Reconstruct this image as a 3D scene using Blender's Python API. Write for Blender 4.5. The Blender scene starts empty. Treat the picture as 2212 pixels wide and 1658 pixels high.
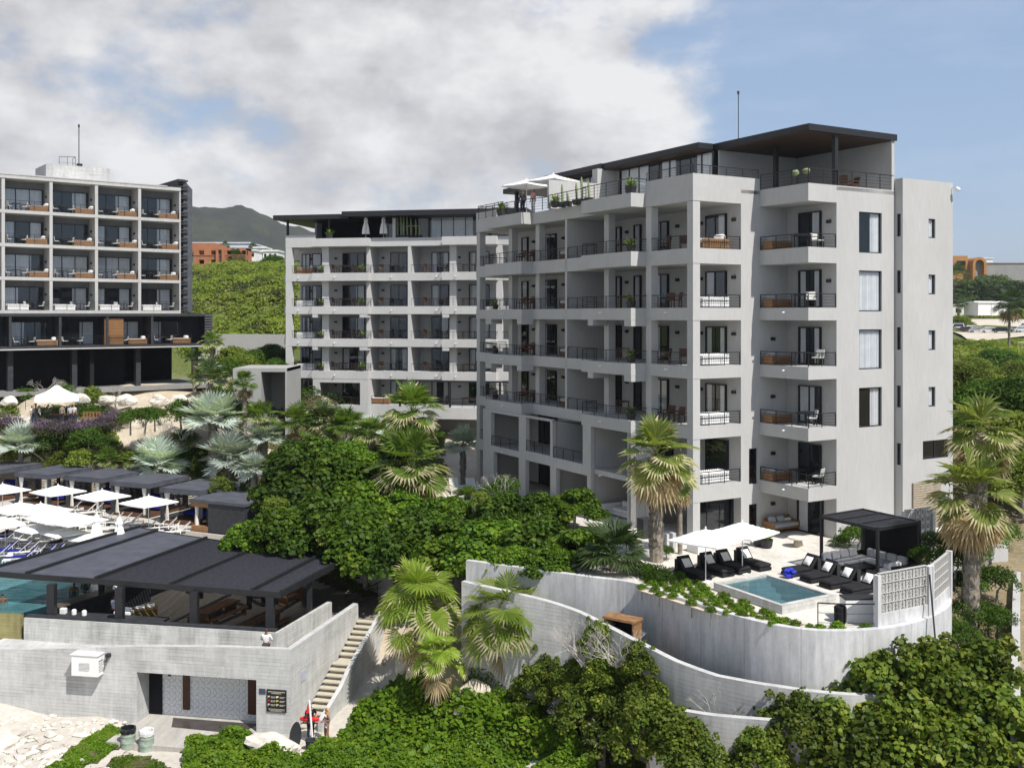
import bpy, math, random
import numpy as np
from mathutils import Vector, Matrix
R = math.radians
SC = bpy.context.scene
COL = SC.collection
F = 2200.0; CX = 1106.0; HY = 680.0; H = 12.4      # lens, principal column, horizon row (2212 px wide), eye height

def P(u, v, Y):
    return Vector(((u-CX)/F*Y, Y, H-(v-HY)/F*Y))
def G(u, v, z):
    return P(u, v, (H-z)*F/(v-HY))

# ------------------------------------------------------------------ mesh builder
class MB:
    def __init__(s):
        s.v = []; s.f = []; s.m = []; s.uv = {}
    def face(s, pts, mi=0, uv=None):
        n = len(s.v); s.v.extend([tuple(p) for p in pts])
        s.f.append(tuple(range(n, n+len(pts)))); s.m.append(mi)
        if uv: s.uv[len(s.f)-1] = uv
    def raw(s, vs, fs, mi=0):
        n = len(s.v); s.v.extend(vs)
        for f in fs: s.f.append(tuple(i+n for i in f)); s.m.append(mi)
    def box(s, x0, x1, y0, y1, z0, z1, mi=0):
        if x0 > x1: x0, x1 = x1, x0
        if y0 > y1: y0, y1 = y1, y0
        if z0 > z1: z0, z1 = z1, z0
        s.raw([(x0,y0,z0),(x1,y0,z0),(x1,y1,z0),(x0,y1,z0),(x0,y0,z1),(x1,y0,z1),(x1,y1,z1),(x0,y1,z1)],
              [(0,3,2,1),(4,5,6,7),(0,1,5,4),(1,2,6,5),(2,3,7,6),(3,0,4,7)], mi)
    def obox(s, c, sx, sy, sz, rz=0, rx=0, ry=0, mi=0):
        M_ = Matrix.Translation(c) @ Matrix.Rotation(rz,4,'Z') @ Matrix.Rotation(ry,4,'Y') @ Matrix.Rotation(rx,4,'X')
        vs = [tuple(M_ @ Vector((a*sx/2, b*sy/2, d*sz/2))) for d in (-1,1) for a,b in ((-1,-1),(1,-1),(1,1),(-1,1))]
        s.raw(vs, [(0,3,2,1),(4,5,6,7),(0,1,5,4),(1,2,6,5),(2,3,7,6),(3,0,4,7)], mi)
    def rbox(s, c, sx, sy, sz, r=.05, rz=0, rx=0, mi=0):
        # soft-edged box (cushions, boulders of foam): chamfered
        M_ = Matrix.Translation(c) @ Matrix.Rotation(rz,4,'Z') @ Matrix.Rotation(rx,4,'X')
        rings = []
        for zz, k in ((-sz/2, r), (-sz/2+r, 0), (sz/2-r, 0), (sz/2, r)):
            a, b = sx/2-k, sy/2-k
            q = r*.6
            ring = [(-a+q,-b),(a-q,-b),(a,-b+q),(a,b-q),(a-q,b),(-a+q,b),(-a,b-q),(-a,-b+q)]
            rings.append([tuple(M_ @ Vector((x,y,zz))) for x,y in ring])
        vs = [p for rg in rings for p in rg]; fs = []
        for k in range(3):
            for i in range(8):
                j = (i+1) % 8
                fs.append((k*8+i, k*8+j, k*8+8+j, k*8+8+i))
        fs.append(tuple(range(7,-1,-1))); fs.append(tuple(range(24,32)))
        s.raw(vs, fs, mi)
    def prism(s, poly, z0, z1, mi=0, top=None):
        n = len(poly)
        a = sum(poly[i][0]*poly[(i+1)%n][1]-poly[(i+1)%n][0]*poly[i][1] for i in range(n))
        if a < 0: poly = poly[::-1]
        za = (lambda i: z0[i] if isinstance(z0, (list,tuple)) else z0); zb = (lambda i: z1[i] if isinstance(z1,(list,tuple)) else z1)
        vs = [(p[0],p[1],za(i)) for i,p in enumerate(poly)] + [(p[0],p[1],zb(i)) for i,p in enumerate(poly)]
        fs = [tuple(range(n-1,-1,-1)), tuple(range(n,2*n))]
        for i in range(n):
            j = (i+1)%n; fs.append((i,j,n+j,n+i))
        s.raw(vs, fs, mi)
        if top is not None: s.m[len(s.m)-n-1] = top
    def tube(s, pts, r, n=6, mi=0, cap=True):
        pts = [Vector(p) for p in pts]; rings = []
        for i,p in enumerate(pts):
            d = (pts[min(i+1,len(pts)-1)]-pts[max(i-1,0)]); d.normalize()
            up = Vector((0,0,1)) if abs(d.z) < .9 else Vector((1,0,0))
            a = d.cross(up).normalized(); b = d.cross(a)
            rr = r[i] if isinstance(r,(list,tuple)) else r
            rings.append([tuple(p+a*math.cos(2*math.pi*k/n)*rr+b*math.sin(2*math.pi*k/n)*rr) for k in range(n)])
        vs = [q for rg in rings for q in rg]; fs = []
        for k in range(len(pts)-1):
            for i in range(n):
                j=(i+1)%n; fs.append((k*n+i,k*n+j,k*n+n+j,k*n+n+i))
        if cap:
            fs.append(tuple(range(n-1,-1,-1))); fs.append(tuple(range((len(pts)-1)*n,len(pts)*n)))
        s.raw(vs, fs, mi)
    def lathe(s, prof, n=16, c=(0,0,0), mi=0):
        vs=[]; fs=[]
        for r,z in prof:
            for k in range(n):
                a=2*math.pi*k/n; vs.append((c[0]+r*math.cos(a),c[1]+r*math.sin(a),c[2]+z))
        for k in range(len(prof)-1):
            for i in range(n):
                j=(i+1)%n; fs.append((k*n+i,k*n+j,k*n+n+j,k*n+n+i))
        fs.append(tuple(range((len(prof)-1)*n,len(prof)*n))); fs.append(tuple(range(n-1,-1,-1)))
        s.raw(vs,fs,mi)
    def bar(s, a, b, w, h=None, mi=0):
        a=Vector(a); b=Vector(b); d=b-a; L=d.length; d.normalize()
        h = h or w
        up = Vector((0,0,1)) if abs(d.z)<.95 else Vector((0,1,0))
        x = d.cross(up).normalized()*w/2; y = x.cross(d).normalized()*h/2
        vs=[tuple(p) for p in (a-x-y,a+x-y,a+x+y,a-x+y,b-x-y,b+x-y,b+x+y,b-x+y)]
        s.raw(vs,[(0,1,2,3),(7,6,5,4),(0,4,5,1),(1,5,6,2),(2,6,7,3),(3,7,4,0)],mi)
    def wallp(s, o, e, z0, z1, holes=(), d=.2, mi=0, back=False):
        # one-sided wall from o to e (plan points); outside is on the right hand going o->e; holes (a0,a1,z0,z1), reveals d deep
        o=Vector((o[0],o[1],0)); e=Vector((e[0],e[1],0)); L=(e-o).length; t=(e-o)/L
        inn=Vector((-t.y,t.x,0))
        xs=sorted(set([0,L]+[max(0,min(L,h[i])) for h in holes for i in (0,1)]))
        zs=sorted(set([z0,z1]+[max(z0,min(z1,h[i])) for h in holes for i in (2,3)]))
        def solid(xa,xb,za,zb):
            xm=(xa+xb)/2; zm=(za+zb)/2
            return not any(h[0]<xm<h[1] and h[2]<zm<h[3] for h in holes)
        pt=lambda x,z,k=0: o+t*x+inn*k+Vector((0,0,z))
        for i in range(len(xs)-1):
            for j in range(len(zs)-1):
                a,b,c,g=xs[i],xs[i+1],zs[j],zs[j+1]
                if b-a<1e-5 or g-c<1e-5: continue
                if solid(a,b,c,g):
                    s.face([pt(a,c),pt(b,c),pt(b,g),pt(a,g)],mi)
                    if back: s.face([pt(b,c,d),pt(a,c,d),pt(a,g,d),pt(b,g,d)],mi)
        for h in holes:
            a,b,c,g=max(0,h[0]),min(L,h[1]),max(z0,h[2]),min(z1,h[3])
            s.face([pt(a,c),pt(a,g),pt(a,g,d),pt(a,c,d)],mi); s.face([pt(b,c,d),pt(b,g,d),pt(b,g),pt(b,c)],mi)
            s.face([pt(a,g),pt(b,g),pt(b,g,d),pt(a,g,d)],mi); s.face([pt(a,c,d),pt(b,c,d),pt(b,c),pt(a,c)],mi)
        if back:
            s.face([pt(0,z1),pt(L,z1),pt(L,z1,d),pt(0,z1,d)],mi)
            s.face([pt(0,z0),pt(0,z1),pt(0,z1,d),pt(0,z0,d)],mi); s.face([pt(L,z0,d),pt(L,z1,d),pt(L,z1),pt(L,z0)],mi)
    def strip(s, pts, z0, z1, th, mi=0, mtop=None):
        # a wall of thickness th along a plan polyline; z0,z1 scalar or lists; length-wise uv
        n=len(pts); pts=[Vector((p[0],p[1])) for p in pts]
        z0=z0 if isinstance(z0,(list,tuple)) else [z0]*n; z1=z1 if isinstance(z1,(list,tuple)) else [z1]*n
        L=[0]
        for i in range(1,n): L.append(L[-1]+(pts[i]-pts[i-1]).length)
        off=[]
        for i in range(n):
            d=(pts[min(i+1,n-1)]-pts[max(i-1,0)]).normalized(); off.append(Vector((-d.y,d.x))*th)
        A=[(p.x,p.y) for p in pts]; B=[((p+q).x,(p+q).y) for p,q in zip(pts,off)]
        for i in range(n-1):
            j=i+1; mt=mi if mtop is None else mtop
            s.face([(*A[i],z0[i]),(*A[j],z0[j]),(*A[j],z1[j]),(*A[i],z1[i])],mi,[(L[i],z0[i]),(L[j],z0[j]),(L[j],z1[j]),(L[i],z1[i])])
            s.face([(*B[j],z0[j]),(*B[i],z0[i]),(*B[i],z1[i]),(*B[j],z1[j])],mi,[(L[j],z0[j]),(L[i],z0[i]),(L[i],z1[i]),(L[j],z1[j])])
            s.face([(*A[i],z1[i]),(*A[j],z1[j]),(*B[j],z1[j]),(*B[i],z1[i])],mt,[(L[i],0),(L[j],0),(L[j],th),(L[i],th)])
        for i,fl in ((0,1),(n-1,0)):
            q=[(*A[i],z0[i]),(*A[i],z1[i]),(*B[i],z1[i]),(*B[i],z0[i])]
            s.face(q if fl else q[::-1],mi)
    def leafs(s): pass

def mesh_of(name, mb, mats, smooth=False):
    me = bpy.data.meshes.new(name)
    me.from_pydata(mb.v, [], mb.f)
    mats = mats if isinstance(mats,(list,tuple)) else [mats]
    for m in mats: me.materials.append(m)
    if len(mats) > 1: me.polygons.foreach_set('material_index', mb.m)
    if smooth: me.polygons.foreach_set('use_smooth', [True]*len(mb.f))
    if getattr(mb,'wantuv',True):
        uv = me.uv_layers.new(name='UVMap').data
        buf = [0.0]*(2*len(me.loops))
        for p in me.polygons:
            cu = mb.uv.get(p.index)
            n = p.normal
            if cu is None:
                if abs(n.z) > .7: ax=(Vector((1,0,0)),Vector((0,1,0)))
                else:
                    t=Vector((-n.y,n.x,0)).normalized(); ax=(t,Vector((0,0,1)))
            for k,li in enumerate(p.loop_indices):
                if cu: buf[2*li],buf[2*li+1]=cu[k]
                else:
                    co=me.vertices[me.loops[li].vertex_index].co
                    buf[2*li]=co.dot(ax[0]); buf[2*li+1]=co.dot(ax[1])
        uv.foreach_set('uv',buf)
    me.update()
    return me

def obj(name, mb, mats, parent=None, smooth=False, loc=None, rz=0, label=None):
    me = mb if isinstance(mb, bpy.types.Mesh) else mesh_of(name, mb, mats, smooth)
    o = bpy.data.objects.new(name, me); COL.objects.link(o)
    if parent: o.parent = parent
    if loc is not None: o.location = loc
    if rz: o.rotation_euler[2] = rz
    if label: o['label'] = label
    return o
def tag(o, label, cat, group=None, kind=None):
    o['label']=label; o['category']=cat
    if group: o['group']=group
    if kind: o['kind']=kind
    return o
def thing(name, label, cat, loc=(0,0,0), rz=0, group=None, sc=1):
    o=bpy.data.objects.new(name,None); COL.objects.link(o); o.empty_display_size=.3
    o.location=loc; o.rotation_euler=(0,0,rz); o.scale=(sc,sc,sc)
    return tag(o,label,cat,group)
def struct(name, mb, mats, smooth=False):
    o=obj(name,mb,mats,None,smooth); o['kind']='structure'; return o
def dup(root, loc, rz, label, group=None, sc=None):
    r=root.copy(); COL.objects.link(r); r.location=loc; r.rotation_euler=(0,0,rz); r['label']=label
    if group: r['group']=group
    if sc: r.scale=(sc,sc,sc) if not isinstance(sc,tuple) else sc
    for ch in root.children:
        c=ch.copy(); COL.objects.link(c); c.parent=r
        for g in ch.children:
            d=g.copy(); COL.objects.link(d); d.parent=c
    return r
class Proto:
    """builds a thing the first time, copies it afterwards"""
    def __init__(s, fn): s.fn=fn; s.o=None
    def __call__(s, label, loc, rz=0, group=None, sc=None):
        if s.o is None:
            s.o=s.fn(); o=s.o; o.location=loc; o.rotation_euler=(0,0,rz); o['label']=label
            if group: o['group']=group
            if sc: o.scale=(sc,sc,sc) if not isinstance(sc,tuple) else sc
            s.base=None
            return o
        return dup(s.o, loc, rz, label, group, sc if sc else (1,1,1))

# ------------------------------------------------------------------ materials
def _nt(name):
    m=bpy.data.materials.new(name); m.use_nodes=True; nt=m.node_tree; nt.nodes.clear()
    out=nt.nodes.new('ShaderNodeOutputMaterial'); return m,nt,out
def N(nt,t,**kw):
    n=nt.nodes.new(t)
    for k,v in kw.items():
        if k.startswith('i_'):
            n.inputs[int(k[2:]) if k[2:].isdigit() else k[2:].replace('_',' ')].default_value=v
        else: setattr(n,k,v)
    return n
def mathn(nt,op,a,b=None,c=None,clamp=False):
    n=nt.nodes.new('ShaderNodeMath'); n.operation=op; n.use_clamp=clamp
    for i,x in enumerate((a,b,c)):
        if x is None: continue
        if isinstance(x,(int,float)): n.inputs[i].default_value=x
        else: nt.links.new(x,n.inputs[i])
    return n.outputs[0]
def mixc(nt,fac,a,b,mode='MIX'):
    n=nt.nodes.new('ShaderNodeMix'); n.data_type='RGBA'; n.blend_type=mode
    for i,x in ((0,fac),(6,a),(7,b)):
        if isinstance(x,(int,float)): n.inputs[i].default_value=x
        elif isinstance(x,tuple): n.inputs[i].default_value=(*x[:3],1)
        else: nt.links.new(x,n.inputs[i])
    return n.outputs[2]
def noise(nt,vec,scale,detail=4,rough=.55,stretch=None):
    n=N(nt,'ShaderNodeTexNoise'); n.inputs['Scale'].default_value=scale; n.inputs['Detail'].default_value=detail; n.inputs['Roughness'].default_value=rough
    if stretch:
        mp=N(nt,'ShaderNodeMapping'); mp.inputs['Scale'].default_value=stretch; nt.links.new(vec,mp.inputs[0]); vec=mp.outputs[0]
    nt.links.new(vec,n.inputs['Vector']); return n.outputs['Fac']
def rng(nt,x,a,b,c,d):
    n=N(nt,'ShaderNodeMapRange'); nt.links.new(x,n.inputs[0])
    for i,v in enumerate((a,b,c,d)): n.inputs[i+1].default_value=v
    return n.outputs[0]
def principled(nt,out,col,rough=.6,metal=0,spec=.5,bump=None,bs=.3,bd=.02):
    p=N(nt,'ShaderNodeBsdfPrincipled')
    if isinstance(col,tuple): p.inputs['Base Color'].default_value=(*col[:3],1)
    else: nt.links.new(col,p.inputs['Base Color'])
    p.inputs['Roughness'].default_value=rough; p.inputs['Metallic'].default_value=metal; p.inputs['Specular IOR Level'].default_value=spec
    if bump is not None:
        b=N(nt,'ShaderNodeBump'); b.inputs['Strength'].default_value=bs; b.inputs['Distance'].default_value=bd
        nt.links.new(bump,b.inputs['Height']); nt.links.new(b.outputs[0],p.inputs['Normal'])
    nt.links.new(p.outputs[0],out.inputs[0]); return p
def MAT(name,col,rough=.6,var=.12,sc=3,metal=0,spec=.4,bump=0,island=0,obj_var=0):
    m,nt,out=_nt(name); tc=N(nt,'ShaderNodeTexCoord')
    f=noise(nt,tc.outputs['Object'],sc,5)
    k=rng(nt,f,.3,.7,1-var,1+var)
    if island:
        g=N(nt,'ShaderNodeNewGeometry'); k=mathn(nt,'MULTIPLY',k,rng(nt,g.outputs['Random Per Island'],0,1,1-island,1+island))
    if obj_var:
        g=N(nt,'ShaderNodeObjectInfo'); k=mathn(nt,'MULTIPLY',k,rng(nt,g.outputs['Random'],0,1,1-obj_var,1+obj_var))
    c=N(nt,'ShaderNodeVectorMath',operation='SCALE'); c.inputs[0].default_value=col[:3]; nt.links.new(k,c.inputs['Scale'])
    bm=noise(nt,tc.outputs['Object'],sc*8,3) if bump else None
    principled(nt,out,c.outputs[0],rough,metal,spec,bm,bump); return m
def LEAF(name,cols,rough=.45,trans=.35,spec=.35,cl=.35):
    # cols: list of leaf colours spread at random over the single leaves
    m,nt,out=_nt(name); g=N(nt,'ShaderNodeNewGeometry'); tc=N(nt,'ShaderNodeTexCoord')
    cr=N(nt,'ShaderNodeValToRGB'); cr.color_ramp.interpolation='LINEAR'
    el=cr.color_ramp.elements
    while len(el)<len(cols): el.new(.5)
    for i,c in enumerate(cols):
        el[i].position=i/(len(cols)-1); el[i].color=(*c,1)
    f=noise(nt,tc.outputs['Object'],cl,2)
    x=mathn(nt,'ADD',mathn(nt,'MULTIPLY',g.outputs['Random Per Island'],.65),rng(nt,f,.3,.7,-.05,.4),clamp=True)
    nt.links.new(x,cr.inputs[0])
    oi=N(nt,'ShaderNodeObjectInfo')
    c=N(nt,'ShaderNodeVectorMath',operation='SCALE'); nt.links.new(cr.outputs[0],c.inputs[0]); nt.links.new(rng(nt,oi.outputs['Random'],0,1,.68,1.34),c.inputs['Scale'])
    p=N(nt,'ShaderNodeBsdfPrincipled'); nt.links.new(c.outputs[0],p.inputs['Base Color']); p.inputs['Roughness'].default_value=rough; p.inputs['Specular IOR Level'].default_value=spec
    t=N(nt,'ShaderNodeBsdfTranslucent'); c2=N(nt,'ShaderNodeVectorMath',operation='MULTIPLY'); nt.links.new(c.outputs[0],c2.inputs[0]); c2.inputs[1].default_value=(1.5,1.5,.6); nt.links.new(c2.outputs[0],t.inputs[0])
    mx=N(nt,'ShaderNodeMixShader'); mx.inputs[0].default_value=trans
    nt.links.new(p.outputs[0],mx.inputs[1]); nt.links.new(t.outputs[0],mx.inputs[2]); nt.links.new(mx.outputs[0],out.inputs[0]); return m

def concrete(name,base,boards=True,stain=.25,bw=2.9,bh=.17,joint=None):
    m,nt,out=_nt(name); tc=N(nt,'ShaderNodeTexCoord'); uv=tc.outputs['UV']
    st=noise(nt,uv,.5,6,.65,(1.6,.5,1)); fine=noise(nt,uv,5,6,.7); st2=noise(nt,uv,1.2,6,.7,(3,.35,1))
    k=mathn(nt,'MULTIPLY',rng(nt,st,.25,.75,1-stain,1+stain*.5),rng(nt,fine,.2,.8,.9,1.08))
    k=mathn(nt,'MULTIPLY',k,rng(nt,st2,.3,.6,1-stain*.6,1.04))
    bump=fine
    if boards:
        br=N(nt,'ShaderNodeTexBrick'); br.offset=.37; br.inputs['Scale'].default_value=1; br.inputs['Mortar Size'].default_value=.008; br.inputs['Mortar Smooth'].default_value=.2
        br.inputs['Brick Width'].default_value=bw; br.inputs['Row Height'].default_value=bh
        br.inputs['Color1'].default_value=(1,1,1,1); br.inputs['Color2'].default_value=(.80,.80,.80,1); br.inputs['Mortar'].default_value=(.42,.42,.42,1); br.inputs['Bias'].default_value=-.2
        wob=N(nt,'ShaderNodeVectorMath',operation='ADD'); nt.links.new(uv,wob.inputs[0]); wob.inputs[1].default_value=(.3,0,0)
        nt.links.new(wob.outputs[0],br.inputs['Vector'])
        sep=N(nt,'ShaderNodeSeparateColor'); nt.links.new(br.outputs['Color'],sep.inputs[0])
        fade=rng(nt,noise(nt,uv,.9,4,.6,(.6,1.6,1)),.38,.62,.08,1)
        bk=mathn(nt,'ADD',mathn(nt,'MULTIPLY',mathn(nt,'SUBTRACT',sep.outputs[0],1),fade),1)
        k=mathn(nt,'MULTIPLY',k,bk); bump=bk
    if joint:
        sx=N(nt,'ShaderNodeSeparateXYZ'); nt.links.new(uv,sx.inputs[0])
        fr=mathn(nt,'FRACT',mathn(nt,'DIVIDE',sx.outputs[0],joint))
        jl=mathn(nt,'LESS_THAN',mathn(nt,'ABSOLUTE',mathn(nt,'SUBTRACT',fr,.5)),.035/joint)
        k=mathn(nt,'MULTIPLY',k,mathn(nt,'SUBTRACT',1,mathn(nt,'MULTIPLY',jl,rng(nt,st,.3,.7,.05,.3))))
    c=N(nt,'ShaderNodeVectorMath',operation='SCALE'); c.inputs[0].default_value=base; nt.links.new(k,c.inputs['Scale'])
    principled(nt,out,c.outputs[0],.85,0,.25,bump,.35,.01); return m

def stucco(name,base):
    m,nt,out=_nt(name); tc=N(nt,'ShaderNodeTexCoord'); uv=tc.outputs['UV']
    a=noise(nt,uv,.35,5,.6,(1,.6,1)); b=noise(nt,uv,2.5,5,.65,(2.2,.35,1)); g=noise(nt,uv,60,2)
    k=mathn(nt,'MULTIPLY',rng(nt,a,.3,.7,.93,1.04),rng(nt,b,.3,.7,.93,1.03))
    k=mathn(nt,'MULTIPLY',k,rng(nt,g,.3,.7,.965,1.03))
    c=N(nt,'ShaderNodeVectorMath',operation='SCALE'); c.inputs[0].default_value=base; nt.links.new(k,c.inputs['Scale'])
    principled(nt,out,c.outputs[0],.9,0,.2,g,.15,.01); return m

def glassm(name,tint=(.86,.88,.90),refl=.08):
    m,nt,out=_nt(name); t=N(nt,'ShaderNodeBsdfTransparent'); t.inputs[0].default_value=(*tint,1)
    tc=N(nt,'ShaderNodeTexCoord')
    gl=N(nt,'ShaderNodeBsdfGlossy'); gl.inputs['Roughness'].default_value=.01; gl.inputs[0].default_value=(.8,.88,.95,1)
    b=N(nt,'ShaderNodeBump'); b.inputs['Strength'].default_value=.02; b.inputs['Distance'].default_value=.05
    nt.links.new(noise(nt,tc.outputs['Object'],.7,1),b.inputs['Height']); nt.links.new(b.outputs[0],gl.inputs['Normal'])
    lw=N(nt,'ShaderNodeLayerWeight'); lw.inputs[0].default_value=.5
    f=mathn(nt,'ADD',mathn(nt,'MULTIPLY',mathn(nt,'POWER',lw.outputs['Facing'],4.0),.75),refl,clamp=True)
    mx=N(nt,'ShaderNodeMixShader'); nt.links.new(f,mx.inputs[0]); nt.links.new(t.outputs[0],mx.inputs[1]); nt.links.new(gl.outputs[0],mx.inputs[2])
    nt.links.new(mx.outputs[0],out.inputs[0]); return m
def waterm(name,col,bumps=.25,scale=2.0):
    m,nt,out=_nt(name); tc=N(nt,'ShaderNodeTexCoord')
    n1=noise(nt,tc.outputs['Object'],scale,3,.5,(1,1.6,1))
    p=N(nt,'ShaderNodeBsdfPrincipled'); p.inputs['Roughness'].default_value=.03; p.inputs['IOR'].default_value=1.33
    b=N(nt,'ShaderNodeBump'); b.inputs['Strength'].default_value=bumps; b.inputs['Distance'].default_value=.1
    nt.links.new(n1,b.inputs['Height']); nt.links.new(b.outputs[0],p.inputs['Normal'])
    nt.links.new(mixc(nt,rng(nt,n1,.3,.7,0,1),tuple(c*.8 for c in col),tuple(min(1,c*1.25) for c in col)),p.inputs['Base Color'])
    t=N(nt,'ShaderNodeBsdfTransparent'); t.inputs[0].default_value=(.62,.86,.9,1)
    mx=N(nt,'ShaderNodeMixShader'); mx.inputs[0].default_value=.55; nt.links.new(t.outputs[0],mx.inputs[1]); nt.links.new(p.outputs[0],mx.inputs[2])
    nt.links.new(mx.outputs[0],out.inputs[0]); return m
def wood(name,col,rough=.55):
    m,nt,out=_nt(name); tc=N(nt,'ShaderNodeTexCoord')
    g=noise(nt,tc.outputs['Object'],2.5,6,.6,(1.5,1.5,9)); g2=noise(nt,tc.outputs['Object'],9,3)
    k=mathn(nt,'MULTIPLY',rng(nt,g,.3,.7,.65,1.25),rng(nt,g2,.3,.7,.85,1.1))
    c=N(nt,'ShaderNodeVectorMath',operation='SCALE'); c.inputs[0].default_value=col; nt.links.new(k,c.inputs['Scale'])
    principled(nt,out,c.outputs[0],rough,0,.3,g,.1); return m

m_stucco=stucco('pale_stucco',(.46,.46,.452)); m_stucco_b=stucco('grey_stucco',(.52,.52,.515))
m_board=concrete('board_concrete',(.55,.55,.54),True,.24); m_board2=concrete('board_concrete_weathered',(.58,.58,.555),True,.4)
m_smooth=concrete('smooth_concrete',(.62,.62,.625),False,.36,joint=2.4); m_moss=concrete('mossy_overflow_wall',(.34,.31,.14),True,.4)
m_paving=concrete('paving',(.68,.645,.585),True,.2,1.2,.6); m_deck=concrete('deck_paving',(.50,.47,.42),False,.12)
m_black=MAT('black_metal',(.016,.017,.02),.5,.2,4); m_char=MAT('charcoal_board',(.03,.032,.037),.65,.3,3,bump=.2)
m_roof=MAT('dark_roof_membrane',(.080,.085,.105),.6,.2,1.2,spec=.25,bump=.15); m_roofslat=MAT('blackened_slats',(.036,.037,.046),.7,.4,6,spec=.3)
m_dark=MAT('dark_interior',(.018,.018,.02),.9,.2,1,spec=.1)  # lack of light in rooms and voids put into colour; also plain dark parts
m_glass=glassm('window_glass'); m_glassb=glassm('sea_window_glass',(.88,.90,.92),.07)
m_curtain=MAT('curtain_cloth',(.72,.72,.72),.9,.06,2,spec=.1); m_canvas=MAT('white_canvas',(.86,.86,.84),.85,.03,2,spec=.15); m_cream=MAT('cream_cloth',(.68,.66,.60),.9,.08,3,spec=.1)
m_teak=wood('teak',(.29,.155,.07)); m_teakd=wood('dark_teak',(.10,.05,.028)); m_wood_w=wood('weathered_wood',(.42,.36,.28))
m_white=MAT('white_paint',(.80,.80,.79),.45,.04,3); m_pillow=MAT('white_cushion',(.80,.79,.77),.9,.05,5,spec=.1); m_greycush=MAT('grey_cushion',(.42,.43,.45),.9,.1,6,spec=.1)
m_blackcush=MAT('black_cushion',(.02,.02,.023),.85,.25,5,spec=.2); m_blue=MAT('royal_blue_towel',(.018,.022,.20),.9,.2,4,spec=.1); m_sling=MAT('pale_sling',(.55,.55,.52),.7,.08,8); m_slingd=MAT('taupe_sling',(.21,.20,.19),.7,.15,8)
m_rock=MAT('pale_rock',(.60,.57,.50),.9,.25,1.5,spec=.2,bump=.6); m_sandrock=MAT('sandstone',(.50,.44,.35),.9,.3,2,spec=.2,bump=.6)
m_bark=MAT('palm_bark',(.25,.22,.18),.9,.45,6,spec=.15,bump=.5); m_barkg=MAT('grey_bark',(.24,.225,.21),.9,.35,5,spec=.15,bump=.5); m_twig=MAT('dry_twig',(.42,.39,.36),.9,.2,8,spec=.1)
m_pot=MAT('dark_pot',(.03,.03,.033),.5,.2,3)

m_asphalt=concrete('dusty_car_park',(.52,.47,.39),False,.15)
# ------------------------------------------------------------------ camera, light, sky
cam=bpy.data.cameras.new('camera'); co=bpy.data.objects.new('camera',cam); COL.objects.link(co)
co.location=(0,0,H); co.rotation_euler=(R(90),0,0); cam.sensor_width=36; cam.lens=36*F/2212; cam.shift_y=-(829-HY)/2212; cam.clip_start=.5; cam.clip_end=20000
SC.camera=co; SC.render.resolution_x=1024; SC.render.resolution_y=767
SAZ,SEL=R(40),R(54)
sv=Vector((math.sin(SAZ)*math.cos(SEL),-math.cos(SAZ)*math.cos(SEL),math.sin(SEL)))
sl=bpy.data.lights.new('sun','SUN'); so=bpy.data.objects.new('sun',sl); COL.objects.link(so)
sl.energy=4.4; sl.angle=R(.55); sl.color=(1,.955,.89); so.rotation_euler=(-sv).to_track_quat('-Z','Y').to_euler()
W=bpy.data.worlds.new('World'); SC.world=W; W.use_nodes=True; nt=W.node_tree; nt.nodes.clear()
out=nt.nodes.new('ShaderNodeOutputWorld'); bg=nt.nodes.new('ShaderNodeBackground'); bg.inputs[1].default_value=.082
sky=nt.nodes.new('ShaderNodeTexSky'); sky.sky_type='NISHITA'; sky.sun_disc=False; sky.sun_elevation=SEL; sky.sun_rotation=R(140); sky.air_density=1.0; sky.dust_density=.8; sky.ozone_density=1.6; sky.altitude=20
tc=nt.nodes.new('ShaderNodeTexCoord'); gen=tc.outputs['Generated']
sx=N(nt,'ShaderNodeSeparateXYZ'); nt.links.new(gen,sx.inputs[0]); X_,Y_,Z_=sx.outputs
base=noise(nt,gen,3.1,12,.55,(1,1,2.3)); big=noise(nt,gen,1.7,3,.5,(1.3,1,2.6)); puff=noise(nt,gen,8.5,12,.58,(1,1,1.5))
# coverage thins out towards the east
b1=mathn(nt,'ADD',X_,mathn(nt,'MULTIPLY',mathn(nt,'SUBTRACT',big,.5),.55))
b1=mathn(nt,'ADD',b1,mathn(nt,'MULTIPLY',Z_,.25))
bias=rng(nt,b1,.21,.43,.12,-.17)
cov=mathn(nt,'ADD',mathn(nt,'ADD',mathn(nt,'MULTIPLY',base,.62),mathn(nt,'MULTIPLY',puff,.38)),bias)
den=N(nt,'ShaderNodeMapRange',interpolation_type='SMOOTHSTEP'); nt.links.new(cov,den.inputs[0])
for i,v in enumerate((.465,.60,0,1)): den.inputs[i+1].default_value=v
dn=mathn(nt,'MULTIPLY',den.outputs[0],rng(nt,Z_,.36,.55,1,.0))
# cloud tone: bright lit tops, grey bellies
off=N(nt,'ShaderNodeVectorMath',operation='ADD'); nt.links.new(gen,off.inputs[0]); off.inputs[1].default_value=(.035,-.02,.035)
base2=noise(nt,off.outputs[0],3.1,8,.55,(1,1,2.3)); puff2=noise(nt,off.outputs[0],8.5,10,.58,(1,1,1.5))
rel=mathn(nt,'ADD',mathn(nt,'MULTIPLY',mathn(nt,'SUBTRACT',base,base2),2.9),mathn(nt,'MULTIPLY',mathn(nt,'SUBTRACT',puff,puff2),2.3))
thick=rng(nt,cov,.56,.80,.10,-.22)
tone=mathn(nt,'ADD',mathn(nt,'ADD',rel,thick),.56,clamp=True)
zt=rng(nt,Z_,.10,.30,.06,-.16)
tone=mathn(nt,'ADD',tone,zt,clamp=True)
ccol=mixc(nt,tone,(4.9,4.9,5.15),(8.5,8.5,8.6))
wisp=rng(nt,noise(nt,gen,4,8,.6,(1,1,4)),.45,.75,0,.5)
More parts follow.
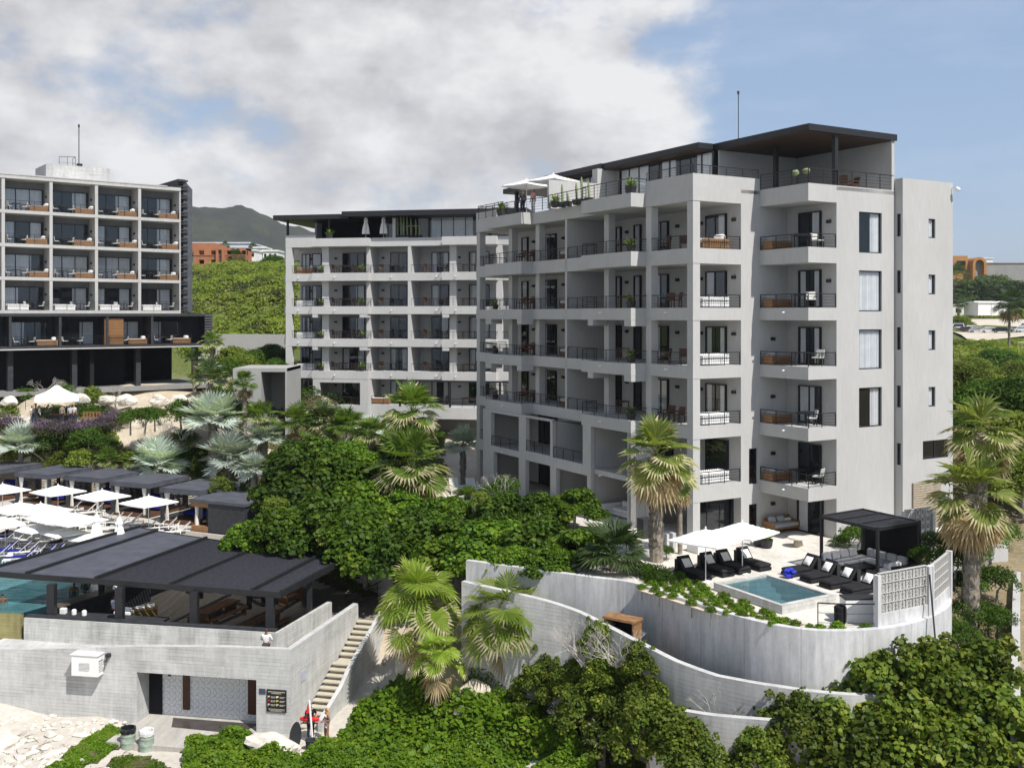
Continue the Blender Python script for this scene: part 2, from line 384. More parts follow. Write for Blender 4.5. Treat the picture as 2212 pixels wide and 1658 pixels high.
skc=mixc(nt,wisp,sky.outputs[0],(6.2,6.6,7.4))
warmfix=mixc(nt,rng(nt,Z_,.25,.5,.5,0),skc,(4.3,5.7,8.2))
nt.links.new(mixc(nt,dn,warmfix,ccol),bg.inputs[0]); nt.links.new(bg.outputs[0],out.inputs[0])
vs_=SC.view_settings; vs_.view_transform='Standard'; vs_.look='None'; vs_.exposure=.41; vs_.gamma=1; SC.display_settings.display_device='sRGB'
SC.render.engine='CYCLES'; cy=SC.cycles; cy.max_bounces=6; cy.transparent_max_bounces=12; cy.diffuse_bounces=3; cy.glossy_bounces=3; cy.transmission_bounces=4

# ------------------------------------------------------------------ terrain
CP=np.array([
(-30,40,-8.6),(-20,36,-8.9),(0,36,-8.8),(12,30,-8.6),(25,30,-8),(-28,52,-7.3),(-20,51,-7.6),(-12,48.5,-7.95),(-8,49,-7.95),(-7.6,50.6,-7.3),(-9.5,51,-7.6),(-5,46.5,-7.7),(0,44,-7.6),(-26,48,-8),(-15,50.9,-8.5),(-17.5,51.6,-8.5),(-12.4,50.5,-8.5),(-19.5,52,-8.3),(-15,47.2,-8.05),(-18,98,1.2),(-12,99,.6),(-21,97.5,2.2),(-23,99,3),(-18,46,-8.2),(-10,44,-8.1),
(8,37,-7.2),(15,35.5,-7),(25,38,-6.2),(5,42,-6.6),(-4.4,51.2,-5.1),(-7.0,54,-7.2),(-7.6,51.8,-7.6),(-6.2,51,-7.0),(-7.2,55.6,-7.0),(-3.6,51,-4.8),(-2,49,-5.2),(0,47,-5.9),(2.5,45,-6),(-8,58.5,-4.9),(-5.6,56.5,-4.9),(-4.6,53.4,-4.8),(-3,54,-4.2),(-6,62,-4.5),(-9.3,64,-4.7),(-7,66,-4.3),(-12,66,-4.6),
(-20,60,-6),(-15,55,-6.5),(-25,75,-5),(-18,75,-4.6),(-35,80,-5),(-12,74,-4),(-30,70,-5),(-45,75,-5),
(-28,87,-2.8),(-20,85,-2.4),(-22,89,-.4),(-30,90,.4),(-37,92.8,2.3),(-42,93.3,2.3),(-33,92.5,2.2),(-37,90.5,.6),(-33,89.5,-.4),(-42,92,.2),(-46,94.5,1.4),(-45,83,-5),(-40,86,-4.8),(-36,86.3,-4.6),(-32,85,-4.5),(-28,83.5,-4.5),(-46,88,-4.5),(-41.5,89.5,-4),(-34,87.6,-3.6),(-50,92,-4),(-24,92,1.6),(-31,93.5,2.5),(-36,98.5,3.6),(-42,98.5,3.4),(-29,97,3.6),(-22,96,2.8),(-30,101.5,4.8),(-45,98,4.7),(-20,102,4.4),(-40,110,5),(-25,115,5.2),(-55,100,4.8),
(-10,80,-2),(-5,75,-2),(-12,90,0),(0,80,-.3),(-5,95,.4),(5,95,.4),(2,66,-.8),(-2,60,-2.5),(0,56,-2),(3,50,-3.5),(8,48,-3.5),(15,46,-3),(20,47,-2.5),
(5,75,-.3),(20,70,-.3),(28,64,-1),(30,72,0),(20.2,41.5,-3.4),(21,45,-2),(22.5,50,-1.2),(24,55,-.6),(18,40,-4.6),(27,62,-.4),(26,50,-1.6),(27,42,-3),(35,80,.8),(40,90,2),(50,110,4),(65,150,2.4),(88,190,4.8),(105,228,3.6),(112,245,5.7),(126,268,7.8),(119,262,7.4),(136,292,10.8),(126,290,10.6),(150,272,8.2),(112,266,7.8),(60,140,2.2),(60,260,10),(160,330,12),(190,400,14),
(0,130,7),(-20,130,8.6),(-30,140,10.5),(-50,130,8),(-40,200,19),(-60,260,24),(-20,260,24),(20,200,14),(120,300,18),(-120,300,25),(-100,120,6),(0,500,35),(200,500,25),(-200,500,40),(150,100,4),(60,40,-4),(120,20,-6),(-80,40,-8),(-60,70,-5)],dtype=float)
def hts(xs,ys):
    xs=np.asarray(xs,float); ys=np.asarray(ys,float)
    d2=(xs[...,None]-CP[:,0])**2+(ys[...,None]-CP[:,1])**2+.25
    w=d2**-1.9
    return (w*CP[:,2]).sum(-1)/w.sum(-1)
def hz(x,y): return float(hts([x],[y])[0])
_YS=np.concatenate([np.arange(33,120,.12),np.arange(120,420,.8)])
def GT(u,v,lift=0):
    """where the sight line through (u,v) meets the ground"""
    X=(u-CX)/F*_YS; Z=H-(v-HY)/F*_YS
    below=np.nonzero(Z<hts(X,_YS)+lift)[0]
    i=below[0] if len(below) else len(_YS)-1
    return Vector((X[i],_YS[i],float(Z[i])))
def GY(u,Y,lift=0):
    x=(u-CX)/F*Y; return Vector((x,Y,hz(x,Y)+lift))
def axis(lo,hi,step,far,g):
    a=list(np.arange(lo,hi+.01,step)); s=step
    while a[-1]<far[1]: s*=g; a.append(a[-1]+s)
    s=step
    while a[0]>far[0]: s*=g; a.insert(0,a[0]-s)
    return a
gx=axis(-62,72,1.25,(-2600,2600),1.32); gy=axis(30,132,1.25,(-700,5200),1.3)
XX,YY=np.meshgrid(gx,gy); ZZ=hts(XX.ravel(),YY.ravel()).reshape(XX.shape)
rs=np.random.RandomState(3)
near=(np.abs(XX)<75)&(YY<130)
ZZ=ZZ+np.where(near,rs.uniform(-.06,.06,XX.shape),0)
ZZ=np.where(YY>600,35+0*ZZ,ZZ); ZZ=np.where(YY<25,np.minimum(ZZ,-9),ZZ); ZZ=np.where(YY<2,-14,ZZ)
mb=MB(); mb.wantuv=False
mb.v=[(float(a),float(b),float(c)) for a,b,c in zip(XX.ravel(),YY.ravel(),ZZ.ravel())]
nx=len(gx)
mb.f=[(j*nx+i,j*nx+i+1,(j+1)*nx+i+1,(j+1)*nx+i) for j in range(len(gy)-1) for i in range(nx-1)]
def ground_mat():
    m,nt,out=_nt('sandy_ground'); tc=N(nt,'ShaderNodeTexCoord'); o=tc.outputs['Object']
    s=N(nt,'ShaderNodeSeparateXYZ'); nt.links.new(o,s.inputs[0])
    a=noise(nt,o,.35,6,.6); b=noise(nt,o,3,6,.65); c=noise(nt,o,14,4,.6)
    sand=mixc(nt,rng(nt,a,.35,.65,0,1),(.50,.44,.345),(.42,.345,.245))
    sand=mixc(nt,rng(nt,b,.45,.75,0,.6),sand,(.60,.57,.50)); sand=mixc(nt,rng(nt,c,.55,.75,0,.5),sand,(.30,.25,.18))
    beach=mixc(nt,rng(nt,b,.4,.7,0,1),(.54,.505,.445),(.44,.41,.36)); beach=mixc(nt,rng(nt,c,.6,.8,0,.35),beach,(.34,.30,.25))
    isb=rng(nt,mathn(nt,'ADD',s.outputs[2],mathn(nt,'MULTIPLY',mathn(nt,'SUBTRACT',a,.5),1.2)),-6.9,-6.2,1,0)
    soil=mixc(nt,rng(nt,b,.35,.65,0,1),(.16,.12,.075),(.34,.28,.19))
    isr=rng(nt,mathn(nt,'ADD',s.outputs[0],mathn(nt,'MULTIPLY',a,4)),19.5,21.5,0,1)
    dry=mixc(nt,rng(nt,b,.35,.65,0,1),(.17,.14,.08),(.28,.23,.15))
    col=mixc(nt,isb,sand,beach); col=mixc(nt,isr,col,dry)
    scr=mixc(nt,rng(nt,b,.3,.7,0,1),(.05,.085,.02),(.15,.16,.06))
    col=mixc(nt,rng(nt,s.outputs[1],112,124,0,1),col,scr)
    principled(nt,out,col,.95,0,.1,c,.5,.05); return m
m_ground=ground_mat()
struct('ground',mb,m_ground,True)

# mountain ridge far behind
def ridge(name,pts,Y0,depth,mat,seed,jag):
    rnd=np.random.RandomState(seed); us=np.linspace(pts[0][0],pts[-1][0],150); top=np.interp(us,[p[0] for p in pts],[p[1] for p in pts])
    mb=MB(); mb.wantuv=False; rows=26
    for r in range(rows):
        t=r/(rows-1)
        for i,u in enumerate(us):
            Y=Y0+depth*t; x=(u-CX)/F*Y; zt=H-(top[i]-HY)/F*(Y0+depth*.55)
            prof=math.sin(min(1,t/.55)*math.pi/2)**1.1 if t<.55 else math.cos((t-.55)/.45*math.pi/2)**.7
            z=20+(zt-20)*prof
            z+=rnd.uniform(-1,1)*jag*(.3+.7*prof)+jag*2.2*math.sin(u*.031+t*7)*math.sin(u*.013-t*11)*prof*(1-.8*(abs(t-.55)<.06))
            mb.v.append((x,Y,z))
    n=len(us)
    mb.f=[(j*n+i,j*n+i+1,(j+1)*n+i+1,(j+1)*n+i) for j in range(rows-1) for i in range(n-1)]
    return struct(name,mb,mat,True)
def hill_mat():
    m,nt,out=_nt('hill_scrub'); tc=N(nt,'ShaderNodeTexCoord'); o=tc.outputs['Object']
    a=noise(nt,o,.008,8,.68); b=noise(nt,o,.045,6,.75); c=noise(nt,o,.02,5,.7)
    col=mixc(nt,rng(nt,a,.4,.6,0,1),(.034,.040,.036),(.070,.072,.045)); col=mixc(nt,rng(nt,b,.35,.65,0,.7),col,(.026,.032,.030))
    col=mixc(nt,rng(nt,c,.66,.74,0,.6),col,(.26,.23,.18))
    principled(nt,out,col,.95,0,.05,b,1,2.5); return m
m_hill=hill_mat()
ridge('mountain',[(-300,640),(-100,560),(120,480),(300,458),(420,450),(500,450),(545,460),(580,478),(640,493),(720,530),(850,575),(1000,610),(1150,640),(1400,662)],1150,900,m_hill,5,2.6)
ridge('far_hills',[(900,668),(1300,655),(1700,640),(2050,628),(2212,622),(2600,630),(3000,655)],900,600,m_hill,9,2)

b=MB(); b.wantuv=False; b.face([(-2500,-700,-9.3),(2500,-700,-9.3),(2500,-3,-9.3),(-2500,-3,-9.3)]); b.face([(-2500,-6000,-9.35),(2500,-6000,-9.35),(2500,-699,-9.35),(-2500,-699,-9.35)])
struct('sea',b,MAT('sea_water',(.03,.09,.13),.18,.2,.05,spec=.6))
b=MB(); b.wantuv=False; b.box(-9000,9000,-6600,9000,-16,214)
_hm,_ht,_ho=_nt('thin_haze'); _pv=N(_ht,'ShaderNodeVolumePrincipled'); _pv.inputs['Color'].default_value=(.80,.86,.95,1); _pv.inputs['Density'].default_value=.00013; _pv.inputs['Anisotropy'].default_value=.3
_ht.links.new(_pv.outputs[0],_ho.inputs['Volume']); _hz=obj('haze',b,_hm); _hz['kind']='stuff'
# ------------------------------------------------------------------ platforms and pools
Z0=0.0      # right-hand terrace
ARC=[(-2.3,50.9),(0.5,49.4),(3.6,47.7),(5.6,46.6),(7.3,44.2),(9.0,41.7),(10.4,40.3),(11.8,39.6),(13.6,39.6),(15.4,40.2),(17.2,41.5),(18.5,43.0),(19.2,44.6),(19.6,46.4),(19.75,48.6),(19.7,51.2)]
def smooth_poly(pts,k=4):
    o=[]; n=len(pts)
    for i in range(n-1):
        p0,p1,p2,p3=[Vector((*pts[max(0,min(n-1,i+d))],0)) for d in (-1,0,1,2)]
        for j in range(k):
            t=j/k; o.append((.5*((2*p1)+(p2-p0)*t+(2*p0-5*p1+4*p2-p3)*t*t+(3*p1-p0-3*p2+p3)*t**3)).to_tuple()[:2])
    o.append(pts[-1]); return o
ARCS=smooth_poly(ARC,5)
mb=MB(); i0=[i for i,p in enumerate(ARCS) if p[0]>3.5][0]
inner=[(p[0],p[1]+.12) for p in ARCS[i0:]]
outl=inner+[(19.8,54),(27,60),(24,70),(6,72),(-1,66),(1.5,56)]
# keyhole cut for the plunge pool basin
hole=[(9.09,45.9),(11.84,47.55),(13.95,43.85),(11.2,42.2)]; hc=(11.52,44.87)
hole=[(hc[0]+(x-hc[0])*.93,hc[1]+(y-hc[1])*.93) for x,y in hole]
kj=min(range(len(outl)),key=lambda i:(outl[i][0]-hole[3][0])**2+(outl[i][1]-hole[3][1])**2)
hl=hole[3:]+hole[:3]
mb.prism(outl[:kj+1]+hl+[hl[0],outl[kj]]+outl[kj+1:],-2.0,Z0)
struct('terrace_paving',mb,m_paving)
t=obj('retaining_wall',MB(),m_smooth) if 0 else None
mb=MB(); mb.strip(ARCS,-7.2,.14,.3)
o=obj('retaining_wall',mb,m_smooth); tag(o,'tall curved smooth concrete wall holding up the pool terrace on the right','wall')
# lower curved wall in front of it, with a board pattern
LOW=[P(997,1255,49.2),P(1085,1275,48.0),P(1177,1297,46.9),P(1250,1322,45.9),P(1357,1377,43.6),P(1456,1427,41.6),P(1548,1460,40.3),P(1680,1483,38.9),P(1815,1499,38.2),P(1900,1500,38.3),P(1990,1490,38.8)]
def densify(pts,k=4):
    sm=smooth_poly([(p.x,p.y) for p in pts],k); n=len(pts)
    zz=np.interp(np.linspace(0,n-1,len(sm)),range(n),[p.z for p in pts]); return sm,[float(z) for z in zz]
lp,lz=densify(LOW)
mb=MB(); mb.strip(lp,-8,lz,.28)
o=obj('garden_wall',mb,m_board); tag(o,'low curved board-marked concrete wall in front of the tall curved wall','wall')
FL=[P(1400,1520,40.2),P(1470,1534,39.4),P(1540,1545,38.7),P(1643,1554,38.0),P(1750,1560,37.4)]
fp,fz=densify(FL); mb=MB(); mb.strip(fp,-8.5,fz,.28)
o=obj('garden_wall',mb,m_board); tag(o,'lowest board-marked concrete step of the curved wall, just above the front bushes','wall')
# boundary wall at the right edge, running inland
mb=MB(); bw=[(P(2183,1500,37.0)),(P(2187,1300,47.5)),(P(2193,1170,61)),P(2196,1100,72)]
mb.strip([(p.x,p.y) for p in bw],-6,[p.z for p in bw],-.32)
o=obj('boundary_wall',mb,m_stucco); tag(o,'straight white boundary wall running inland at the right edge, behind the tall palm','wall')
mb=MB(); q=[P(2120,1150,57),P(2062,1195,56)]; q2=[(20.6,50.2),(23.2,52.5),(26.6,54.6)]
mb.strip(q2,-4,.5,.25); o=obj('side_wall',mb,m_stucco); tag(o,'short grey wall in the gap between the pool terrace and the white boundary wall','wall')
# ------------------------------------------------------------------ windows and railings
_wc={}
def winmesh(w,h,n,curt,depth,glass):
    key=(round(w,2),round(h,2),n,curt,depth,glass.name)
    if key in _wc: return _wc[key]
    fr=MB(); t=.06
    fr.box(0,w,-.03,.05,h-t,h); fr.box(0,w,-.03,.05,0,t)
    for i in range(n+1):
        x=max(t/2,min(w-t/2,w*i/n)); fr.box(x-t/2,x+t/2,-.028,.048,t,h-t)
    # shallow near-black box: the room's dimness is put into its colour
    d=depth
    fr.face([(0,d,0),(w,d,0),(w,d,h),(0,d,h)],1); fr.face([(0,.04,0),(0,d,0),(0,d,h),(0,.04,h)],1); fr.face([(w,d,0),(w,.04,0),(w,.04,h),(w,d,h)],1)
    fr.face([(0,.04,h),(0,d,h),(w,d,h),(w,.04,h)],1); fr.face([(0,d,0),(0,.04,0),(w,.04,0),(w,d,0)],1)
    pn=MB(); pn.face([(t,0,t),(w-t,0,t),(w-t,0,h-t),(t,0,h-t)])
    cus=[]
    spans={'full':[(0.03,.97)],'left':[(.04,.40)],'right':[(.60,.96)],'both':[(.04,.3),(.7,.96)],'most':[(.03,.72)],'none':[]}[curt]
    if spans:
        ph=random.Random(len(_wc))
        for a,b in spans:
            cu=MB(); cus.append(cu)
            k=max(4,int((b-a)*w/.05)); pr=None
            for i in range(k+1):
                x=w*(a+(b-a)*i/k); y=min(depth-.01,.075+.042*math.sin(i*1.9+ph.random()*.8))
                if pr: cu.face([(pr[0],pr[1],t),(x,y,t),(x,y,h-t),(pr[0],pr[1],h-t)])
                pr=(x,y)
    nm='window_frame'
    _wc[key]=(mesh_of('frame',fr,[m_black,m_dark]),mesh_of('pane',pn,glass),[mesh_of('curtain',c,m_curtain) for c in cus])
    return _wc[key]
def window(parent,name,x,y,z,rz,w,h,n=2,curt='none',depth=.12,glass=None,proud=True):
    f,p,c=winmesh(w,h,n,curt,depth,glass or m_glass)
    k=depth+.01 if proud else -.12
    off=Vector((math.sin(rz)*k,-math.cos(rz)*k,0))
    o=obj(name,f,None,parent,loc=Vector((x,y,z))+off,rz=rz)
    obj('pane',p,None,o)
    for q in c: obj('curtain',q,None,o)
    return o
def railing(mb,pts,z,h=.95,n=4,step=1.15,mi=0,top=.045):
    pts=[Vector((*p,z)) for p in pts]
    for a,b in zip(pts,pts[1:]):
        L=(b-a).length; k=max(1,round(L/step))
        mb.bar(a+Vector((0,0,h)),b+Vector((0,0,h)),top,top,mi)
        for i in range(n): 
            zz=h*(i+.6)/(n+.6); mb.bar(a+Vector((0,0,zz)),b+Vector((0,0,zz)),.016,.016,mi)
        for i in range(k+1):
            q=a+(b-a)*(i/k); mb.bar(q,q+Vector((0,0,h)),.035,.035,mi)
_lm=None
def wall_lamp(parent,x,y,z,rz):
    global _lm
    if _lm is None:
        b=MB(); b.box(-.14,.14,-.12,0,-.09,.09); b.box(-.08,.08,-.17,-.12,-.05,.05); _lm=mesh_of('wall_lamp',b,m_black)
    obj('wall_lamp',_lm,None,parent,loc=(x,y,z),rz=rz)
_sp=None
def scupper(parent,x,y,z,rz):
    global _sp
    if _sp is None:
        b=MB(); b.tube([(0,0,0),(0,-.22,-.02)],.05,6); _sp=mesh_of('drain_spout',b,m_white)
    obj('drain_spout',_sp,None,parent,loc=(x,y,z),rz=rz)
WEST=R(-90)
# ------------------------------------------------------------------ right-hand apartment block
A=thing('apartment_block','large pale grey stepped apartment block filling the right half, seen from its corner','building',(9.95,56,0),R(29.87))
AM=Matrix.Translation((9.95,56,0))@Matrix.Rotation(R(29.87),4,'Z')
def A2(x,y,z=0): return AM@Vector((x,y,z))
AROT=R(29.87)
FT=[2.96,6.24,9.57,12.8,16.1]; TOP=19.5
S1=[(0,0),(3.5,0),(3.5,12.83),(2.7,12.83),(2.7,25.5),(0,25.5),(0,22.4),(-.9,22.4),(-.9,17.1),(0,17.1),(0,9.43),(-1.06,9.43),(-1.06,4.26),(0,4.26)]
wl=MB()
wl.wallp((2.7,24.1),(2.7,12.83),0,TOP); wl.wallp((3.5,12.83),(3.5,0),0,TOP)
wl.wallp((3.5,0),(4.92,0),0,20.2,[(.6,1.25,2.75,4.78),(.6,1.25,.05,1.6)],.3); wl.wallp((4.92,0),(7.08,0),0,TOP)
wl.wallp((7.08,0),(7.08,-3.72),0,TOP)
wz=[(15.9,18.2),(12.6,14.9),(9.33,11.58),(6.06,8.3)]
wl.wallp((7.08,-3.72),(11.83,-3.72),0,TOP,[(1.78,3.65,a,b) for a,b in wz],.28)
sz=[(16.9,18.2),(13.65,14.95),(10.4,11.7),(7.1,8.35),(3.8,5.05)]
wl.wallp((11.83,-3.72),(11.83,-4.26),0,20.22,[(.12,.40,a,b) for a,b in sz],.25)
tz=[(16.88,18.0),(13.6,14.75),(10.35,11.5),(7.05,8.2)]
wl.wallp((11.83,-4.26),(16.22,-4.26),-.6,20.22,[(2.22,2.82,a,b) for a,b in tz]+[(1.72,4.0,4.0,5.08)],.28)
wl.wallp((16.22,-4.26),(16.22,9),-.6,20.22); wl.wallp((16.22,9),(12,9),0,20.22); wl.wallp((12,9),(12,24.1),0,TOP); wl.wallp((12,24.1),(2.7,24.1),0,TOP)
wl.prism([(2.7,24.1),(2.7,12.83),(3.5,12.83),(3.5,.0),(7.08,0),(7.08,-3.72),(11.83,-3.72),(11.83,9),(12,9),(12,24.1)],19.3,TOP-.002)
wl.prism([(11.9,-4.19),(16.15,-4.19),(16.15,8.9),(11.9,8.9)],20.0,20.21)
obj('wall',wl,m_stucco,A)
# balcony slabs, floor by floor
for k,z in enumerate(FT):
    b=MB(); th=.85 if k==4 else .7
    if k==0:
        b.prism([(0,0),(3.5,0),(3.5,4.26),(0,4.26)],z-.9,z)
        c=MB(); c.prism([(-.04,22.4),(2.7,22.4),(2.7,25.5),(-.04,25.5)],z-.8,z); obj('balcony_slab',c,m_stucco,A)
    else: b.prism(S1,z-th,z)
    if k in (2,3):
        for y0,y1,x0 in ((4.27,4.95,-1.04),(8.2,8.75,-1.04),(17.12,17.75,-.88),(21.5,22.38,-.88)): b.box(x0,.05,y0,y1,z-th-.36,z-th)
    # thin shadow groove line along the foot of each band
    obj('balcony_slab',b,m_stucco,A)
    b=MB(); b.prism([(4.92,-3.72),(7.08,-3.72),(7.08,0),(4.92,0)],z-th,z); obj('balcony_slab',b,m_stucco,A)
b=MB(); b.prism(S1,18.7,TOP); b.prism([(4.92,-3.72),(7.08,-3.72),(7.08,0),(4.92,0)],18.6,TOP+.06); b.box(7.08,11.83,-3.72,-3.5,TOP,TOP+.06)
b.strip([(3.5,0),(0,0),(0,4.26)][::-1],TOP,20.2,.25); b.strip([(0,22.4),(0,25.5),(2.7,25.5)][::-1],TOP,20.2,.25)
obj('parapet',b,m_stucco,A)
# solid lower storeys of the long side with their openings
b=MB(); L0=22.4-4.26; yy=lambda y:22.4-y
hol=[(yy(21.2),yy(17.2),2.97,5.35),(yy(16.25),yy(13.1),3.15,5.4),(yy(12.8),yy(9.28),3.1,5.6),(yy(8.4),yy(4.6),-.3,5.6),
     (yy(20.8),yy(17.2),-.3,2.55),(yy(16.3),yy(13.1),-.3,2.5),(yy(12.4),yy(8.8),-.3,2.45)]
b.wallp((-1.06,22.4),(-1.06,4.26),-1,6.24-.7,hol,.3,0,True); b.box(-1.06,.25,4.26,4.5,-1,5.54)
b.prism([(-.76,22.3),(-.76,4.6),(3.4,4.6),(3.4,12.7),(2.6,12.7),(2.6,22.3)],2.6,2.9); b.box(-.7,3.4,12.83,13.05,-1,5.5); b.box(-.7,2.7,22.1,22.39,-1,5.5); b.box(-.7,3.5,8.45,8.7,-1,5.5)
obj('lower_wall',b,m_stucco,A)
# columns
cm={}
for (x,y,z0,z1,s) in [(0.02,.02,-.3,2.06,.5),(.02,.02,2.96,18.68,.5),(0.02,3.75,2.96,18.68,.5),(.3,8.4,6.24,18.68,.5),(.3,16.7,6.24,18.68,.5),(.3,20.5,6.24,18.68,.5),(.02,24.95,-.6,18.68,.5),(.02,3.75,-.3,2.06,.5)]:
    b=MB(); b.box(x,x+s,y,y+s,z0,z1); obj('column',b,m_stucco,A)
b=MB(); b.box(.0,3.5,12.72,12.95,6.24,18.69); obj('partition_wall',b,m_stucco,A)
b=MB(); b.box(.0,2.7,12.68,12.72,6.24,18.69) if 0 else None
b=MB(); b.box(-.6,3.3,14,14.2,TOP,21.4); obj('partition_wall',b,m_stucco,A)
b=MB(); b.box(3.3,5.2,13.97,14.6,TOP,22.42); obj('partition_wall',b,m_stucco,A)
# penthouse
m_soffit=wood('dark_soffit',(.055,.033,.02))
b=MB(); b.box(11.6,11.83,-3.68,9,TOP,22.42); b.box(5,11.6,9,9.2,TOP,22.4); b.box(5.0,5.1,13.5,23,TOP,22.4); b.box(5.05,11.5,3.6,3.7,TOP,22.4); obj('penthouse_wall',b,m_stucco,A)
b=MB()
b.prism([(4.9,-3.78),(11.95,-3.78),(11.95,3.95),(4.9,3.95)],22.42,22.78)
b.prism([(3.74,3.96),(11.95,3.96),(11.95,14.0),(3.74,14.0)],22.425,22.79); b.prism([(3.6,14),(11.95,14),(11.95,21.4),(3.6,21.4)],22.43,22.8)
b.prism([(3.2,21.4),(9,21.4),(9,27),(3.2,27)],22.0,22.38)
b.box(4.95,11.5,-3.7,3.9,22.36,22.418,1); b.box(3.8,11.5,4,21.3,22.36,22.418,1)
obj('flat_roof',b,[m_black,m_soffit],A)
for x,y in ((7.2,-3.5),(7.2,1.05),(5.2,8.2),(3.6,25.5)):
    b=MB(); b.box(x-.12,x+.12,y-.12,y+.12,TOP,22.36 if y<20 else 22.0); obj('roof_post',b,m_black,A)
window(A,'glass_wall',5.05,13.4,TOP+.02,WEST,4.4,2.8,4,'most',.3)
window(A,'glass_wall',5.05,9.0,TOP+.02,WEST,5.2,2.8,5,'both',.3)
window(A,'glass_wall',5.05,21.4,TOP+.02,WEST,5.5,2.8,5,'both',.3)
# railings
for k,z in enumerate(FT):
    q=MB()
    if k==0: railing(q,[(3.45,.06),(.06,.06),(.06,4.2)],z,.72)
    else:
        railing(q,[(3.45,.06),(.06,.06),(.06,4.2),(-1.0,4.32),(-1.0,9.37),(.06,9.37),(.06,12.7)],z,.72)
    obj('railing',q,m_black,A)
    q=MB()
    if k==0: railing(q,[(.06,22.5),(.06,25.44),(2.6,25.44)],z,.72)
    else: railing(q,[(.06,12.98),(.06,17.16),(-.84,17.16),(-.84,22.34),(.06,22.34),(.06,25.44),(2.6,25.44)],z,.72)
    obj('railing',q,m_black,A)
    q=MB(); railing(q,[(4.95,-.05),(4.98,-3.66),(7.05,-3.66)],z,.75); obj('railing',q,m_black,A)
for y0,y1,z in ((21.2,17.2,2.97),(16.25,13.1,3.15),(12.8,9.28,3.1)):
    q=MB(); railing(q,[(-1.0,y0),(-1.0,y1)],z,.7); obj('railing',q,m_black,A)
q=MB(); railing(q,[(4.95,-.05),(4.98,-3.66),(11.78,-3.66)],TOP+.06,.85); obj('railing',q,m_black,A)
q=MB(); railing(q,[(4.9,.1),(.1,.1),(.1,4.26)],20.2,.5,3); obj('railing',q,m_black,A)
q=MB(); railing(q,[(.1,4.3),(-1.0,4.32),(-1.0,9.37),(-.75,9.37),(-.6,14)],TOP,.85); obj('railing',q,m_black,A)
q=MB(); railing(q,[(-.1,14.3),(-.84,17.1),(-.84,22.4),(-.84,23.5)],TOP,.85); railing(q,[(.12,21.5),(.12,25.4),(2.6,25.4)],20.2,.5,2); obj('railing',q,m_black,A)
# doors on the long side
rr=random.Random(4)
for k,z in enumerate(FT):
    dz=z+.02
    if k>=1:
        for (x,y1,w,n,c) in ((3.5,2.9,1.75,2,'both'),(3.5,7.8,1.35,2,'left'),(3.5,9.95,.7,1,'none'),(3.5,12.4,1.0,2,'right'),(2.7,16.4,1.9,2,'both'),(2.7,20.3,2.1,3,'left'),(2.7,23.0,.85,1,'none')):
            c=rr.choice([c,c,'full','none','left'])
            if k==4 and y1<8: c='none' if y1>5 else 'right'
            window(A,'glass_door',x,y1,dz,WEST,w,2.12,n,c,.12)
        for x,y,zz in ((3.5,5.6,1.75),(3.5,10.8,1.75),(3.5,.55,1.75),(2.7,17.3,1.75),(2.7,21.4,1.75),(3.5,3.4,1.75)): wall_lamp(A,x,y,z+zz,WEST)
    else:
        for (x,y1,w,n) in ((3.5,2.9,1.9,1),(3.5,8.0,2,2),(3.5,12.3,1.6,2),(2.7,20.5,2.4,3),(2.7,16,1.2,1)): window(A,'glass_door',x,y1,dz,WEST,w,2.2,n,'none',.12)
    window(A,'glass_door',7.08,-1.0,dz,WEST,1.65,2.12,2,['none','most','both','both','right'][k],.12)
    wall_lamp(A,7.08,-3.2,z+1.5,WEST) if k>2 else wall_lamp(A,5.9,0,z+1.45,0)
    if k<4: 
        scupper(A,-1.06,7.2,z-.25,WEST); scupper(A,0,2.2,z-.25,WEST); scupper(A,4.92,-2.0,z-.25,WEST)
        scupper(A,-.9,19.6,z-.3,WEST)
for x,y1,w in ((3.5,3.2,2.6),(3.5,12,2.2),(2.7,20.5,2.6)): window(A,'glass_door',x,y1,.02,WEST,w,2.0,2,'none',.12)
window(A,'glass_door',.65,.6,.02,0,2.85,2.03,3,'none',.5,proud=False); wall_lamp(A,5.9,0,1.5,0)
window(A,'glass_door',7.08,-.9,.02,WEST,1.9,2.15,2,'left',.12)
for i,(a,b) in enumerate(wz): window(A,'window',7.08+1.78,-3.72,a,0,1.87,b-a,1,['right','full','full','right'][i],.9,proud=False,glass=m_glassb)
for i,(a,b) in enumerate(tz): window(A,'window',11.83+2.22,-4.26,a,0,.6,b-a,1,'full',.5,proud=False,glass=m_glassb)
window(A,'window',11.83+1.72,-4.26,4.0,0,2.28,1.08,2,'none',.6,proud=False,glass=m_glassb)
for a,b in sz: window(A,'window',11.83,-3.84,a,WEST,.28,b-a,1,'none',.2,proud=False)
for a,b in ((2.75,4.78),(.05,1.6)): window(A,'window',4.1,0,a,0,.65,b-a,1,'none',.4,proud=False)
for x,y in ((.8,6.0),(5.6,3)): pass
tag(obj('rooftop_antenna',(lambda b:(b.tube([(0,0,0),(0,0,3.9)],.03,5),b.tube([(0,0,3.9),(0,0,4.1)],.08,5),b)[2])(MB()),m_char,None,loc=(14.67,66,22.79)),'thin tall lightning rod on the black roof of the right-hand block','antenna')
b=MB(); b.bar((0,0,0),(.05,-.3,0),.05); b.tube([(.05,-.3,-.02),(.12,-.42,-.16)],.09,8); b.lathe([(.02,-.2),(.1,-.15),(.11,-.02),(.04,.04)],10,(.05,-.3,0))
tag(obj('security_camera',b,m_white,None,loc=A2(16.1,-4.3,19.9),rz=AROT),'small white dome camera at the top right corner of the right-hand block','camera')
b=MB(); b.box(-1.2,1.2,0,.06,0,3.0)
for i in range(22): b.box(-1.2,1.2,-.03,0,.06+i*.135,.14+i*.135)
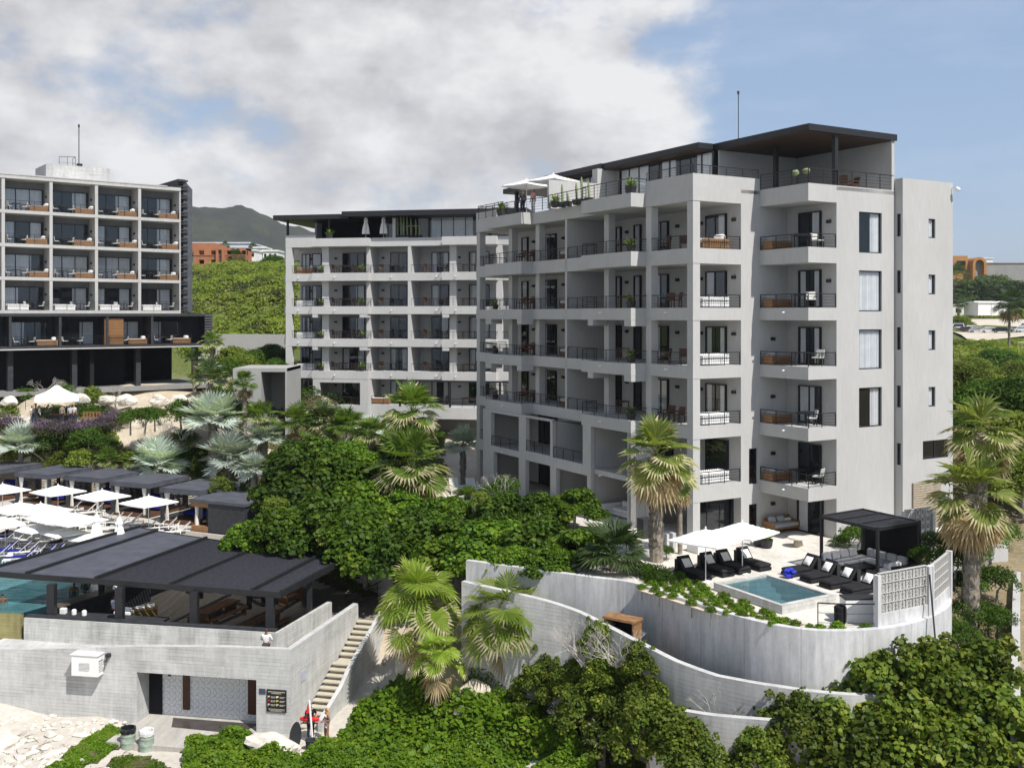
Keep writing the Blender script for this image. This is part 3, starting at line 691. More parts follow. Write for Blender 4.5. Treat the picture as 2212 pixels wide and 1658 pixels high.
tag(obj('reed_screen',b,m_wood_w,None,loc=A2(13.8,-4.36,-.25),rz=AROT),'grey wooden reed screen on the wall below the wide window','screen')

# ------------------------------------------------------------------ middle apartment block
Bx,By,BR=-22.9,103.0,R(-11.5)
B=thing('apartment_block','grey stepped apartment block in the middle distance under a long flat dark roof','building',(Bx,By,0),BR)
BMx=Matrix.Translation((Bx,By,0))@Matrix.Rotation(BR,4,'Z')
def B2(x,y,z=0): return BMx@Vector((x,y,z))
FB=[3.55,6.84,10.03,13.26,16.56]; TB=20.0
wl=MB()
core=[(0.1,16),(.1,3.4),(1.7,3.4),(1.7,2.8),(13,2.8),(13,3.3),(25,3.3),(25,16)]
for a,c in zip(core,core[1:]): wl.wallp(a,c,-1,TB-.2)
wl.prism(core,TB-.3,TB-.05); obj('wall',wl,m_stucco_b,B)
SB=[(0,0),(3.2,0),(3.2,-.9),(9.1,-.9),(9.1,0),(16.6,0),(16.6,-.9),(22,-.9),(22,0),(25,0),(25,3.3),(13,3.3),(13,2.8),(1.7,2.8),(1.7,3.4),(0,3.4)]
for k,z in enumerate(FB):
    b=MB()
    if k==0:
        c=MB(); c.prism([(0,0),(3.3,0),(3.3,3.3),(0,3.3)],z-1.0,z+.15); obj('balcony_slab',c,m_stucco_b,B); b.prism([(9.1,-.2),(14,-.2),(14,-2.2),(25,-2.2),(25,3.2),(9.1,2.7)],z-1.1,z)
    else: b.prism(SB,z-.78,z)
    if k in (2,3):
        for x0,x1 in ((3.25,3.8),(8.2,9.0),(16.65,17.3)): b.box(x0,x1,-.88,.05,z-1.12,z-.78)
    obj('balcony_slab',b,m_stucco_b,B)
    b=MB(); b.prism([(-1.65,3.4),(.1,3.4),(.1,6.6),(-1.65,6.6)],z-.75,z); obj('balcony_slab',b,m_stucco_b,B)
    q=MB(); railing(q,[(-1.6,6.5),(-1.6,3.5),(.05,3.5)],z,.7,3); obj('railing',q,m_black,B)
    q=MB()
    if k==0: railing(q,[(.06,.1),(3.2,.1)],z+.15,.7,3); railing(q,[(9.2,-.1),(14,-.1),(14.1,-2.1),(25,-2.1)],z,.85,3)
    else: railing(q,[(.06,3.2),(.06,.06),(3.26,.06),(3.26,-.84),(9.05,-.84),(9.05,.06),(12.85,.06)],z,.75,3); railing(q,[(13.15,.06),(16.66,.06),(16.66,-.84),(21.95,-.84),(21.95,.06),(25,.06)],z,.75,3)
    obj('railing',q,m_black,B)
b=MB(); b.prism(SB,TB-.8,TB); b.strip([(3.2,0),(0,0),(0,3.4)],TB,TB+.42,-.22); b.box(-1.65,.1,3.4,6.6,TB-1.9,TB-1.0); b.box(9.15,12.9,.02,.2,TB,TB+.05); obj('parapet',b,m_stucco_b,B)
b=MB(); b.wallp((3.3,-.88),(9.1,-.88),0,6.06,[(.7,4.95,3.5,5.7)],.3,0,True); b.box(3.4,9,2.5,2.7,0,3.4); b.box(3.55,8.9,-.55,2.7,3.3,3.48); b.box(9.1,12.7,-.1,.1,0,2.4) ; b.box(3.3,3.5,-.6,2.8,0,6); b.box(8.9,9.1,-.6,2.8,0,6)
obj('lower_wall',b,m_stucco_b,B)
q=MB(); railing(q,[(4.0,-.8),(8.2,-.8)],3.5,.75,3); obj('railing',q,m_black,B)
for (x,y,z0,z1,sx,sy) in [(0.01,.01,3.7,TB-.8,.65,.55),(4.0,-.2,6.84,TB-.8,.7,.5),(17.2,-.2,6.84,TB-.8,.65,.5),(21.8,.02,3.55,TB-.8,.6,.5),(15.4,-2.15,-1,2.45,.75,.6)]:
    b=MB(); b.box(x,x+sx,y,y+sy,z0,z1); obj('column',b,m_stucco_b,B)
for x0,x1 in ((8.6,8.95),(12.88,13.2)):
    b=MB(); b.box(x0,x1,.02,2.9,3.6,TB-.8); obj('partition_wall',b,m_stucco_b,B)
for x in (12.6,17.6,22.5):
    b=MB(); b.box(x,x+.18,-2.0,-1.8,3.56,6.0); b.box(x,x+4.9,-2.02,-1.78,5.95,6.1); obj('pergola_post',b,m_black,B)
for k,z in enumerate(FB):
    for (x,y,w,n) in ((.35,3.4,.9,2),(1.75,2.8,1.0,1),(5.06,2.8,2.4,3),(10.2,2.8,1.8,2),(14.4,3.3,1.8,2),(18.3,3.3,2.1,2)):
        window(B,'glass_door',x,y,z+.02,0,w,2.15,n,rr.choice(['both','full','none','left','right']) if k>1 else rr.choice(['none','both']),.12)
    for x,y in ((1.35,3.4),(4.3,2.8),(9.4,2.8),(17.3,3.3)): wall_lamp(B,x,y,z+1.65,0)
    if k>0:
        for x,y in ((1.4,0),(5.6,-.9),(11.2,0),(15.8,0),(18,-.9)): scupper(B,x,y,z-.4,0)
b=MB(); b.box(1.9,8.8,4.6,4.8,TB,22.0); b.box(13.2,14.2,2.6,6,TB,22.3); b.box(11.2,11.5,.3,.6,TB,22.0); b.box(1.9,2.1,3.0,10,TB,22); b.box(2,24,10,10.2,TB,22); obj('penthouse_wall',b,m_stucco_b,B)
b=MB(); b.box(2.0,8.7,4.5,4.6,TB,22.0); obj('penthouse_wall',b,m_dark,B)  # near-black sheet before the stucco wall: shade of the recess as colour
b=MB(); b.box(-1.0,7,-.8,12,21.95,22.4); b.box(6.4,25,-1.1,12,22.12,22.62); obj('flat_roof',b,m_black,B)
for x in (.05,4.5): 
    b=MB(); b.box(x,x+.2,.1,.3,TB,21.95); obj('roof_post',b,m_black,B)
window(B,'glass_wall',8.9,3.6,TB,0,2.6,2.2,3,'none',.3); window(B,'glass_wall',14.5,2.4,TB,0,6.2,2.3,5,'most',.3); window(B,'glass_wall',20.8,2.4,TB,0,4,2.3,3,'none',.3)
# ------------------------------------------------------------------ black-and-white grid hotel at the left
HR=R(37.8); Hx,Hy=-36.0,110.7
HO=thing('grid_hotel','hotel at the left edge with white concrete balcony grid above a black box','building',(Hx,Hy,0),HR)
HMx=Matrix.Translation((Hx,Hy,0))@Matrix.Rotation(HR,4,'Z')
def H2(x,y,z=0): return HMx@Vector((x,y,z))
HZ=[12.7,16.0,19.3,22.6,26.2]; BAY=4.4; NB=5; XL=-BAY*NB
m_conc_lt=concrete('grid_concrete',(.46,.455,.44),False,.15); m_conc_shade=concrete('balcony_concrete_shaded',(.23,.23,.225),False,.15)  # second tone is darker: shade inside the balconies put into the concrete colour
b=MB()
b.box(XL,0,2.2,2.4,12.7,26.0); b.box(XL,0,2.4,14,25.9,26.1); b.box(-.2,0,2.4,14,12.7,25.9); b.box(XL,0,13.8,14,5,26); obj('wall',b,m_conc_shade,HO)
for k in range(4):
    b=MB(); b.box(XL,0,0,2.2,HZ[k]-.16,HZ[k]+.16); obj('floor_slab',b,m_conc_lt,HO)
b=MB(); b.box(XL,0,-.05,2.2,25.85,26.2); b.box(XL,-1.5,-.1,3,26.2,26.32); obj('floor_slab',b,m_conc_lt,HO)
for i in range(NB+1):
    b=MB(); x=XL+BAY*i
    for k in range(4): b.box(max(XL,x-.15),min(0,x+.15),0.02,2.19,HZ[k]+.16,(HZ[k+1]-.16) if k<3 else 25.85)
    obj('dividing_wall',b,m_conc_lt,HO)
rq=random.Random(8)
for k in range(4):
    for i in range(NB):
        x=XL+BAY*i+.2; h=2.35
        z=HZ[k]+.17
        window(HO,'glass_door',x+.05,2.2,z,0,BAY-.55,h,3,rq.choice(['full','both','left','right','none','most']) if not (i==4 and k<2) else 'right',.12,glass=m_glassb)
        q=MB(); railing(q,[(x,.08),(x+BAY-.4,.08)],z,.95,4,1.4,top=.035); obj('railing',q,m_black,HO)
        if k<4: wall_lamp(HO,x+BAY-.36,1.2,z+1.6,R(-90))
m_slate=MAT('slate_panel',(.075,.08,.092),.7,.25,1.5)
# dark louvred fin at the right end
b=MB(); b.box(.12,.9,1.2,9,12.7,27.3)
for i in range(46): b.box(.02,1.0,.55+.12*((i*7)%3),1.19,12.8+i*.315,12.98+i*.315)
b.prism([(.55,.72),(1.55,.72),(1.55,1.18),(.55,1.18)],12.7,[27.2,26.2,26.2,27.2],1)
obj('louvre_fin',b,[m_char,m_slate],HO)
# black lower box
b=MB(); zb,zt=8.95,12.5; x0,x1=XL,3.0
b.box(x0,x1,-1.3,9,zb,zb+.35); b.box(x0,x1,-1.3,9,zt-.25,zt+.05); b.box(x1-.25,x1,-1.29,9,zb+.35,zt-.25); b.box(x0,x1-.25,1.4,1.6,zb+.35,zt-.25)
for i in range(NB): b.box(XL+BAY*1.04*i+.2-.12,XL+BAY*1.04*i+.2+.12,-1.25,1.4,zb+.35,zt-.25)
for i in range(12): b.box(x1-.85,x1+.03,-1.36,-1.3,zb+.1+i*.29,zb+.28+i*.29,1)
obj('lower_box',b,[m_char,m_slate],HO)
for i in range(NB):
    x=XL+BAY*1.04*i+.5
    window(HO,'glass_door',x,1.4,zb+.37,0,3.7,2.4,3,rq.choice(['full','left','right']),.12,glass=m_glassb)
    q=MB(); railing(q,[(x-.1,-1.2),(x+3.9,-1.2)],zb+.35,.95,5,1.6,top=.03); obj('railing',q,m_black,HO)
b=MB(); b.box(XL,x1-.1,-1.36,-1.3,zb,zb+.12); obj('sill',b,m_conc_lt,HO)
for x in (1.6,-4.6,-11,-17):
    b=MB(); b.box(x-.25,x+.25,-.2,.5,4.3,8.95); obj('stilt',b,m_char,HO)
b=MB(); b.box(XL-8,-5,3,3.3,4,8.9); b.box(XL-8,2,8.5,8.8,4,8.9); b.box(-9.5,-9.1,-.2,3,4,8.9); obj('undercroft_shade',b,m_dark,HO)  # near-black surfaces: the shade of the void behind the stilts is painted
b=MB(); b.box(XL-12,4,-2.5,9,4.55,4.9); obj('undercroft_floor',b,m_conc_shade,HO)
b=MB(); b.prism([(-12.6,2),(-13.1,2.5),(-13.1,7),(-7.2,7),(-6.7,6.5),(-6.7,2.5),(-7.2,2)],26.2,27.9); b.box(-11.5,-10,1.9,2.05,26.3,27.0); obj('roof_box',b,m_board,HO)
b=MB(); b.tube([(-9.9,2.4,27.9),(-9.9,2.4,32)],.05,5); b.tube([(-9.9,2.4,32),(-9.9,2.4,32.3)],.1,5); b.box(-10.1,-9.6,2.2,2.6,26.2,28.2)
railing(b,[(-11.6,3.4),(-10.2,2.6),(-10.1,4)],27.9,1.0,1,1.0); obj('roof_mast',b,m_black,HO)
b=MB(); b.box(-8.3+.0,-6.4,-1.0,-.85,zb+.36,zt-.5)
for i in range(17): b.box(-8.3,-6.4,-1.04,-1.0,zb+.42+i*.16,zb+.53+i*.16)
tag(obj('slatted_screen',b,m_teak,None,loc=(Hx,Hy,0),rz=HR),'upright warm wooden slatted screen standing in the black lower box of the grid hotel','screen')

# ------------------------------------------------------------------ low walls behind the garden
def wbox(name,label,p,q,z0,z1,th,mat,cat='wall'):
    b=MB(); b.strip([(p[0],p[1]),(q[0],q[1])],z0,z1,th); return tag(obj(name,b,mat),label,cat)
p,q=P(466,745,128),P(625,745,126); wbox('garden_wall','long pale wall at the foot of the green hillside by the hotel',p,q,4,10.0,.3,m_stucco)
def breeze(mb,o,d,w,n,m,z,th=.09,mi=0):
    # concrete screen blocks with a pinwheel pattern: frame, cross and diagonals
    d=Vector((d[0],d[1],0)).normalized(); o=Vector((o[0],o[1],0)); b=w*.055
    for i in range(n+1): mb.bar(o+d*(i*w)+Vector((0,0,z)),o+d*(i*w)+Vector((0,0,z+m*w)),b*1.25,th,mi)
    for j in range(m+1): mb.bar(o+Vector((0,0,z+j*w)),o+d*(n*w)+Vector((0,0,z+j*w)),th,b*1.25,mi)
    for i in range(n):
        for j in range(m):
            c=o+d*(i*w)+Vector((0,0,z+j*w)); X=d*w; Zv=Vector((0,0,w)); ce=c+X*.5+Zv*.5
            for e in (c,c+X,c+Zv,c+X+Zv,c+X*.5,c+Zv*.5,c+X*.5+Zv,c+X+Zv*.5): mb.bar(ce,ce+(e-ce)*.92,b,th*.8,mi)
b=MB(); p,q=P(415,775,117),P(625,790,115); dd=(q-p); b.strip([(p.x,p.y+.3),(q.x,q.y+.3)],3,5.6,.2)
for j in range(7):
    for i in range(int(dd.length/.42)):
        c=p+dd*(i*.42/dd.length); z=5.6+j*.37
        if (i+j)%2: b.obox((c.x,c.y+.3,z),.30,.16,.30,0)
        else: b.obox((c.x,c.y+.36,z),.42,.05,.1,0)
tag(obj('block_wall',b,m_conc_lt),'pierced pale block wall below the long pale wall, behind the garden shrubs','wall')
_px=P(503,800,92).x; _w=lambda u:P(u,800,92).x-_px
b=MB(); b.wallp((0,0),(_w(620),0),0,H-(795-HY)*92/F,[(_w(564),_w(616),0,H-(803-HY)*92/F)],4,0); b.wallp((_w(620),0),(_w(620),6),0,H-(795-HY)*92/F); b.wallp((_w(560),3.9),(_w(618),3.9),0,7,(),.2); b.box(0,_w(620),0.02,6,H-(795-HY)*92/F-.3,H-(795-HY)*92/F-.004)
tag(obj('service_building',b,stucco('annexe_plaster',(.36,.36,.355)),None,loc=(_px,92,0)),'plain pale grey annexe wall in front of the middle block, behind a small palm','building')

# ------------------------------------------------------------------ town on the hillside, left of the middle block
m_orange=MAT('terracotta_plaster',(.36,.15,.075),.9,.12,.5); m_ochre=MAT('ochre_plaster',(.40,.20,.07),.9,.1,.5); m_wht=MAT('white_plaster',(.72,.72,.70),.9,.06,.4); m_greyb=MAT('grey_plaster',(.27,.265,.26),.9,.1,.4); m_blueroof=MAT('pale_blue_roof',(.55,.58,.66),.7,.05,.3)  # terracotta toned down a little: haze put into its colour
Yo=262; k_=Yo/F
oc=thing('terracotta_hotel','three storey terracotta orange hotel with an arched stair recess on the green hillside','building',(P(418,0,Yo).x,Yo,0),0)
zz=lambda v:H-(v-HY)*k_
b=MB(); w=lambda u:(u-418)*k_
hs=[]
wins=[]
for u in (430,456,490,508,522): 
    for v in (541,561): wins.append((w(u),w(u+11),zz(v+9),zz(v)))
b.wallp((0,0),(w(531),0),15,zz(535),wins+[(w(474),w(480),zz(572),zz(541))],1.2,0,False); b.box(w(418)-4,w(461),.8,12,zz(535)-1.5,zz(524)); b.wallp((w(531),0),(w(531),14),15,zz(535)); b.box(w(470),w(484),-.6,-.02,zz(540),zz(534)); b.box(0,w(531),.3,14,zz(535)-.6,zz(535)-.05)
b.box(w(468),w(473),-.8,0,16,zz(539)); b.box(w(481),w(486),-.8,0,16,zz(539)); b.box(0,w(531),-.15,-.02,zz(552),zz(550))
obj('wall',b,m_orange,oc)
for a in wins:
    g=MB(); g.box(a[0],a[1],1.0,1.1,a[2],a[3],0); obj('window',g,m_dark,oc)
g=MB(); g.box(w(474.3),w(479.7),.8,1,zz(572),zz(541)); obj('stair_recess',g,m_wht,oc)
def house(name,label,u0,u1,v0,v1,Y,mat,dep=9,wn=2,hole=True):
    k=Y/F; h=thing(name,label,'building',(P(u0,0,Y).x,Y,0)); W_=(u1-u0)*k; z0,z1=H-(v1-HY)*k,H-(v0-HY)*k
    b=MB(); b.box(0,W_,0,dep,z0-2,z1); obj('wall',b,mat,h)
    g=MB(); g.box(-.25,W_+.25,-.3,dep+.2,z1,z1+.4); obj('roof',g,mat,h)
    for i in range(wn):
        g=MB(); a=W_*(i+.25)/wn; g.box(a,a+W_*.45/wn,-.06,-.01,z0+(z1-z0)*.25,z0+(z1-z0)*.7); obj('window',g,m_dark,h)
    return h
house('white_house','long low white building with a pale blue roof above the terracotta hotel',415,540,526,534,300,m_blueroof,20,0)
house('white_house','white two storey house just right of the terracotta hotel',531,552,542,558,268,m_wht)
house('white_house','small white house with dark windows under the left roof edge of the middle block',568,600,543,560,275,m_wht,9,3)
house('white_house','pale house half hidden by trees between two other white houses',548,572,536,552,290,m_wht,8,1)
# ------------------------------------------------------------------ buildings and cars beyond the right-hand block
Yr=400; kr=Yr/F; ur=lambda u:(u-2040)*kr; zr=lambda v:H-(v-HY)*kr
oc=thing('ochre_arch_building','ochre building with a big rounded arch on the skyline at the right edge','building',(P(2040,0,Yr).x,Yr,0))
b=MB(); b.box(ur(2040),ur(2095),0,10,10,zr(575)); b.box(ur(2040),ur(2093),1,9,zr(575)+.01,zr(552)); obj('wall',b,m_ochre,oc)
b=MB(); cx=ur(2109); r0=ur(2124)-cx; zc=zr(571)
for i in range(13):
    if i==12: break
    a0,a1=math.pi*i/12,math.pi*(i+1)/12; q=.62
    pts=[(cx+r0*math.cos(a0),zc+r0*math.sin(a0)),(cx+r0*math.cos(a1),zc+r0*math.sin(a1)),(cx+q*r0*math.cos(a1),zc+q*r0*math.sin(a1)),(cx+q*r0*math.cos(a0),zc+q*r0*math.sin(a0))]
    b.face([(p[0],-3,p[1]) for p in pts][::-1]); b.face([(pts[0][0],-3,pts[0][1]),(pts[0][0],7,pts[0][1]),(pts[1][0],7,pts[1][1]),(pts[1][0],-3,pts[1][1])]); b.face([(pts[2][0],-3,pts[2][1]),(pts[2][0],0,pts[2][1]),(pts[3][0],0,pts[3][1]),(pts[3][0],-3,pts[3][1])])
b.box(cx-r0,cx-.62*r0,-3,7,12,zc); b.box(cx+.62*r0,cx+r0,-3,7,12,zc); b.box(cx-.62*r0,cx+.62*r0,-3,0,12,zr(601)); obj('arch',b,m_ochre,oc)
b=MB(); b.box(cx-.62*r0,cx+.62*r0,-1,-.8,zr(601),zc+.6*r0); obj('arch_panel',b,m_greyb,oc)
b=MB(); b.box(ur(2053),ur(2063),.85,.95,zr(574),zr(557)); obj('window',b,MAT('mauve_pane',(.3,.16,.26),.4),oc)
b=MB(); b.box(ur(2069),ur(2088),.85,.95,zr(573),zr(563)); obj('window',b,m_dark,oc)
h=house('grey_building','long low grey building right of the ochre arch on the skyline',2124,2420,569,640,425,m_greyb,12,0)
for i in range(6):
    g=MB(); g.box(6+i*9,11.5+i*9,-.08,-.02,9,20); 
    g.v=[(x,y,z*.5+13.5) for x,y,z in g.v]; obj('window',g,m_dark,h)
house('white_house','tiny white rooftop room beside the ochre arch',2124,2145,559,571,445,m_wht,6,0)
Ys=290
sh=thing('white_shed','white metal cabin with a shallow roof beyond the trees at the right edge','shed',(P(2113,0,Ys).x,Ys,H-(681-HY)*Ys/F),R(8)); sh.scale=(1.66,1.66,1.7)
b=MB(); b.box(0,5.6,0,4.2,0,2.1); obj('wall',b,m_wht,sh); b=MB(); b.box(-.15,5.75,-.2,4.3,2.1,2.25); b.box(-.15,5.75,.9,3.2,2.25,2.4); obj('roof',b,m_white,sh)
b=MB(); b.box(2.4,2.44,-.03,0,0.05,2.05); b.box(3.4,4.0,-.03,-.01,1.3,1.6); obj('door',b,m_greyb,sh)
house('white_house','low white ruined cabin among palms left of the white metal cabin',2058,2085,659,680,300,m_wht,4,1)
m_carp={c:MAT('car_paint_'+c,v,.25,.03,1,spec=.6) for c,v in {'white':(.75,.75,.76),'silver':(.42,.44,.46),'black':(.02,.02,.022),'plum':(.10,.05,.09),'blue':(.22,.27,.36),'red':(.45,.03,.02)}.items()}
m_tyre=MAT('tyre',(.015,.015,.015),.8); m_rim=MAT('rim',(.4,.4,.42),.35,metal=.7); m_cglass=MAT('car_glass',(.02,.025,.03),.08,spec=.8)
def car(label,loc,rz,col,van=False):
    o=thing('parked_car',label,'car',loc,rz,'cars parked beyond the right-hand block')
    L,Wd=4.4,1.75; b=MB()
    hh=1.9 if van else 1.42
    prof=[(-2.2,.35),(-2.2,.8),(-1.9,.9),(-1.55,.93),(-.9,hh-.02),(.9 if not van else 1.9,hh),(1.65 if not van else 2.1,.98 if not van else 1.0),(2.15,.9),(2.2,.35)]
    n=len(prof); vs=[(x,-Wd/2+(.16 if z>1 else 0),z) for x,z in prof]+[(x,Wd/2-(.16 if z>1 else 0),z) for x,z in prof]
    fs=[tuple(range(n)),tuple(range(2*n-1,n-1,-1))]+[(i,i+n,(i+1)%n+n,(i+1)%n) for i in range(n)]
    b.raw(vs,fs); obj('body',b,m_carp[col],o)
    g=MB()
    for s in (-1,1):
        y0=s*(Wd/2+.012); y1=s*(Wd/2-.145)
        q=[(-1.42,y0,.97),(1.5 if not van else 1.9,y0,.99),(.85 if not van else 1.8,y1,hh-.08),(-.85,y1,hh-.08)]
        g.face(q if s<0 else q[::-1])
    g.face([(-1.58,-.72,.96),(-1.58,.72,.96),(-.97,.62,hh-.05),(-.97,-.62,hh-.05)][::-1]); 
    if not van: g.face([(1.66,-.72,1.0),(1.66,.72,1.0),(.97,.62,hh-.04),(.97,-.62,hh-.04)])
    obj('window',g,m_cglass,o)
    for x in (-1.35,1.35):
        for y in (-.82,.82):
            t=MB(); t.lathe([(.2,-.1),(.31,-.09),(.32,0),(.31,.09),(.2,.1)],14); t.v=[(a,c,b_) for a,b_,c in t.v]
            wv=obj('wheel',t,m_tyre,o,loc=(x,y,.32)); t=MB(); t.lathe([(.05,-.11),(.2,-.105),(.2,.105),(.05,.11)],10); t.v=[(a,c,b_) for a,b_,c in t.v]; obj('rim',t,m_rim,wv)
    return o
def carat(label,u,v,Y,rz,col,van=False):
    x=(u-CX)/F*Y; car(label,(x,Y,hz(x,Y)+.46),rz,col,van)
carat('white van at the left end of the far car park',2064,697,272,R(10),'white',True)
carat('white saloon behind the plum coloured car in the far car park',2098,705,270,R(160),'white')
carat('plum coloured car between two pale cars in the far car park',2086,710,266,R(150),'plum')
carat('silver hatchback in front of the plum coloured car',2113,713,262,R(155),'silver')
carat('white estate car left of the black car in the far car park',2138,717,260,R(150),'white')
carat('black car at the middle of the far car park row',2164,720,258,R(150),'black')
carat('white car behind the lone palm trunk in the far car park',2200,723,258,R(20),'silver')
carat('pale blue saloon half buried in green scrub below the car park',2103,759,228,R(170),'blue')
carat('red car glimpsed above the lone palm at the far right',2195,640,330,R(100),'red')
carat('white car cut by the right picture edge in the car park',2216,708,272,R(40),'white')
b=MB(); b.wantuv=False
_cx=[P(2030,0,268).x+4*i for i in range(16)]; _cy=[249+3.2*j for j in range(15)]
for j in range(14):
    for i in range(15):
        b.face([(_cx[a],_cy[c],hz(_cx[a],_cy[c])+.45) for a,c in ((i,j),(i+1,j),(i+1,j+1),(i,j+1))])
struct('car_park',b,m_asphalt)
# pale yellow handrail by the right edge
b=MB(); p=P(2205,742,150)
railing(b,[(p.x-.4,p.y),(p.x+4,p.y+3)],p.z-.9,1.1,1,1.0,top=.09); tag(obj('handrail',b,MAT('cream_paint',(.6,.55,.35),.6)),'pale yellow handrail on the slope at the far right edge','railing')
# ------------------------------------------------------------------ beach bar building at the lower left
K0=Vector((-10.7,49.2)); WLd=Vector((-.985,.174)); WIN=Vector((.174,.985))
def KW(s,dep=0): p=K0+WLd*s+WIN*dep; return (p.x,p.y)
WR=(-8.62,57.1)
bb=thing('bar_building','board-marked concrete base of the beach bar with a tiled washroom recess and stairs','building',(0,0,0))
m_tile=None
def tile_mat():
    m,nt,out=_nt('petal_tiles'); tc=N(nt,'ShaderNodeTexCoord'); uv=tc.outputs['UV']
    sc=N(nt,'ShaderNodeVectorMath',operation='SCALE'); nt.links.new(uv,sc.inputs[0]); sc.inputs['Scale'].default_value=3.2
    fr=N(nt,'ShaderNodeVectorMath',operation='FRACTION'); nt.links.new(sc.outputs[0],fr.inputs[0])
    sx=N(nt,'ShaderNodeSeparateXYZ'); nt.links.new(fr.outputs[0],sx.inputs[0])
    fl=N(nt,'ShaderNodeVectorMath',operation='FLOOR'); nt.links.new(sc.outputs[0],fl.inputs[0]); wn=N(nt,'ShaderNodeTexWhiteNoise'); nt.links.new(fl.outputs[0],wn.inputs[0])
    flip=mathn(nt,'GREATER_THAN',wn.outputs[0],.5)
    y=mathn(nt,'ABSOLUTE',mathn(nt,'SUBTRACT',sx.outputs[1],flip))
    r=mathn(nt,'SQRT',mathn(nt,'ADD',mathn(nt,'POWER',sx.outputs[0],2),mathn(nt,'POWER',y,2)))
    l1=mathn(nt,'LESS_THAN',mathn(nt,'ABSOLUTE',mathn(nt,'SUBTRACT',r,.72)),.05)
    l2=mathn(nt,'LESS_THAN',mathn(nt,'ABSOLUTE',mathn(nt,'SUBTRACT',sx.outputs[0],y)),.035)
    k=mathn(nt,'MAXIMUM',l1,l2)
    principled(nt,out,mixc(nt,mathn(nt,'MULTIPLY',k,.75),(.66,.67,.69),(.22,.23,.26)),.35,0,.5); return m
m_tile=tile_mat()
b=MB(); LW=17.6; opn=(LW-8.07,LW-1.75,-8.4,-5.33)
b.wallp(KW(LW),KW(0),-8.6,-4.75,[opn],1.25,0)
b.strip([KW(LW),KW(14),KW(8),KW(3),KW(0)],-4.75,[-4.7,-4.55,-4.05,-3.8,-3.75],.3)
b.strip([KW(0),WR],-8.6,-3.75,.3)
b.face([(*KW(17.2,.02),-4.9),(*KW(.2,.02),-4.9),(*KW(.2,2.4),-4.9),(*KW(17.2,2.4),-4.9)])
b.prism([KW(0.1,.2),KW(17.2,.2),KW(17.2,3),KW(.9,2.6),(-10.3,57.2),(-8.8,57.1)],-5.3,-4.95)
obj('lower_wall',b,m_board,bb)
b=MB(); o1,o2=KW(8.07,1.22),KW(1.75,1.22); b.face([(*o1,-7.9),(*o2,-7.9),(*o2,-5.3),(*o1,-5.3)]); obj('tile_wall',b,m_tile,bb)
b=MB(); b.prism([KW(8.3,-2.3),KW(-.2,-2.4),KW(-.2,0),KW(1.75,0),KW(1.75,1.23),KW(8.07,1.23),KW(8.07,0),KW(8.3,0)],-8.6,-7.84); obj('washroom_floor',b,concrete('worn_slab',(.46,.44,.40),False,.3),bb)
b=MB(); b.prism([KW(6.6,.9),KW(2.0,.9),KW(2.5,-.4),KW(6.1,-.2)],-7.84,-7.835); obj('wet_patch',b,MAT('wet_concrete',(.055,.045,.04),.25,.3,2,spec=.6),bb)
m_brown=wood('dark_red_wood',(.075,.03,.018))
for a,c in ((6.22,5.85),(2.72,2.30)):
    b=MB(); p,q=KW(a,1.15),KW(c,1.15); b.strip([p,q],-7.5,-5.36,.05); obj('door',b,m_brown,bb)
b=MB(); p,q=KW(8.05,1.15),KW(7.35,1.15); b.strip([p,q],-7.86,-5.36,.05); obj('dark_void',b,m_dark,bb)  # flat near-black strip; darkness of the void put into its colour
b=MB(); b.strip([KW(7.0,1.1),KW(6.86,1.1)],-5.85,-5.6,.06); obj('wall_lamp',b,m_black,bb)
# cooling box on the wall
b=MB(); 
def kbox(b,s0,s1,d0,d1,z0,z1,mi=0):
    c=K0+WLd*((s0+s1)/2)+WIN*((d0+d1)/2); b.obox((c.x,c.y,(z0+z1)/2),abs(s1-s0),abs(d1-d0),z1-z0,R(-10),mi=mi)
ac=thing('cooling_unit','white boxy cooling unit with louvred vents bolted to the concrete wall, casting a shadow','cooler',(0,0,0))
kbox(b,9.85,11.27,-.55,0,-5.5,-4.47); kbox(b,9.8,11.32,-.6,0,-4.47,-4.43); obj('casing',b,m_white,ac)
b=MB(); kbox(b,10.3,10.85,-.56,-.55,-5.2,-4.85,1)
for i in range(6): kbox(b,10.3,10.85,-.58,-.55,-5.19+i*.06,-5.16+i*.06,0)
obj('front_vent',b,[m_white,m_dark],ac)
b=MB(); kbox(b,9.83,9.85,-.45,-.12,-5.25,-4.75,1)
for i in range(7): kbox(b,9.80,9.85,-.45,-.12,-5.24+i*.07,-5.21+i*.07,0)
obj('side_vent',b,[m_white,m_dark],ac)
b=MB(); p=KW(9.55,-.1); b.obox((p[0],p[1],-4.55),.2,.25,.18,R(-10)); b.tube([(p[0],p[1],-4.6),(p[0],p[1]-.3,-4.75)],.05,6); tag(obj('flood_lamp',b,m_char),'small dark outdoor lamp at the wall top beside the white cooling unit','lamp')
# signs
sg=thing('rules_sign','square black beach rules board with rows of small flag symbols beside the stairs','sign',(*KW(.7,-.03),-6.24),R(-10))
b=MB(); b.box(-.5,.5,-.03,.03,-.55,.52); obj('board',b,MAT('sign_black',(.02,.018,.018),.4,.1,2),sg)
m_ink=MAT('sign_ink',(.55,.52,.42),.6,.1,9); m_red=MAT('signal_red',(.60,.015,.02),.4,.08,4); m_yel=MAT('signal_yellow',(.65,.45,.05),.5)
b=MB(); rs_=random.Random(2)
def line(b,x0,x1,z,h=.03):
    x=x0
    while x<x1: 
        w_=rs_.uniform(.03,.09); b.box(x,min(x1,x+w_),-.036,-.03,z,z+h); x+=w_+.015
line(b,-.43,.43,.40,.035); line(b,-.25,.25,.33,.03)
for j,z in enumerate((.17,-.02,-.21)):
    for x in (-.28,.17): line(b,x,x+.28,z,.022); line(b,x,x+.2,z-.05,.022)
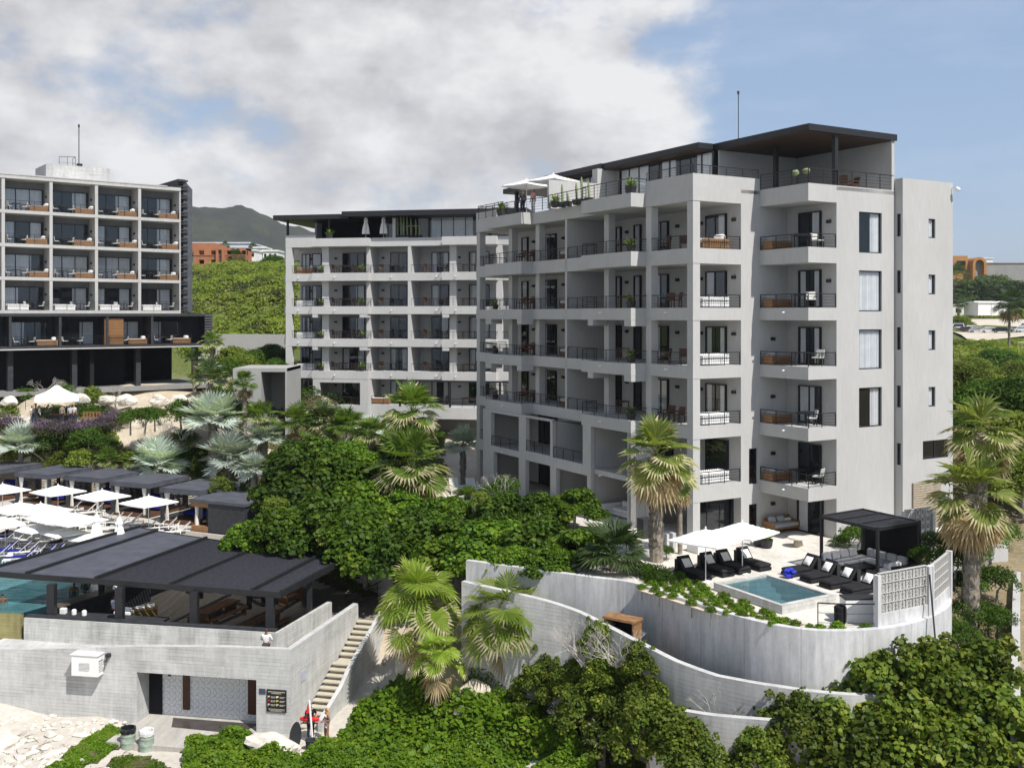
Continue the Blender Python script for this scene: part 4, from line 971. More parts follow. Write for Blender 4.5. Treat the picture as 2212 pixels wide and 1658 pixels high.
line(b,-.42,.42,-.42,.02); line(b,-.38,.42,-.47,.02); line(b,-.3,.3,-.52,.02)
obj('lettering',b,m_ink,sg)
for j,(z,cs) in enumerate(((.14,(m_ink,m_white)),(-.05,(m_red,m_yel)),(-.24,(m_ink,m_ink)))):
    for x,c in zip((-.44,0.0),cs):
        b=MB(); b.box(x,x+.012,-.037,-.03,z-.05,z+.08); b.face([(x+.012,-.037,z+.08),(x+.012,-.037,z),(x+.11,-.037,z+.02),(x+.11,-.037,z+.09)]); obj('flag_symbol',b,c,sg)
b=MB(); kbox(b,1.28,1.6,-.03,0,-5.98,-5.72); tag(obj('notice_plate',b,MAT('slate_blue',(.06,.07,.11),.4)),'small dark blue notice plate left of the black rules board','sign')
b=MB(); v=Vector(WR)-K0; v.normalize(); c=K0+v*1.35+Vector((v.y,-v.x))*.02; b.obox((c.x,c.y,-5.45),.5,.03,.52,math.atan2(v.y,v.x)); tag(obj('notice_plate',b,MAT('pale_blue_plate',(.42,.45,.52),.5)),'pale blue-grey framed plate on the shaded stair side wall','sign')
# stairs and their outer wall
sm=MB(); n=18; ax=Vector((-9.85,49.75)); bx_=Vector((-8.0,57.3)); d=(bx_-ax).normalized(); nr=Vector((d.y,-d.x)); Ls=(bx_-ax).length
z=-7.9; tr=[]
pos=0
for i in range(n):
    run=Ls/(n+2)*(2.6 if i==10 else 1); z=-7.9+(i+1)*3.2/n
    a=ax+d*pos; c=ax+d*(pos+run/2); c=c+nr*.1; a=a+nr*.1; sm.obox((c.x,c.y,(z-9.0)/2),1.24,run,z+9.0,math.atan2(d.y,d.x)-R(90)); sm.obox(((a+d*.02).x,(a+d*.02).y,z+.02),1.26,.36,.06,math.atan2(d.y,d.x)-R(90)); pos+=run
obj('stairs',sm,concrete('pale_steps',(.50,.46,.37),False,.2),bb)
b=MB(); s0=ax+nr*.80-d*.4; s1=bx_+nr*.80
pts=[s0+(s1-s0)*t for t in (0,.3,.42,.55,1)]; b.strip([(p.x,p.y) for p in pts][::-1],-9,[-7.15,-6.35,-5.75,-5.35,-4.05][::-1],-.22) if 0 else b.strip([(p.x,p.y) for p in pts],-9,[-7.15,-6.4,-5.85,-5.45,-4.2],.22)
obj('stair_wall',b,m_board,bb)
# upper parapet, deck of the bar
K1=Vector((-11.93,51.66)); K1L=Vector((-26,54.24)); K1R=Vector((-10.13,57.27))
b=MB(); b.strip([tuple(K1L),tuple(K1),tuple(K1R)],-5.6,-3.72,.28); obj('parapet',b,m_board2,bb)
b=MB(); b.strip([tuple(K1L+Vector((.05,.1))),tuple(K1+Vector((-.1,.1)))],-3.72,-3.6,.32); obj('dark_coping',b,m_char,bb)
b=MB(); b.prism([(-11.75,51.95),(-25.9,54.5),(-22.7,61),(-21.5,64.6),(-17,66),(-9.6,65.2),(-7.0,61.5),(-7.2,57.4),(-8.6,57.2),(-10.0,57.4)],-6.5,-4.7); obj('bar_floor',b,concrete('bar_paving_shaded',(.21,.19,.165),False,.2),bb)  # paving kept dark: shade under the bar roof put into its colour
# roof
RZ=-1.8
RF=[(-29.2,56.45),(-26.6,55.75),(-22.4,54.75),(-18,53.6),(-13.4,52.45),(-11.8,52.05)]; RB=[(-24.9,68.1),(-23.3,66.9),(-19.4,64.7),(-15.4,62.5),(-11.2,60.4),(-9.77,58.9)]
rf=thing('bar_roof','large sloping-edged dark roof over the beach bar, solid at left and slatted at right','roof',(0,0,0))
for i in (0,1):
    b=MB(); b.prism([RF[i],RF[i+1],RB[i+1],RB[i]],RZ-.22,RZ); obj('roof_panel',b,m_roof,rf)
L2=lambda a,c,t:(a[0]+(c[0]-a[0])*t,a[1]+(c[1]-a[1])*t)
for i in (2,3,4):
    b=MB(); n=50
    for k in range(n):
        t=(k+.5)/n; p,q=L2(RF[i],RB[i],t),L2(RF[i+1],RB[i+1],t); b.bar((*p,RZ-.08),(*q,RZ-.06),.115,.11)
    obj('slat_panel',b,m_roofslat,rf)
for i in range(6):
    b=MB(); p,q=RF[i],RB[i]; b.bar((*p,RZ-.02),(*q,RZ-.02),.15,.36); obj('beam',b,m_black,rf)
b=MB()
for i in range(5): b.bar((*RF[i],RZ-.1),(*RF[i+1],RZ-.1),.1,.3); b.bar((*RB[i],RZ-.1),(*RB[i+1],RZ-.1),.1,.26)
obj('edge_beam',b,m_black,rf)
def lineu(u,off):
    d=(K1L-K1).normalized(); n_=Vector((-d.y,d.x)); n_=-n_ if n_.y<0 else n_; o=K1+n_*off; k=(u-CX)/F
    s=(k*o.y-o.x)/(d.x-k*d.y); return o+d*s
for u in (112,259,420,584):
    p=lineu(u,.55); b=MB(); b.box(p.x-.2,p.x+.2,p.y-.2,p.y+.2,-4.7,RZ-.2); obj('post',b,m_black,rf)
for p in ((-11.05,55.6),(-15.3,59.3),(-14.6,59.9),(-18.8,61.5),(-23.5,58.3)):
    b=MB(); b.box(p[0]-.13,p[0]+.13,p[1]-.13,p[1]+.13,-4.7,RZ-.2); obj('post',b,m_black,rf)
# bar furniture
m_mus=MAT('mustard_panel',(.16,.10,.025),.6,.2,3)
def table_f(): 
    o=thing('picnic_table','x','table'); b=MB()
    for i in range(5): b.box(-1.5,1.5,-.45+i*.185,-.45+i*.185+.165,.70,.76)
    obj('tabletop',b,m_teakd2,o)
    for x in (-1.2,1.2):
        b=MB(); b.box(x-.05,x+.05,-.38,.38,0,.7); obj('leg',b,m_teakd2,o)
    return o
def bench_f():
    o=thing('bench','x','bench'); b=MB(); b.box(-1.5,1.5,-.17,.17,.41,.46); obj('seat',b,m_teakd2,o)
    for x in (-1.25,1.25):
        b=MB(); b.box(x-.05,x+.05,-.15,.15,0,.41); obj('leg',b,m_teakd2,o)
    return o
m_teakd2=wood('brown_table_wood',(.13,.07,.038))
picnic=Proto(table_f); benchp=Proto(bench_f)
ang=R(68)
for i,(u,v,l1,l2,l3) in enumerate(((470,1310,'long brown picnic table under the slatted bar roof, the left one','bench on the left of the left picnic table','bench between the two picnic tables, nearer the left one'),(563,1335,'long brown picnic table under the slatted bar roof, nearest the corner post','bench between the two picnic tables, nearer the right one','bench on the right of the corner picnic table'))):
    p=G(u,v,-4.0); p.z=-4.7; picnic(l1,p,ang); dx=Vector((math.sin(ang),-math.cos(ang),0))*.85
    benchp('dark '+l2,p-dx,ang); benchp('dark '+l3,p+dx,ang)
b=MB(); b.box(-.7,.7,-.35,.35,0,1.0); b.box(-.74,.74,-.39,.39,1.0,1.05); p=G(311,1338,-4.3); tag(obj('service_counter',b,m_mus,None,loc=(p.x,p.y,-4.7),rz=R(20)),'mustard yellow service counter in the middle of the bar','counter')
b=MB(); b.rbox((-.2,0,.05),.5,.3,.1,.03); b.rbox((.35,.05,.08),.4,.35,.14,.03); tag(obj('folded_towels',b,m_pillow,None,loc=(p.x,p.y,-3.65),rz=R(20)),'folded white towels on the mustard counter','towels')
bc=thing('bar_counter','long dark swim-up bar counter along the pool edge under the roof','counter',(0,0,0))
b=MB(); b.strip([(-25.2,55.6),(-22.2,61.2)],-4.7,-3.45,-.7); obj('base',b,m_char,bc); b=MB(); b.strip([(-25.35,55.5),(-22.3,61.3)],-3.45,-3.38,-.95); obj('top',b,MAT('polished_dark_top',(.09,.075,.06),.3,.2,2),bc)
bc=thing('back_counter','dark work counter with white boxes inside the bar behind the parapet','counter',(0,0,0))
b=MB(); b.strip([(-24.6,55.0),(-18.6,53.9)],-4.7,-3.82,.65); obj('base',b,m_char,bc); b=MB(); b.strip([(-24.7,54.95),(-18.5,53.85)],-3.82,-3.78,.75); obj('top',b,m_char,bc)
for u,v,w_,l,nm in ((137,1318,.32,'white box left of the left bar post','box'),(160,1320,.3,'white jar right of the left bar post','jar'),(182,1322,.28,'small pale tin right of the white jar on the bar counter','tin'),(268,1318,.95,'pale cash till on the work counter left of the second bar post','till')):
    p=G(u,v,-3.6); b=MB(); 
    if nm=='till': b.rbox((0,0,.09),w_,.5,.18,.03); b.rbox((.1,.1,.24),.5,.3,.14,.03)
    elif nm=='box': b.rbox((0,0,.16),w_,.25,.32,.03)
    else: b.lathe([(.1,0),(.13,.03),(.13,.24),(.08,.3)],10)
    tag(obj(nm,b,m_white,None,loc=(p.x,p.y,-3.78),rz=R(-8)),l,nm)
for u,v,l in ((250,1269,'white pendant lamp hanging near the second bar post'),(452,1262,'white pendant lamp hanging right of the third bar post'),(386,1262,'white pendant lamp hanging left of the third bar post')):
    p=P(u,v,56); o=thing('pendant_lamp',l,'lamp',p); b=MB(); b.lathe([(.03,.22),(.08,.2),(.17,.02),(.18,-.03),(.15,-.03)],12); obj('lamp_shade',b,m_white,o); b=MB(); b.tube([(0,0,.2),(0,0,RZ-.2-p.z)],.012,4); obj('cord',b,m_black,o)
b=MB(); 
hw=thing('high_table','bright orange-brown wooden high table with shelf beside the bar at the landing','table',(G(628,1300,-4.7)),R(70))
b.box(-.9,.9,-.3,.3,.95,1.03); obj('tabletop',b,m_teak,hw)
for x in (-.8,.8):
    b=MB(); b.box(x-.06,x+.06,-.28,.28,0,.95); obj('leg',b,m_teak,hw)
b=MB(); b.box(-.8,.8,-.2,.2,.4,.45); obj('shelf',b,m_teak,hw)
b=MB(); pp=[(-9.6,58.2),(-8.1,61.2),(-7.6,62.5)]; railing(b,pp,-4.7,1.0,2,1.6); tag(obj('handrail',b,m_black),'thin grey metal handrail on the sandy landing beside the bar','railing')
b=MB(); b.strip([(-10.6,66.2),(-7.3,60.7)],-6,-2.2,.25); tag(obj('garden_wall',b,m_board),'pale concrete wall with leaf shadows right behind the bar roof','wall')

# ------------------------------------------------------------------ swimming pool and deck
POOL=[(-26.3,54.45),(-22.6,61),(-21.4,64.6),(-33,66.3),(-48,68.5),(-48,58.4)]
b=MB(); b.face([(x,y,-3.55) for x,y in POOL]); struct('pool_water',b,waterm('pool_water',(.10,.26,.28),.35,1.3))
b=MB(); b.face([(x,y,-4.9) for x,y in POOL]); struct('pool_floor',b,MAT('pool_tiles',(.20,.36,.37),.6,.15,.8))
b=MB(); b.strip([(-48,58.4),(-26.3,54.45)],-8.5,-3.57,.3); tag(obj('overflow_wall',b,m_moss),'mossy yellow-green overflow wall of the swimming pool at the left edge','wall')
b=MB(); b.prism([(-21.4,64.6),(-33,66.3),(-48,68.5),(-62,92),(-47,92),(-40,87),(-30,85.5),(-22,83.5),(-17.5,81),(-15,74),(-17,66)],-6,-3.4); struct('pool_deck',b,m_deck)
def umb_f(size=3.0,rise=.52,hgt=2.15,closed=False,mat=None,double=False):
    o=thing('parasol','x','parasol'); b=MB(); b.tube([(0,0,0),(0,0,hgt+(rise if not closed else .9))],.024,8); obj('pole',b,m_white,o)
    b=MB(); b.rbox((0,0,.03),.5,.5,.06,.02); obj('base',b,m_white,o)
    b=MB()
    if closed:
        n=12; pr=[(.05,hgt+.55),(.13,hgt+.35),(.19,hgt+.1),(.14,hgt-.05),(.2,hgt-.2),(.3,hgt-.7),(.34,hgt-1.2)]
        rings=[[((r*(1.25 if k%2 else .75))*math.cos(2*math.pi*k/n),(r*(1.25 if k%2 else .75))*math.sin(2*math.pi*k/n),z) for k in range(n)] for r,z in pr]
        vs=[p for rg in rings for p in rg]; b.raw(vs,[(i*n+k,i*n+(k+1)%n,i*n+n+(k+1)%n,i*n+n+k) for i in range(len(pr)-1) for k in range(n)]); b.face(rings[0])
    else:
        s=size/2; m=7
        def hh(x,y): 
            q=max(abs(x),abs(y))/s; e=min(abs(x),abs(y))/s
            return hgt+rise*(1-q)-.05*math.sin(math.pi*q)*(1-e) - .03*q*(1-e)
        g=[-s+2*s*i/(2*m) for i in range(2*m+1)]; w_=2*m+1
        vs=[(x,y,hh(x,y)) for y in g for x in g]; b.raw(vs,[(j*w_+i,j*w_+i+1,(j+1)*w_+i+1,(j+1)*w_+i) for j in range(2*m) for i in range(2*m)])
        for k in range(2*m):
            for (p,q) in (((g[k],-s),(g[k+1],-s)),((g[k+1],s),(g[k],s)),((s,g[k]),(s,g[k+1])),((-s,g[k+1]),(-s,g[k]))):
                b.face([(p[0],p[1],hh(*p)),(p[0],p[1],hh(*p)-.07),(q[0],q[1],hh(*q)-.07),(q[0],q[1],hh(*q))])
        b.lathe([(.02,hgt+rise-.02),(.04,hgt+rise+.08)],8)
    obj('canopy',b,mat or m_canvas,o)
    if not closed:
        b=MB(); s=size/2
        for x,y in ((s,s),(s,-s),(-s,s),(-s,-s)): b.bar((0,0,hgt+rise-.1),(x*.97,y*.97,hgt-.05),.02)
        obj('ribs',b,m_white,o)
    return o
parasol=Proto(umb_f); parasol_closed=Proto(lambda:umb_f(closed=True))
def d2(x,y): return (x*.18666,1017.5+y*.18666)
UL=[(30,135,'white parasol in the back row, cut by the left picture edge'),(672,150,'white parasol in the back row in front of the second cabana'),(1180,203,'white parasol in the back row in front of the third cabana'),(1720,270,'rightmost white parasol, in front of the fourth cabana'),
 (225,345,'white parasol at the left of the second row'),(470,357,'white parasol behind and between two others in the second row'),(660,440,'white parasol overlapping its left neighbours in the second row'),(870,470,'small looking white parasol at the right end of the second row'),
 (60,535,'white parasol in the third row, cut by the left picture edge'),(430,605,'white parasol in the middle of the third row'),(740,650,'white parasol touching its left neighbour in the third row'),(1000,712,'white parasol nearest the bar roof, partly hidden by it')]
for i,(x,y,l) in enumerate(UL):
    u,v=d2(x,y); p=G(u,v,-.70); sc_=(1,1,1)
    if y>500: p=P(u,v,68.5 if x<500 else 67.6); sc_=(.76,.76,(p.z+3.4)/2.67)
    p.z=-3.4; parasol(l,p,R(53)+.06*math.sin(i*3),'white parasols on the pool deck',sc_)
for x,y,l in ((1118,500,'left one of the two closed white parasols on the pool deck'),(1380,535,'right one of the two closed white parasols on the pool deck')):
    u,v=d2(x,y); p=G(u,v,-.75); p.z=-3.4; parasol_closed(l,p,0,'closed parasols on the pool deck')
def lounger_f(kind):
    def f():
        o=thing('sun_lounger','x','sun lounger'); b=MB()
        for y in (-.32,.32): b.box(-1,1,y-.025,y+.025,.28,.33)
        for x in (-.98,.98,.3): b.box(x-.02,x+.02,-.32,.32,.28,.33)
        obj('frame',b,m_white,o)
        for x in (-.95,.95):
            for y in (-.31,.31):
                b=MB(); b.box(x-.025,x+.025,y-.025,y+.025,0,.28); obj('leg',b,m_white,o)
        b=MB(); mt={'pale':m_sling,'taupe':m_slingd,'blue':m_sling}[kind]; a=R(42); L=.85
        b.box(-.96,.22,-.29,.29,.335,.35); b.obox((.22+L/2*math.cos(a),0,.34+L/2*math.sin(a)),L,.58,.018,0,ry=-a); obj('sling',b,mt,o)
        b=MB()
        for y in (-.3,.3): b.bar((.22,y,.32),(.22+L*math.cos(a),y,.32+L*math.sin(a)),.035)
        b.bar((.62,-.3,.3),(.6,-.3,.62),.025); b.bar((.62,.3,.3),(.6,.3,.62),.025)
        b.bar((.22+L*math.cos(a),-.3,.32+L*math.sin(a)),(.22+L*math.cos(a),.3,.32+L*math.sin(a)),.03); obj('back_frame',b,m_white,o)
        if kind=='blue':
            b=MB(); b.rbox((-.38,0,.375),1.15,.66,.05,.015); b.obox((.22+L/2*math.cos(a)-.03,0,.37+L/2*math.sin(a)),L+.06,.64,.05,0,ry=-a); obj('towel_cover',b,m_blue,o)
        return o
    return Proto(f)
LG={k:lounger_f(k) for k in ('pale','taupe','blue')}
LL=[('taupe',1180,560),('taupe',1285,565),('taupe',1385,570),('pale',1440,620),('pale',1330,640),('pale',1500,580),('taupe',1690,640),('taupe',1800,630),('taupe',1905,625),('pale',1935,680),('pale',2060,672),
 ('pale',980,455),('pale',1060,455),('taupe',810,430),('pale',690,590),('pale',790,600),('taupe',940,595),('taupe',1040,610),('taupe',500,545),('taupe',600,545),('pale',240,520),('pale',100,525),
 ('blue',60,755),('pale',180,770),('pale',270,785),('taupe',400,805),('pale',520,840),('pale',640,855),('pale',770,865),('pale',880,850),('blue',40,905),('blue',190,915),('taupe',300,905),('blue',260,985),('blue',480,960),('blue',590,940),('taupe',360,960),('blue',-60,960)]
_rows=lambda y:'back row' if y<590 else ('middle row' if y<720 else ('third row' if y<880 else 'front row'))
for i,(k,x,y) in enumerate(sorted(LL,key=lambda q:(q[0],_rows(q[2]),q[1]))):
    same=[q for q in sorted(LL,key=lambda q:q[1]) if q[0]==k and _rows(q[2])==_rows(y)]; n=[(q[1],q[2]) for q in same].index((x,y))+1
    ordn=['first','second','third','fourth','fifth','sixth','seventh','eighth','ninth','tenth'][n-1]
    u,v=d2(x,y); p=G(u,v,-3.05); p.z=-3.4
    what={'pale':'pale sun lounger','taupe':'taupe sling sun lounger','blue':'blue towelled sun lounger'}[k]
    LG[k](f'{what} in the poolside {_rows(y)}, {ordn} such from the left',p,R(14)+.05*math.sin(i*2.3),'sun loungers on the pool deck')
def stable():
    o=thing('side_table','x','table'); b=MB(); b.box(-.25,.25,-.25,.25,.36,.40); obj('tabletop',b,m_white,o)
    for x in (-.22,.22):
        for y in (-.22,.22):
            b=MB(); b.box(x-.02,x+.02,y-.02,y+.02,0,.36); obj('leg',b,m_white,o)
    return o
stb=Proto(stable)
for x,y,l in ((80,1020,'low white table at the pool edge with a white towel on it'),(225,1045,'low white table at the pool edge, right of the one with the towel'),(960,640,'low white table between taupe loungers in the middle row')):
    u,v=d2(x,y); p=G(u,v,-3.0); p.z=-3.4; stb(l,p,R(14))
u,v=d2(110,965); p=G(u,v,-2.9); b=MB(); b.rbox((0,0,.05),.42,.3,.1,.04); b.rbox((.03,.03,.13),.3,.22,.08,.03); tag(obj('towel',b,m_pillow,None,loc=(p.x,p.y,-3.0)),'crumpled white towel on the low white table at the pool edge','towel')
# cabanas
CRZ=math.atan2(-.39,.92)
def cabana_f():
    o=thing('cabana','x','cabana'); Wc,Dc,zt=3.9,4.6,2.7      # local: front right corner at the origin, x right, y back
    b=MB(); b.box(-Wc,0,0,Dc,zt-.06,zt-.02); 
    for a in ((-Wc,0,0,.08),(-Wc,0,Dc-.08,Dc),(-Wc,-Wc+.08,.08,Dc-.08),(-.08,0,.08,Dc-.08)): b.box(a[0],a[1],a[2],a[3],zt-.38,zt)
    obj('roof',b,[m_roof],o)
    for x in (-Wc+.15,-.15):
        for y in (.15,Dc-.15):
            b=MB(); b.box(x-.11,x+.11,y-.11,y+.11,0,zt-.38); obj('post',b,m_char,o)
    b=MB(); b.box(-Wc+.1,-.1,.1,Dc-.1,0,.22); obj('platform',b,m_teakd,o)
    b=MB()
    for i in range(15): b.box(-Wc+.3,-.3,Dc-.2,Dc-.16,.3+i*.14,.37+i*.14)
    for i in range(15): b.box(-.2,-.16,1.9,Dc-.3,.3+i*.14,.37+i*.14); b.box(-Wc+.16,-Wc+.2,1.9,Dc-.3,.3+i*.14,.37+i*.14)
    obj('louvre_wall',b,m_black,o)
    for x in (-Wc+.55,-.55):
        b=MB(); b.lathe([(.28,2.3),(.25,2.0),(.13,1.45),(.08,1.25),(.12,1.1),(.17,.5),(.2,.02)],10); b.v=[(x+p[0],.2+p[1]*.35,p[2]) for p in b.v]; obj('curtain',b,m_cream,o)
    b=MB(); b.rbox((-Wc/2,2.6,.5),2.6,1.6,.4,.08); b.rbox((-Wc/2,3.5,.95),2.6,.3,.6,.08); obj('daybed',b,m_blue,o)
    return o
cab=Proto(cabana_f)
for (x,y),l in (((-23.2,75.9),'open black cabana with tied cream curtains, next to the closed black box'),((-28.2,79.0),'open black cabana with tied cream curtains, third from the left'),((-32.9,81.6),'open black cabana with tied cream curtains, second from the left'),((-37.9,83.4),'open black cabana at the left, its roof under the silver palm'),((-43.4,86.0),'black cabana cut off by the left picture edge')):
    cab(l,(x,y,-3.4),CRZ,'cabanas beside the pool')
o=thing('closed_cabana','closed black box cabana with a wooden serving hatch at the right end of the row','cabana',(-18.6,70.9,-3.4),R(-25.5))
b=MB(); b.box(-3.3,0,0,4,0,2.45); b.box(-4.9,-3.3,1.6,4,0,2.45); b.box(-4.9,-3.3,.08,1.6,0,.16); obj('wall',b,m_char,o)
b=MB(); b.box(-5.0,.1,-.1,4.1,2.45,2.65); obj('roof',b,m_roof,o)
b=MB(); b.box(-4.88,-3.32,.02,.07,2.1,2.44); obj('wood_trim',b,m_teak,o); b=MB(); b.box(-4.88,-3.32,.02,.3,.2,.75); obj('hatch_counter',b,m_teak,o)
b=MB(); b.lathe([(.16,2.1),(.1,1.3),(.14,.8),(.16,.6)],9,(-4.6,.3,0)); obj('curtain',b,m_cream,o)
b=MB(); b.box(-5.1,.2,-.3,-.12,-.3,.35); obj('plinth',b,m_deck,o)
# garden tent and terrace
TY=94.5; tb=P(122.7,912,TY); tz=tb.z
b=MB(); b.prism([(-45.5,92.4),(-36,92.4),(-34,97),(-46,97)],tz-.8,tz-.02); struct('garden_path',b,m_paving)
o=thing('party_tent','small white pop-up tent with a pointed top below the grid hotel','tent',tb,R(24))
b=MB(); s=1.84; prev=None; rings=[]
for r,zz in ((1,2.0),(1,2.42),(.62,2.72),(.3,3.1),(.08,3.42),(.0,3.46)):
    rings.append([(x*s*r,y*s*r,zz) for x,y in ((-1,-1),(0,-1),(1,-1),(1,0),(1,1),(0,1),(-1,1),(-1,0))])
b.raw([p for rg in rings for p in rg],[(i*8+k,i*8+(k+1)%8,i*8+8+(k+1)%8,i*8+8+k) for i in range(5) for k in range(8)]); obj('canopy',b,m_canvas,o)
for x in (-s+.05,s-.05):
    for y in (-s+.05,s-.05):
        b=MB(); b.box(x-.03,x+.03,y-.03,y+.03,0,2.4); obj('leg',b,m_char,o)
b=MB(); b.box(-1.2,1.2,-.4,.4,.72,.76)
o=thing('tent_table','table with dark cloth under the white tent','table',(tb.x+.5,tb.y+.2,tz)); obj('tabletop',b,m_teak,o); b=MB(); b.box(-1.15,1.15,-.38,.38,.05,.72); obj('cloth',b,m_char,o)
def gbench(label,loc,rz):
    o=thing('garden_bench',label,'bench',loc,rz); b=MB(); b.box(-.9,.9,-.25,.25,.4,.46); obj('seat',b,m_teak,o); b=MB()
    for i in range(6): b.box(-.85+i*.31,-.72+i*.31,.2,.25,.46,.95)
    b.box(-.9,.9,.2,.25,.9,.97); obj('backrest',b,m_teak,o)
    for x in (-.85,.85):
        b=MB(); b.box(x-.04,x+.04,-.24,.24,0,.4); obj('leg',b,m_teak,o)
p=P(196,903,94.6); gbench('orange-brown wooden bench right of the white tent',(p.x,p.y,tz),R(-6))
p=P(218,907,93.8); b=MB(); b.box(-.7,.7,-.2,.2,.35,.41); b.box(-.6,-.5,-.18,.18,0,.35); b.box(.5,.6,-.18,.18,0,.35); tag(obj('bench',b,m_sling,None,loc=(p.x,p.y,tz)),'low grey bench in front of the orange-brown bench','bench')
st=thing('garden_steps','broad pale steps climbing left of the white tent','steps',(0,0,0)); b=MB()
for i in range(11):
    y=94.2+i*.8; b.box(-52,-45.0-.02*i,y,y+.85,tz-2+.0,tz+.05+i*.17)
obj('treads',b,m_paving,st); b=MB(); 
for a in (0,): railing(b,[(-45.0,94.2),(-45.6,102)],tz+1.2,.9,1,2.5)
obj('handrail',b,m_black,st)
# ------------------------------------------------------------------ furniture kinds used on the balconies
def chair_of(mf,ms,wide=.5):
    def f():
        o=thing('patio_chair','x','chair'); h=wide/2
        b=MB(); b.rbox((0,0,.44),wide,.5,.06,.02); obj('seat',b,ms,o)
        b=MB(); b.obox((0,.27,.68),wide,.05,.42,0,rx=R(-12)); obj('backrest',b,ms,o)
        for x in (-h+.03,h-.03):
            for y in (-.22,.24):
                b=MB(); b.box(x-.022,x+.022,y-.022,y+.022,0,.42 if y<0 else .5); obj('leg',b,mf,o)
        b=MB()
        for x in (-h+.02,h-.02): b.box(x-.025,x+.025,-.24,.28,.62,.66); b.box(x-.02,x+.02,-.24,-.2,.44,.62)
        obj('armrest',b,mf,o); return o
    return Proto(f)
def table_of(mt,L=1.4,Wd=.8,h=.74):
    def f():
        o=thing('patio_table','x','table'); b=MB(); b.box(-L/2,L/2,-Wd/2,Wd/2,h-.05,h); obj('tabletop',b,mt,o)
        for x in (-L/2+.08,L/2-.08):
            for y in (-Wd/2+.08,Wd/2-.08):
                b=MB(); b.box(x-.03,x+.03,y-.03,y+.03,0,h-.05); obj('leg',b,mt,o)
        return o
    return Proto(f)
def rtable():
    o=thing('bistro_table','x','table'); b=MB(); b.lathe([(.02,.70),(.42,.70),(.43,.72),(.42,.74)],18); obj('tabletop',b,m_black,o)
    b=MB(); b.tube([(0,0,.05),(0,0,.7)],.03,6)
    for a in range(4): b.bar((0,0,.25),(.36*math.cos(a*1.571+.7),.36*math.sin(a*1.571+.7),0),.03)
    obj('pedestal',b,m_black,o); return o
def daybed_of(mw,mc,pil=True):
    def f():
        o=thing('daybed','x','daybed'); b=MB(); b.box(-.95,.95,-.42,.42,.06,.30)
        for i in range(12): b.box(-.93+i*.16,-.83+i*.16,-.45,-.42,.04,.52); b.box(-.93+i*.16,-.83+i*.16,.42,.45,.04,.62)
        b.box(-.97,.97,-.46,-.41,.50,.56); b.box(.93,.98,-.45,.45,.04,.62)
        obj('frame',b,mw,o); b=MB(); b.rbox((0,0,.46),1.84,.80,.24,.06); obj('mattress',b,mc,o)
        if pil:
            b=MB(); b.rbox((.68,0,.72),.35,.66,.28,.08); b2=b; obj('bolster',b,mc,o)
        return o
    return Proto(f)
def plant_of():
    o=thing('potted_plant','x','plant'); b=MB(); b.lathe([(.12,0),(.2,.05),(.24,.3),(.21,.3),(.2,.26)],12); obj('pot',b,m_pot,o)
    rd=random.Random(5); b=MB()
    for i in range(26):
        a=rd.uniform(0,6.28); e=rd.uniform(.3,1.3); L=rd.uniform(.3,.6); d=Vector((math.cos(a)*math.cos(e),math.sin(a)*math.cos(e),math.sin(e))); s=Vector((-math.sin(a),math.cos(a),0))*.06
        p=Vector((0,0,.28)); b.face([p,p+d*L*.5+s,p+d*L+Vector((0,0,-.06)),p+d*L*.5-s])
    obj('foliage',b,m_lf_light,o); return o
m_lf_light=LEAF('light_leaf',[(.05,.10,.015),(.14,.22,.04),(.22,.30,.06)])
chair_w=chair_of(m_teakd,m_teakd); chair_p=chair_of(m_black,m_sling); table_w=table_of(m_teakd2); table_s=table_of(m_black,.9,.7); bistro=Proto(rtable)
bed_w=daybed_of(m_teak,m_pillow); bed_b=daybed_of(m_teakd,m_greycush); bed_g=daybed_of(m_teak,m_greycush); bed_white=daybed_of(m_white,m_pillow,False); potp=Proto(plant_of)
STO=['fifth','fourth','third','second','top']     # ordinal counted from the top, index = floor list position
def storey(k): return ['lowest','second lowest','middle','second highest','topmost'][k]
for k,z in enumerate(FT):
    s=storey(k); w=f'{s} balconies, right-hand block'
    G_='balcony furniture of the right-hand block'
    (bed_w if k in(4,) else bed_white)(('wooden slatted daybed ' if k==4 else 'white daybed ')+f'at the sunlit corner, {w}',A2(1.9,.75,z+.01),AROT,G_)
    (bed_g)(f'wooden daybed on the right small balcony, {s} level of five',A2(5.75,-.6,z+.01),AROT+R(180),G_,.8)
    jx=math.sin(k*2.7); table_s(f'small dark table on the right small balcony, {s} level of five',A2(6.0+.25*jx,-2.2+.3*math.cos(k*4),z+.01),AROT+.5*jx,G_)
    chair_p(f'pale chair by the right small balcony table, {s} level',A2(6.55-.5*(k%2),-2.85,z+.01),AROT+R(200)+k*.7,G_)
    if k>=1:
        table_w(f'dark wooden table behind the jutting balcony, {w}',A2(1.4,8.9,z+.01),AROT+R(90),G_)
        chair_w(f'dark wooden chair near the jutting corner, {w}',A2(.8+.2*jx,3.2,z+.01),AROT+R(-100)+jx,G_)
        chair_w(f'dark wooden chair second from the corner, {w}',A2(1.0-.3*jx,2.3,z+.01),AROT+R(-70)-.7*jx,G_)
        potp(f'leafy potted plant at the jutting corner, {w}',A2(-.62,4.85,z+.01),.7*k,G_,1.25)
        table_w(f'dark wooden dining table left of the dividing wall, {w}',A2(1.0,18.4,z+.01),AROT+R(90),G_)
        chair_w(f'near chair at the far dining table, {w}',A2(.2,17.9,z+.01),AROT+R(-90),G_); chair_w(f'farther chair at the far dining table, {w}',A2(.2,19.1,z+.01),AROT+R(-90),G_)
        bed_b(f'dark wooden daybed just left of the dividing wall, {w}',A2(1.3,13.8,z+.01),AROT,G_)
        if k<4: potp(f'dark potted plant at the far end, {w}',A2(-.4,21.7,z+.01),k,G_,1.0)
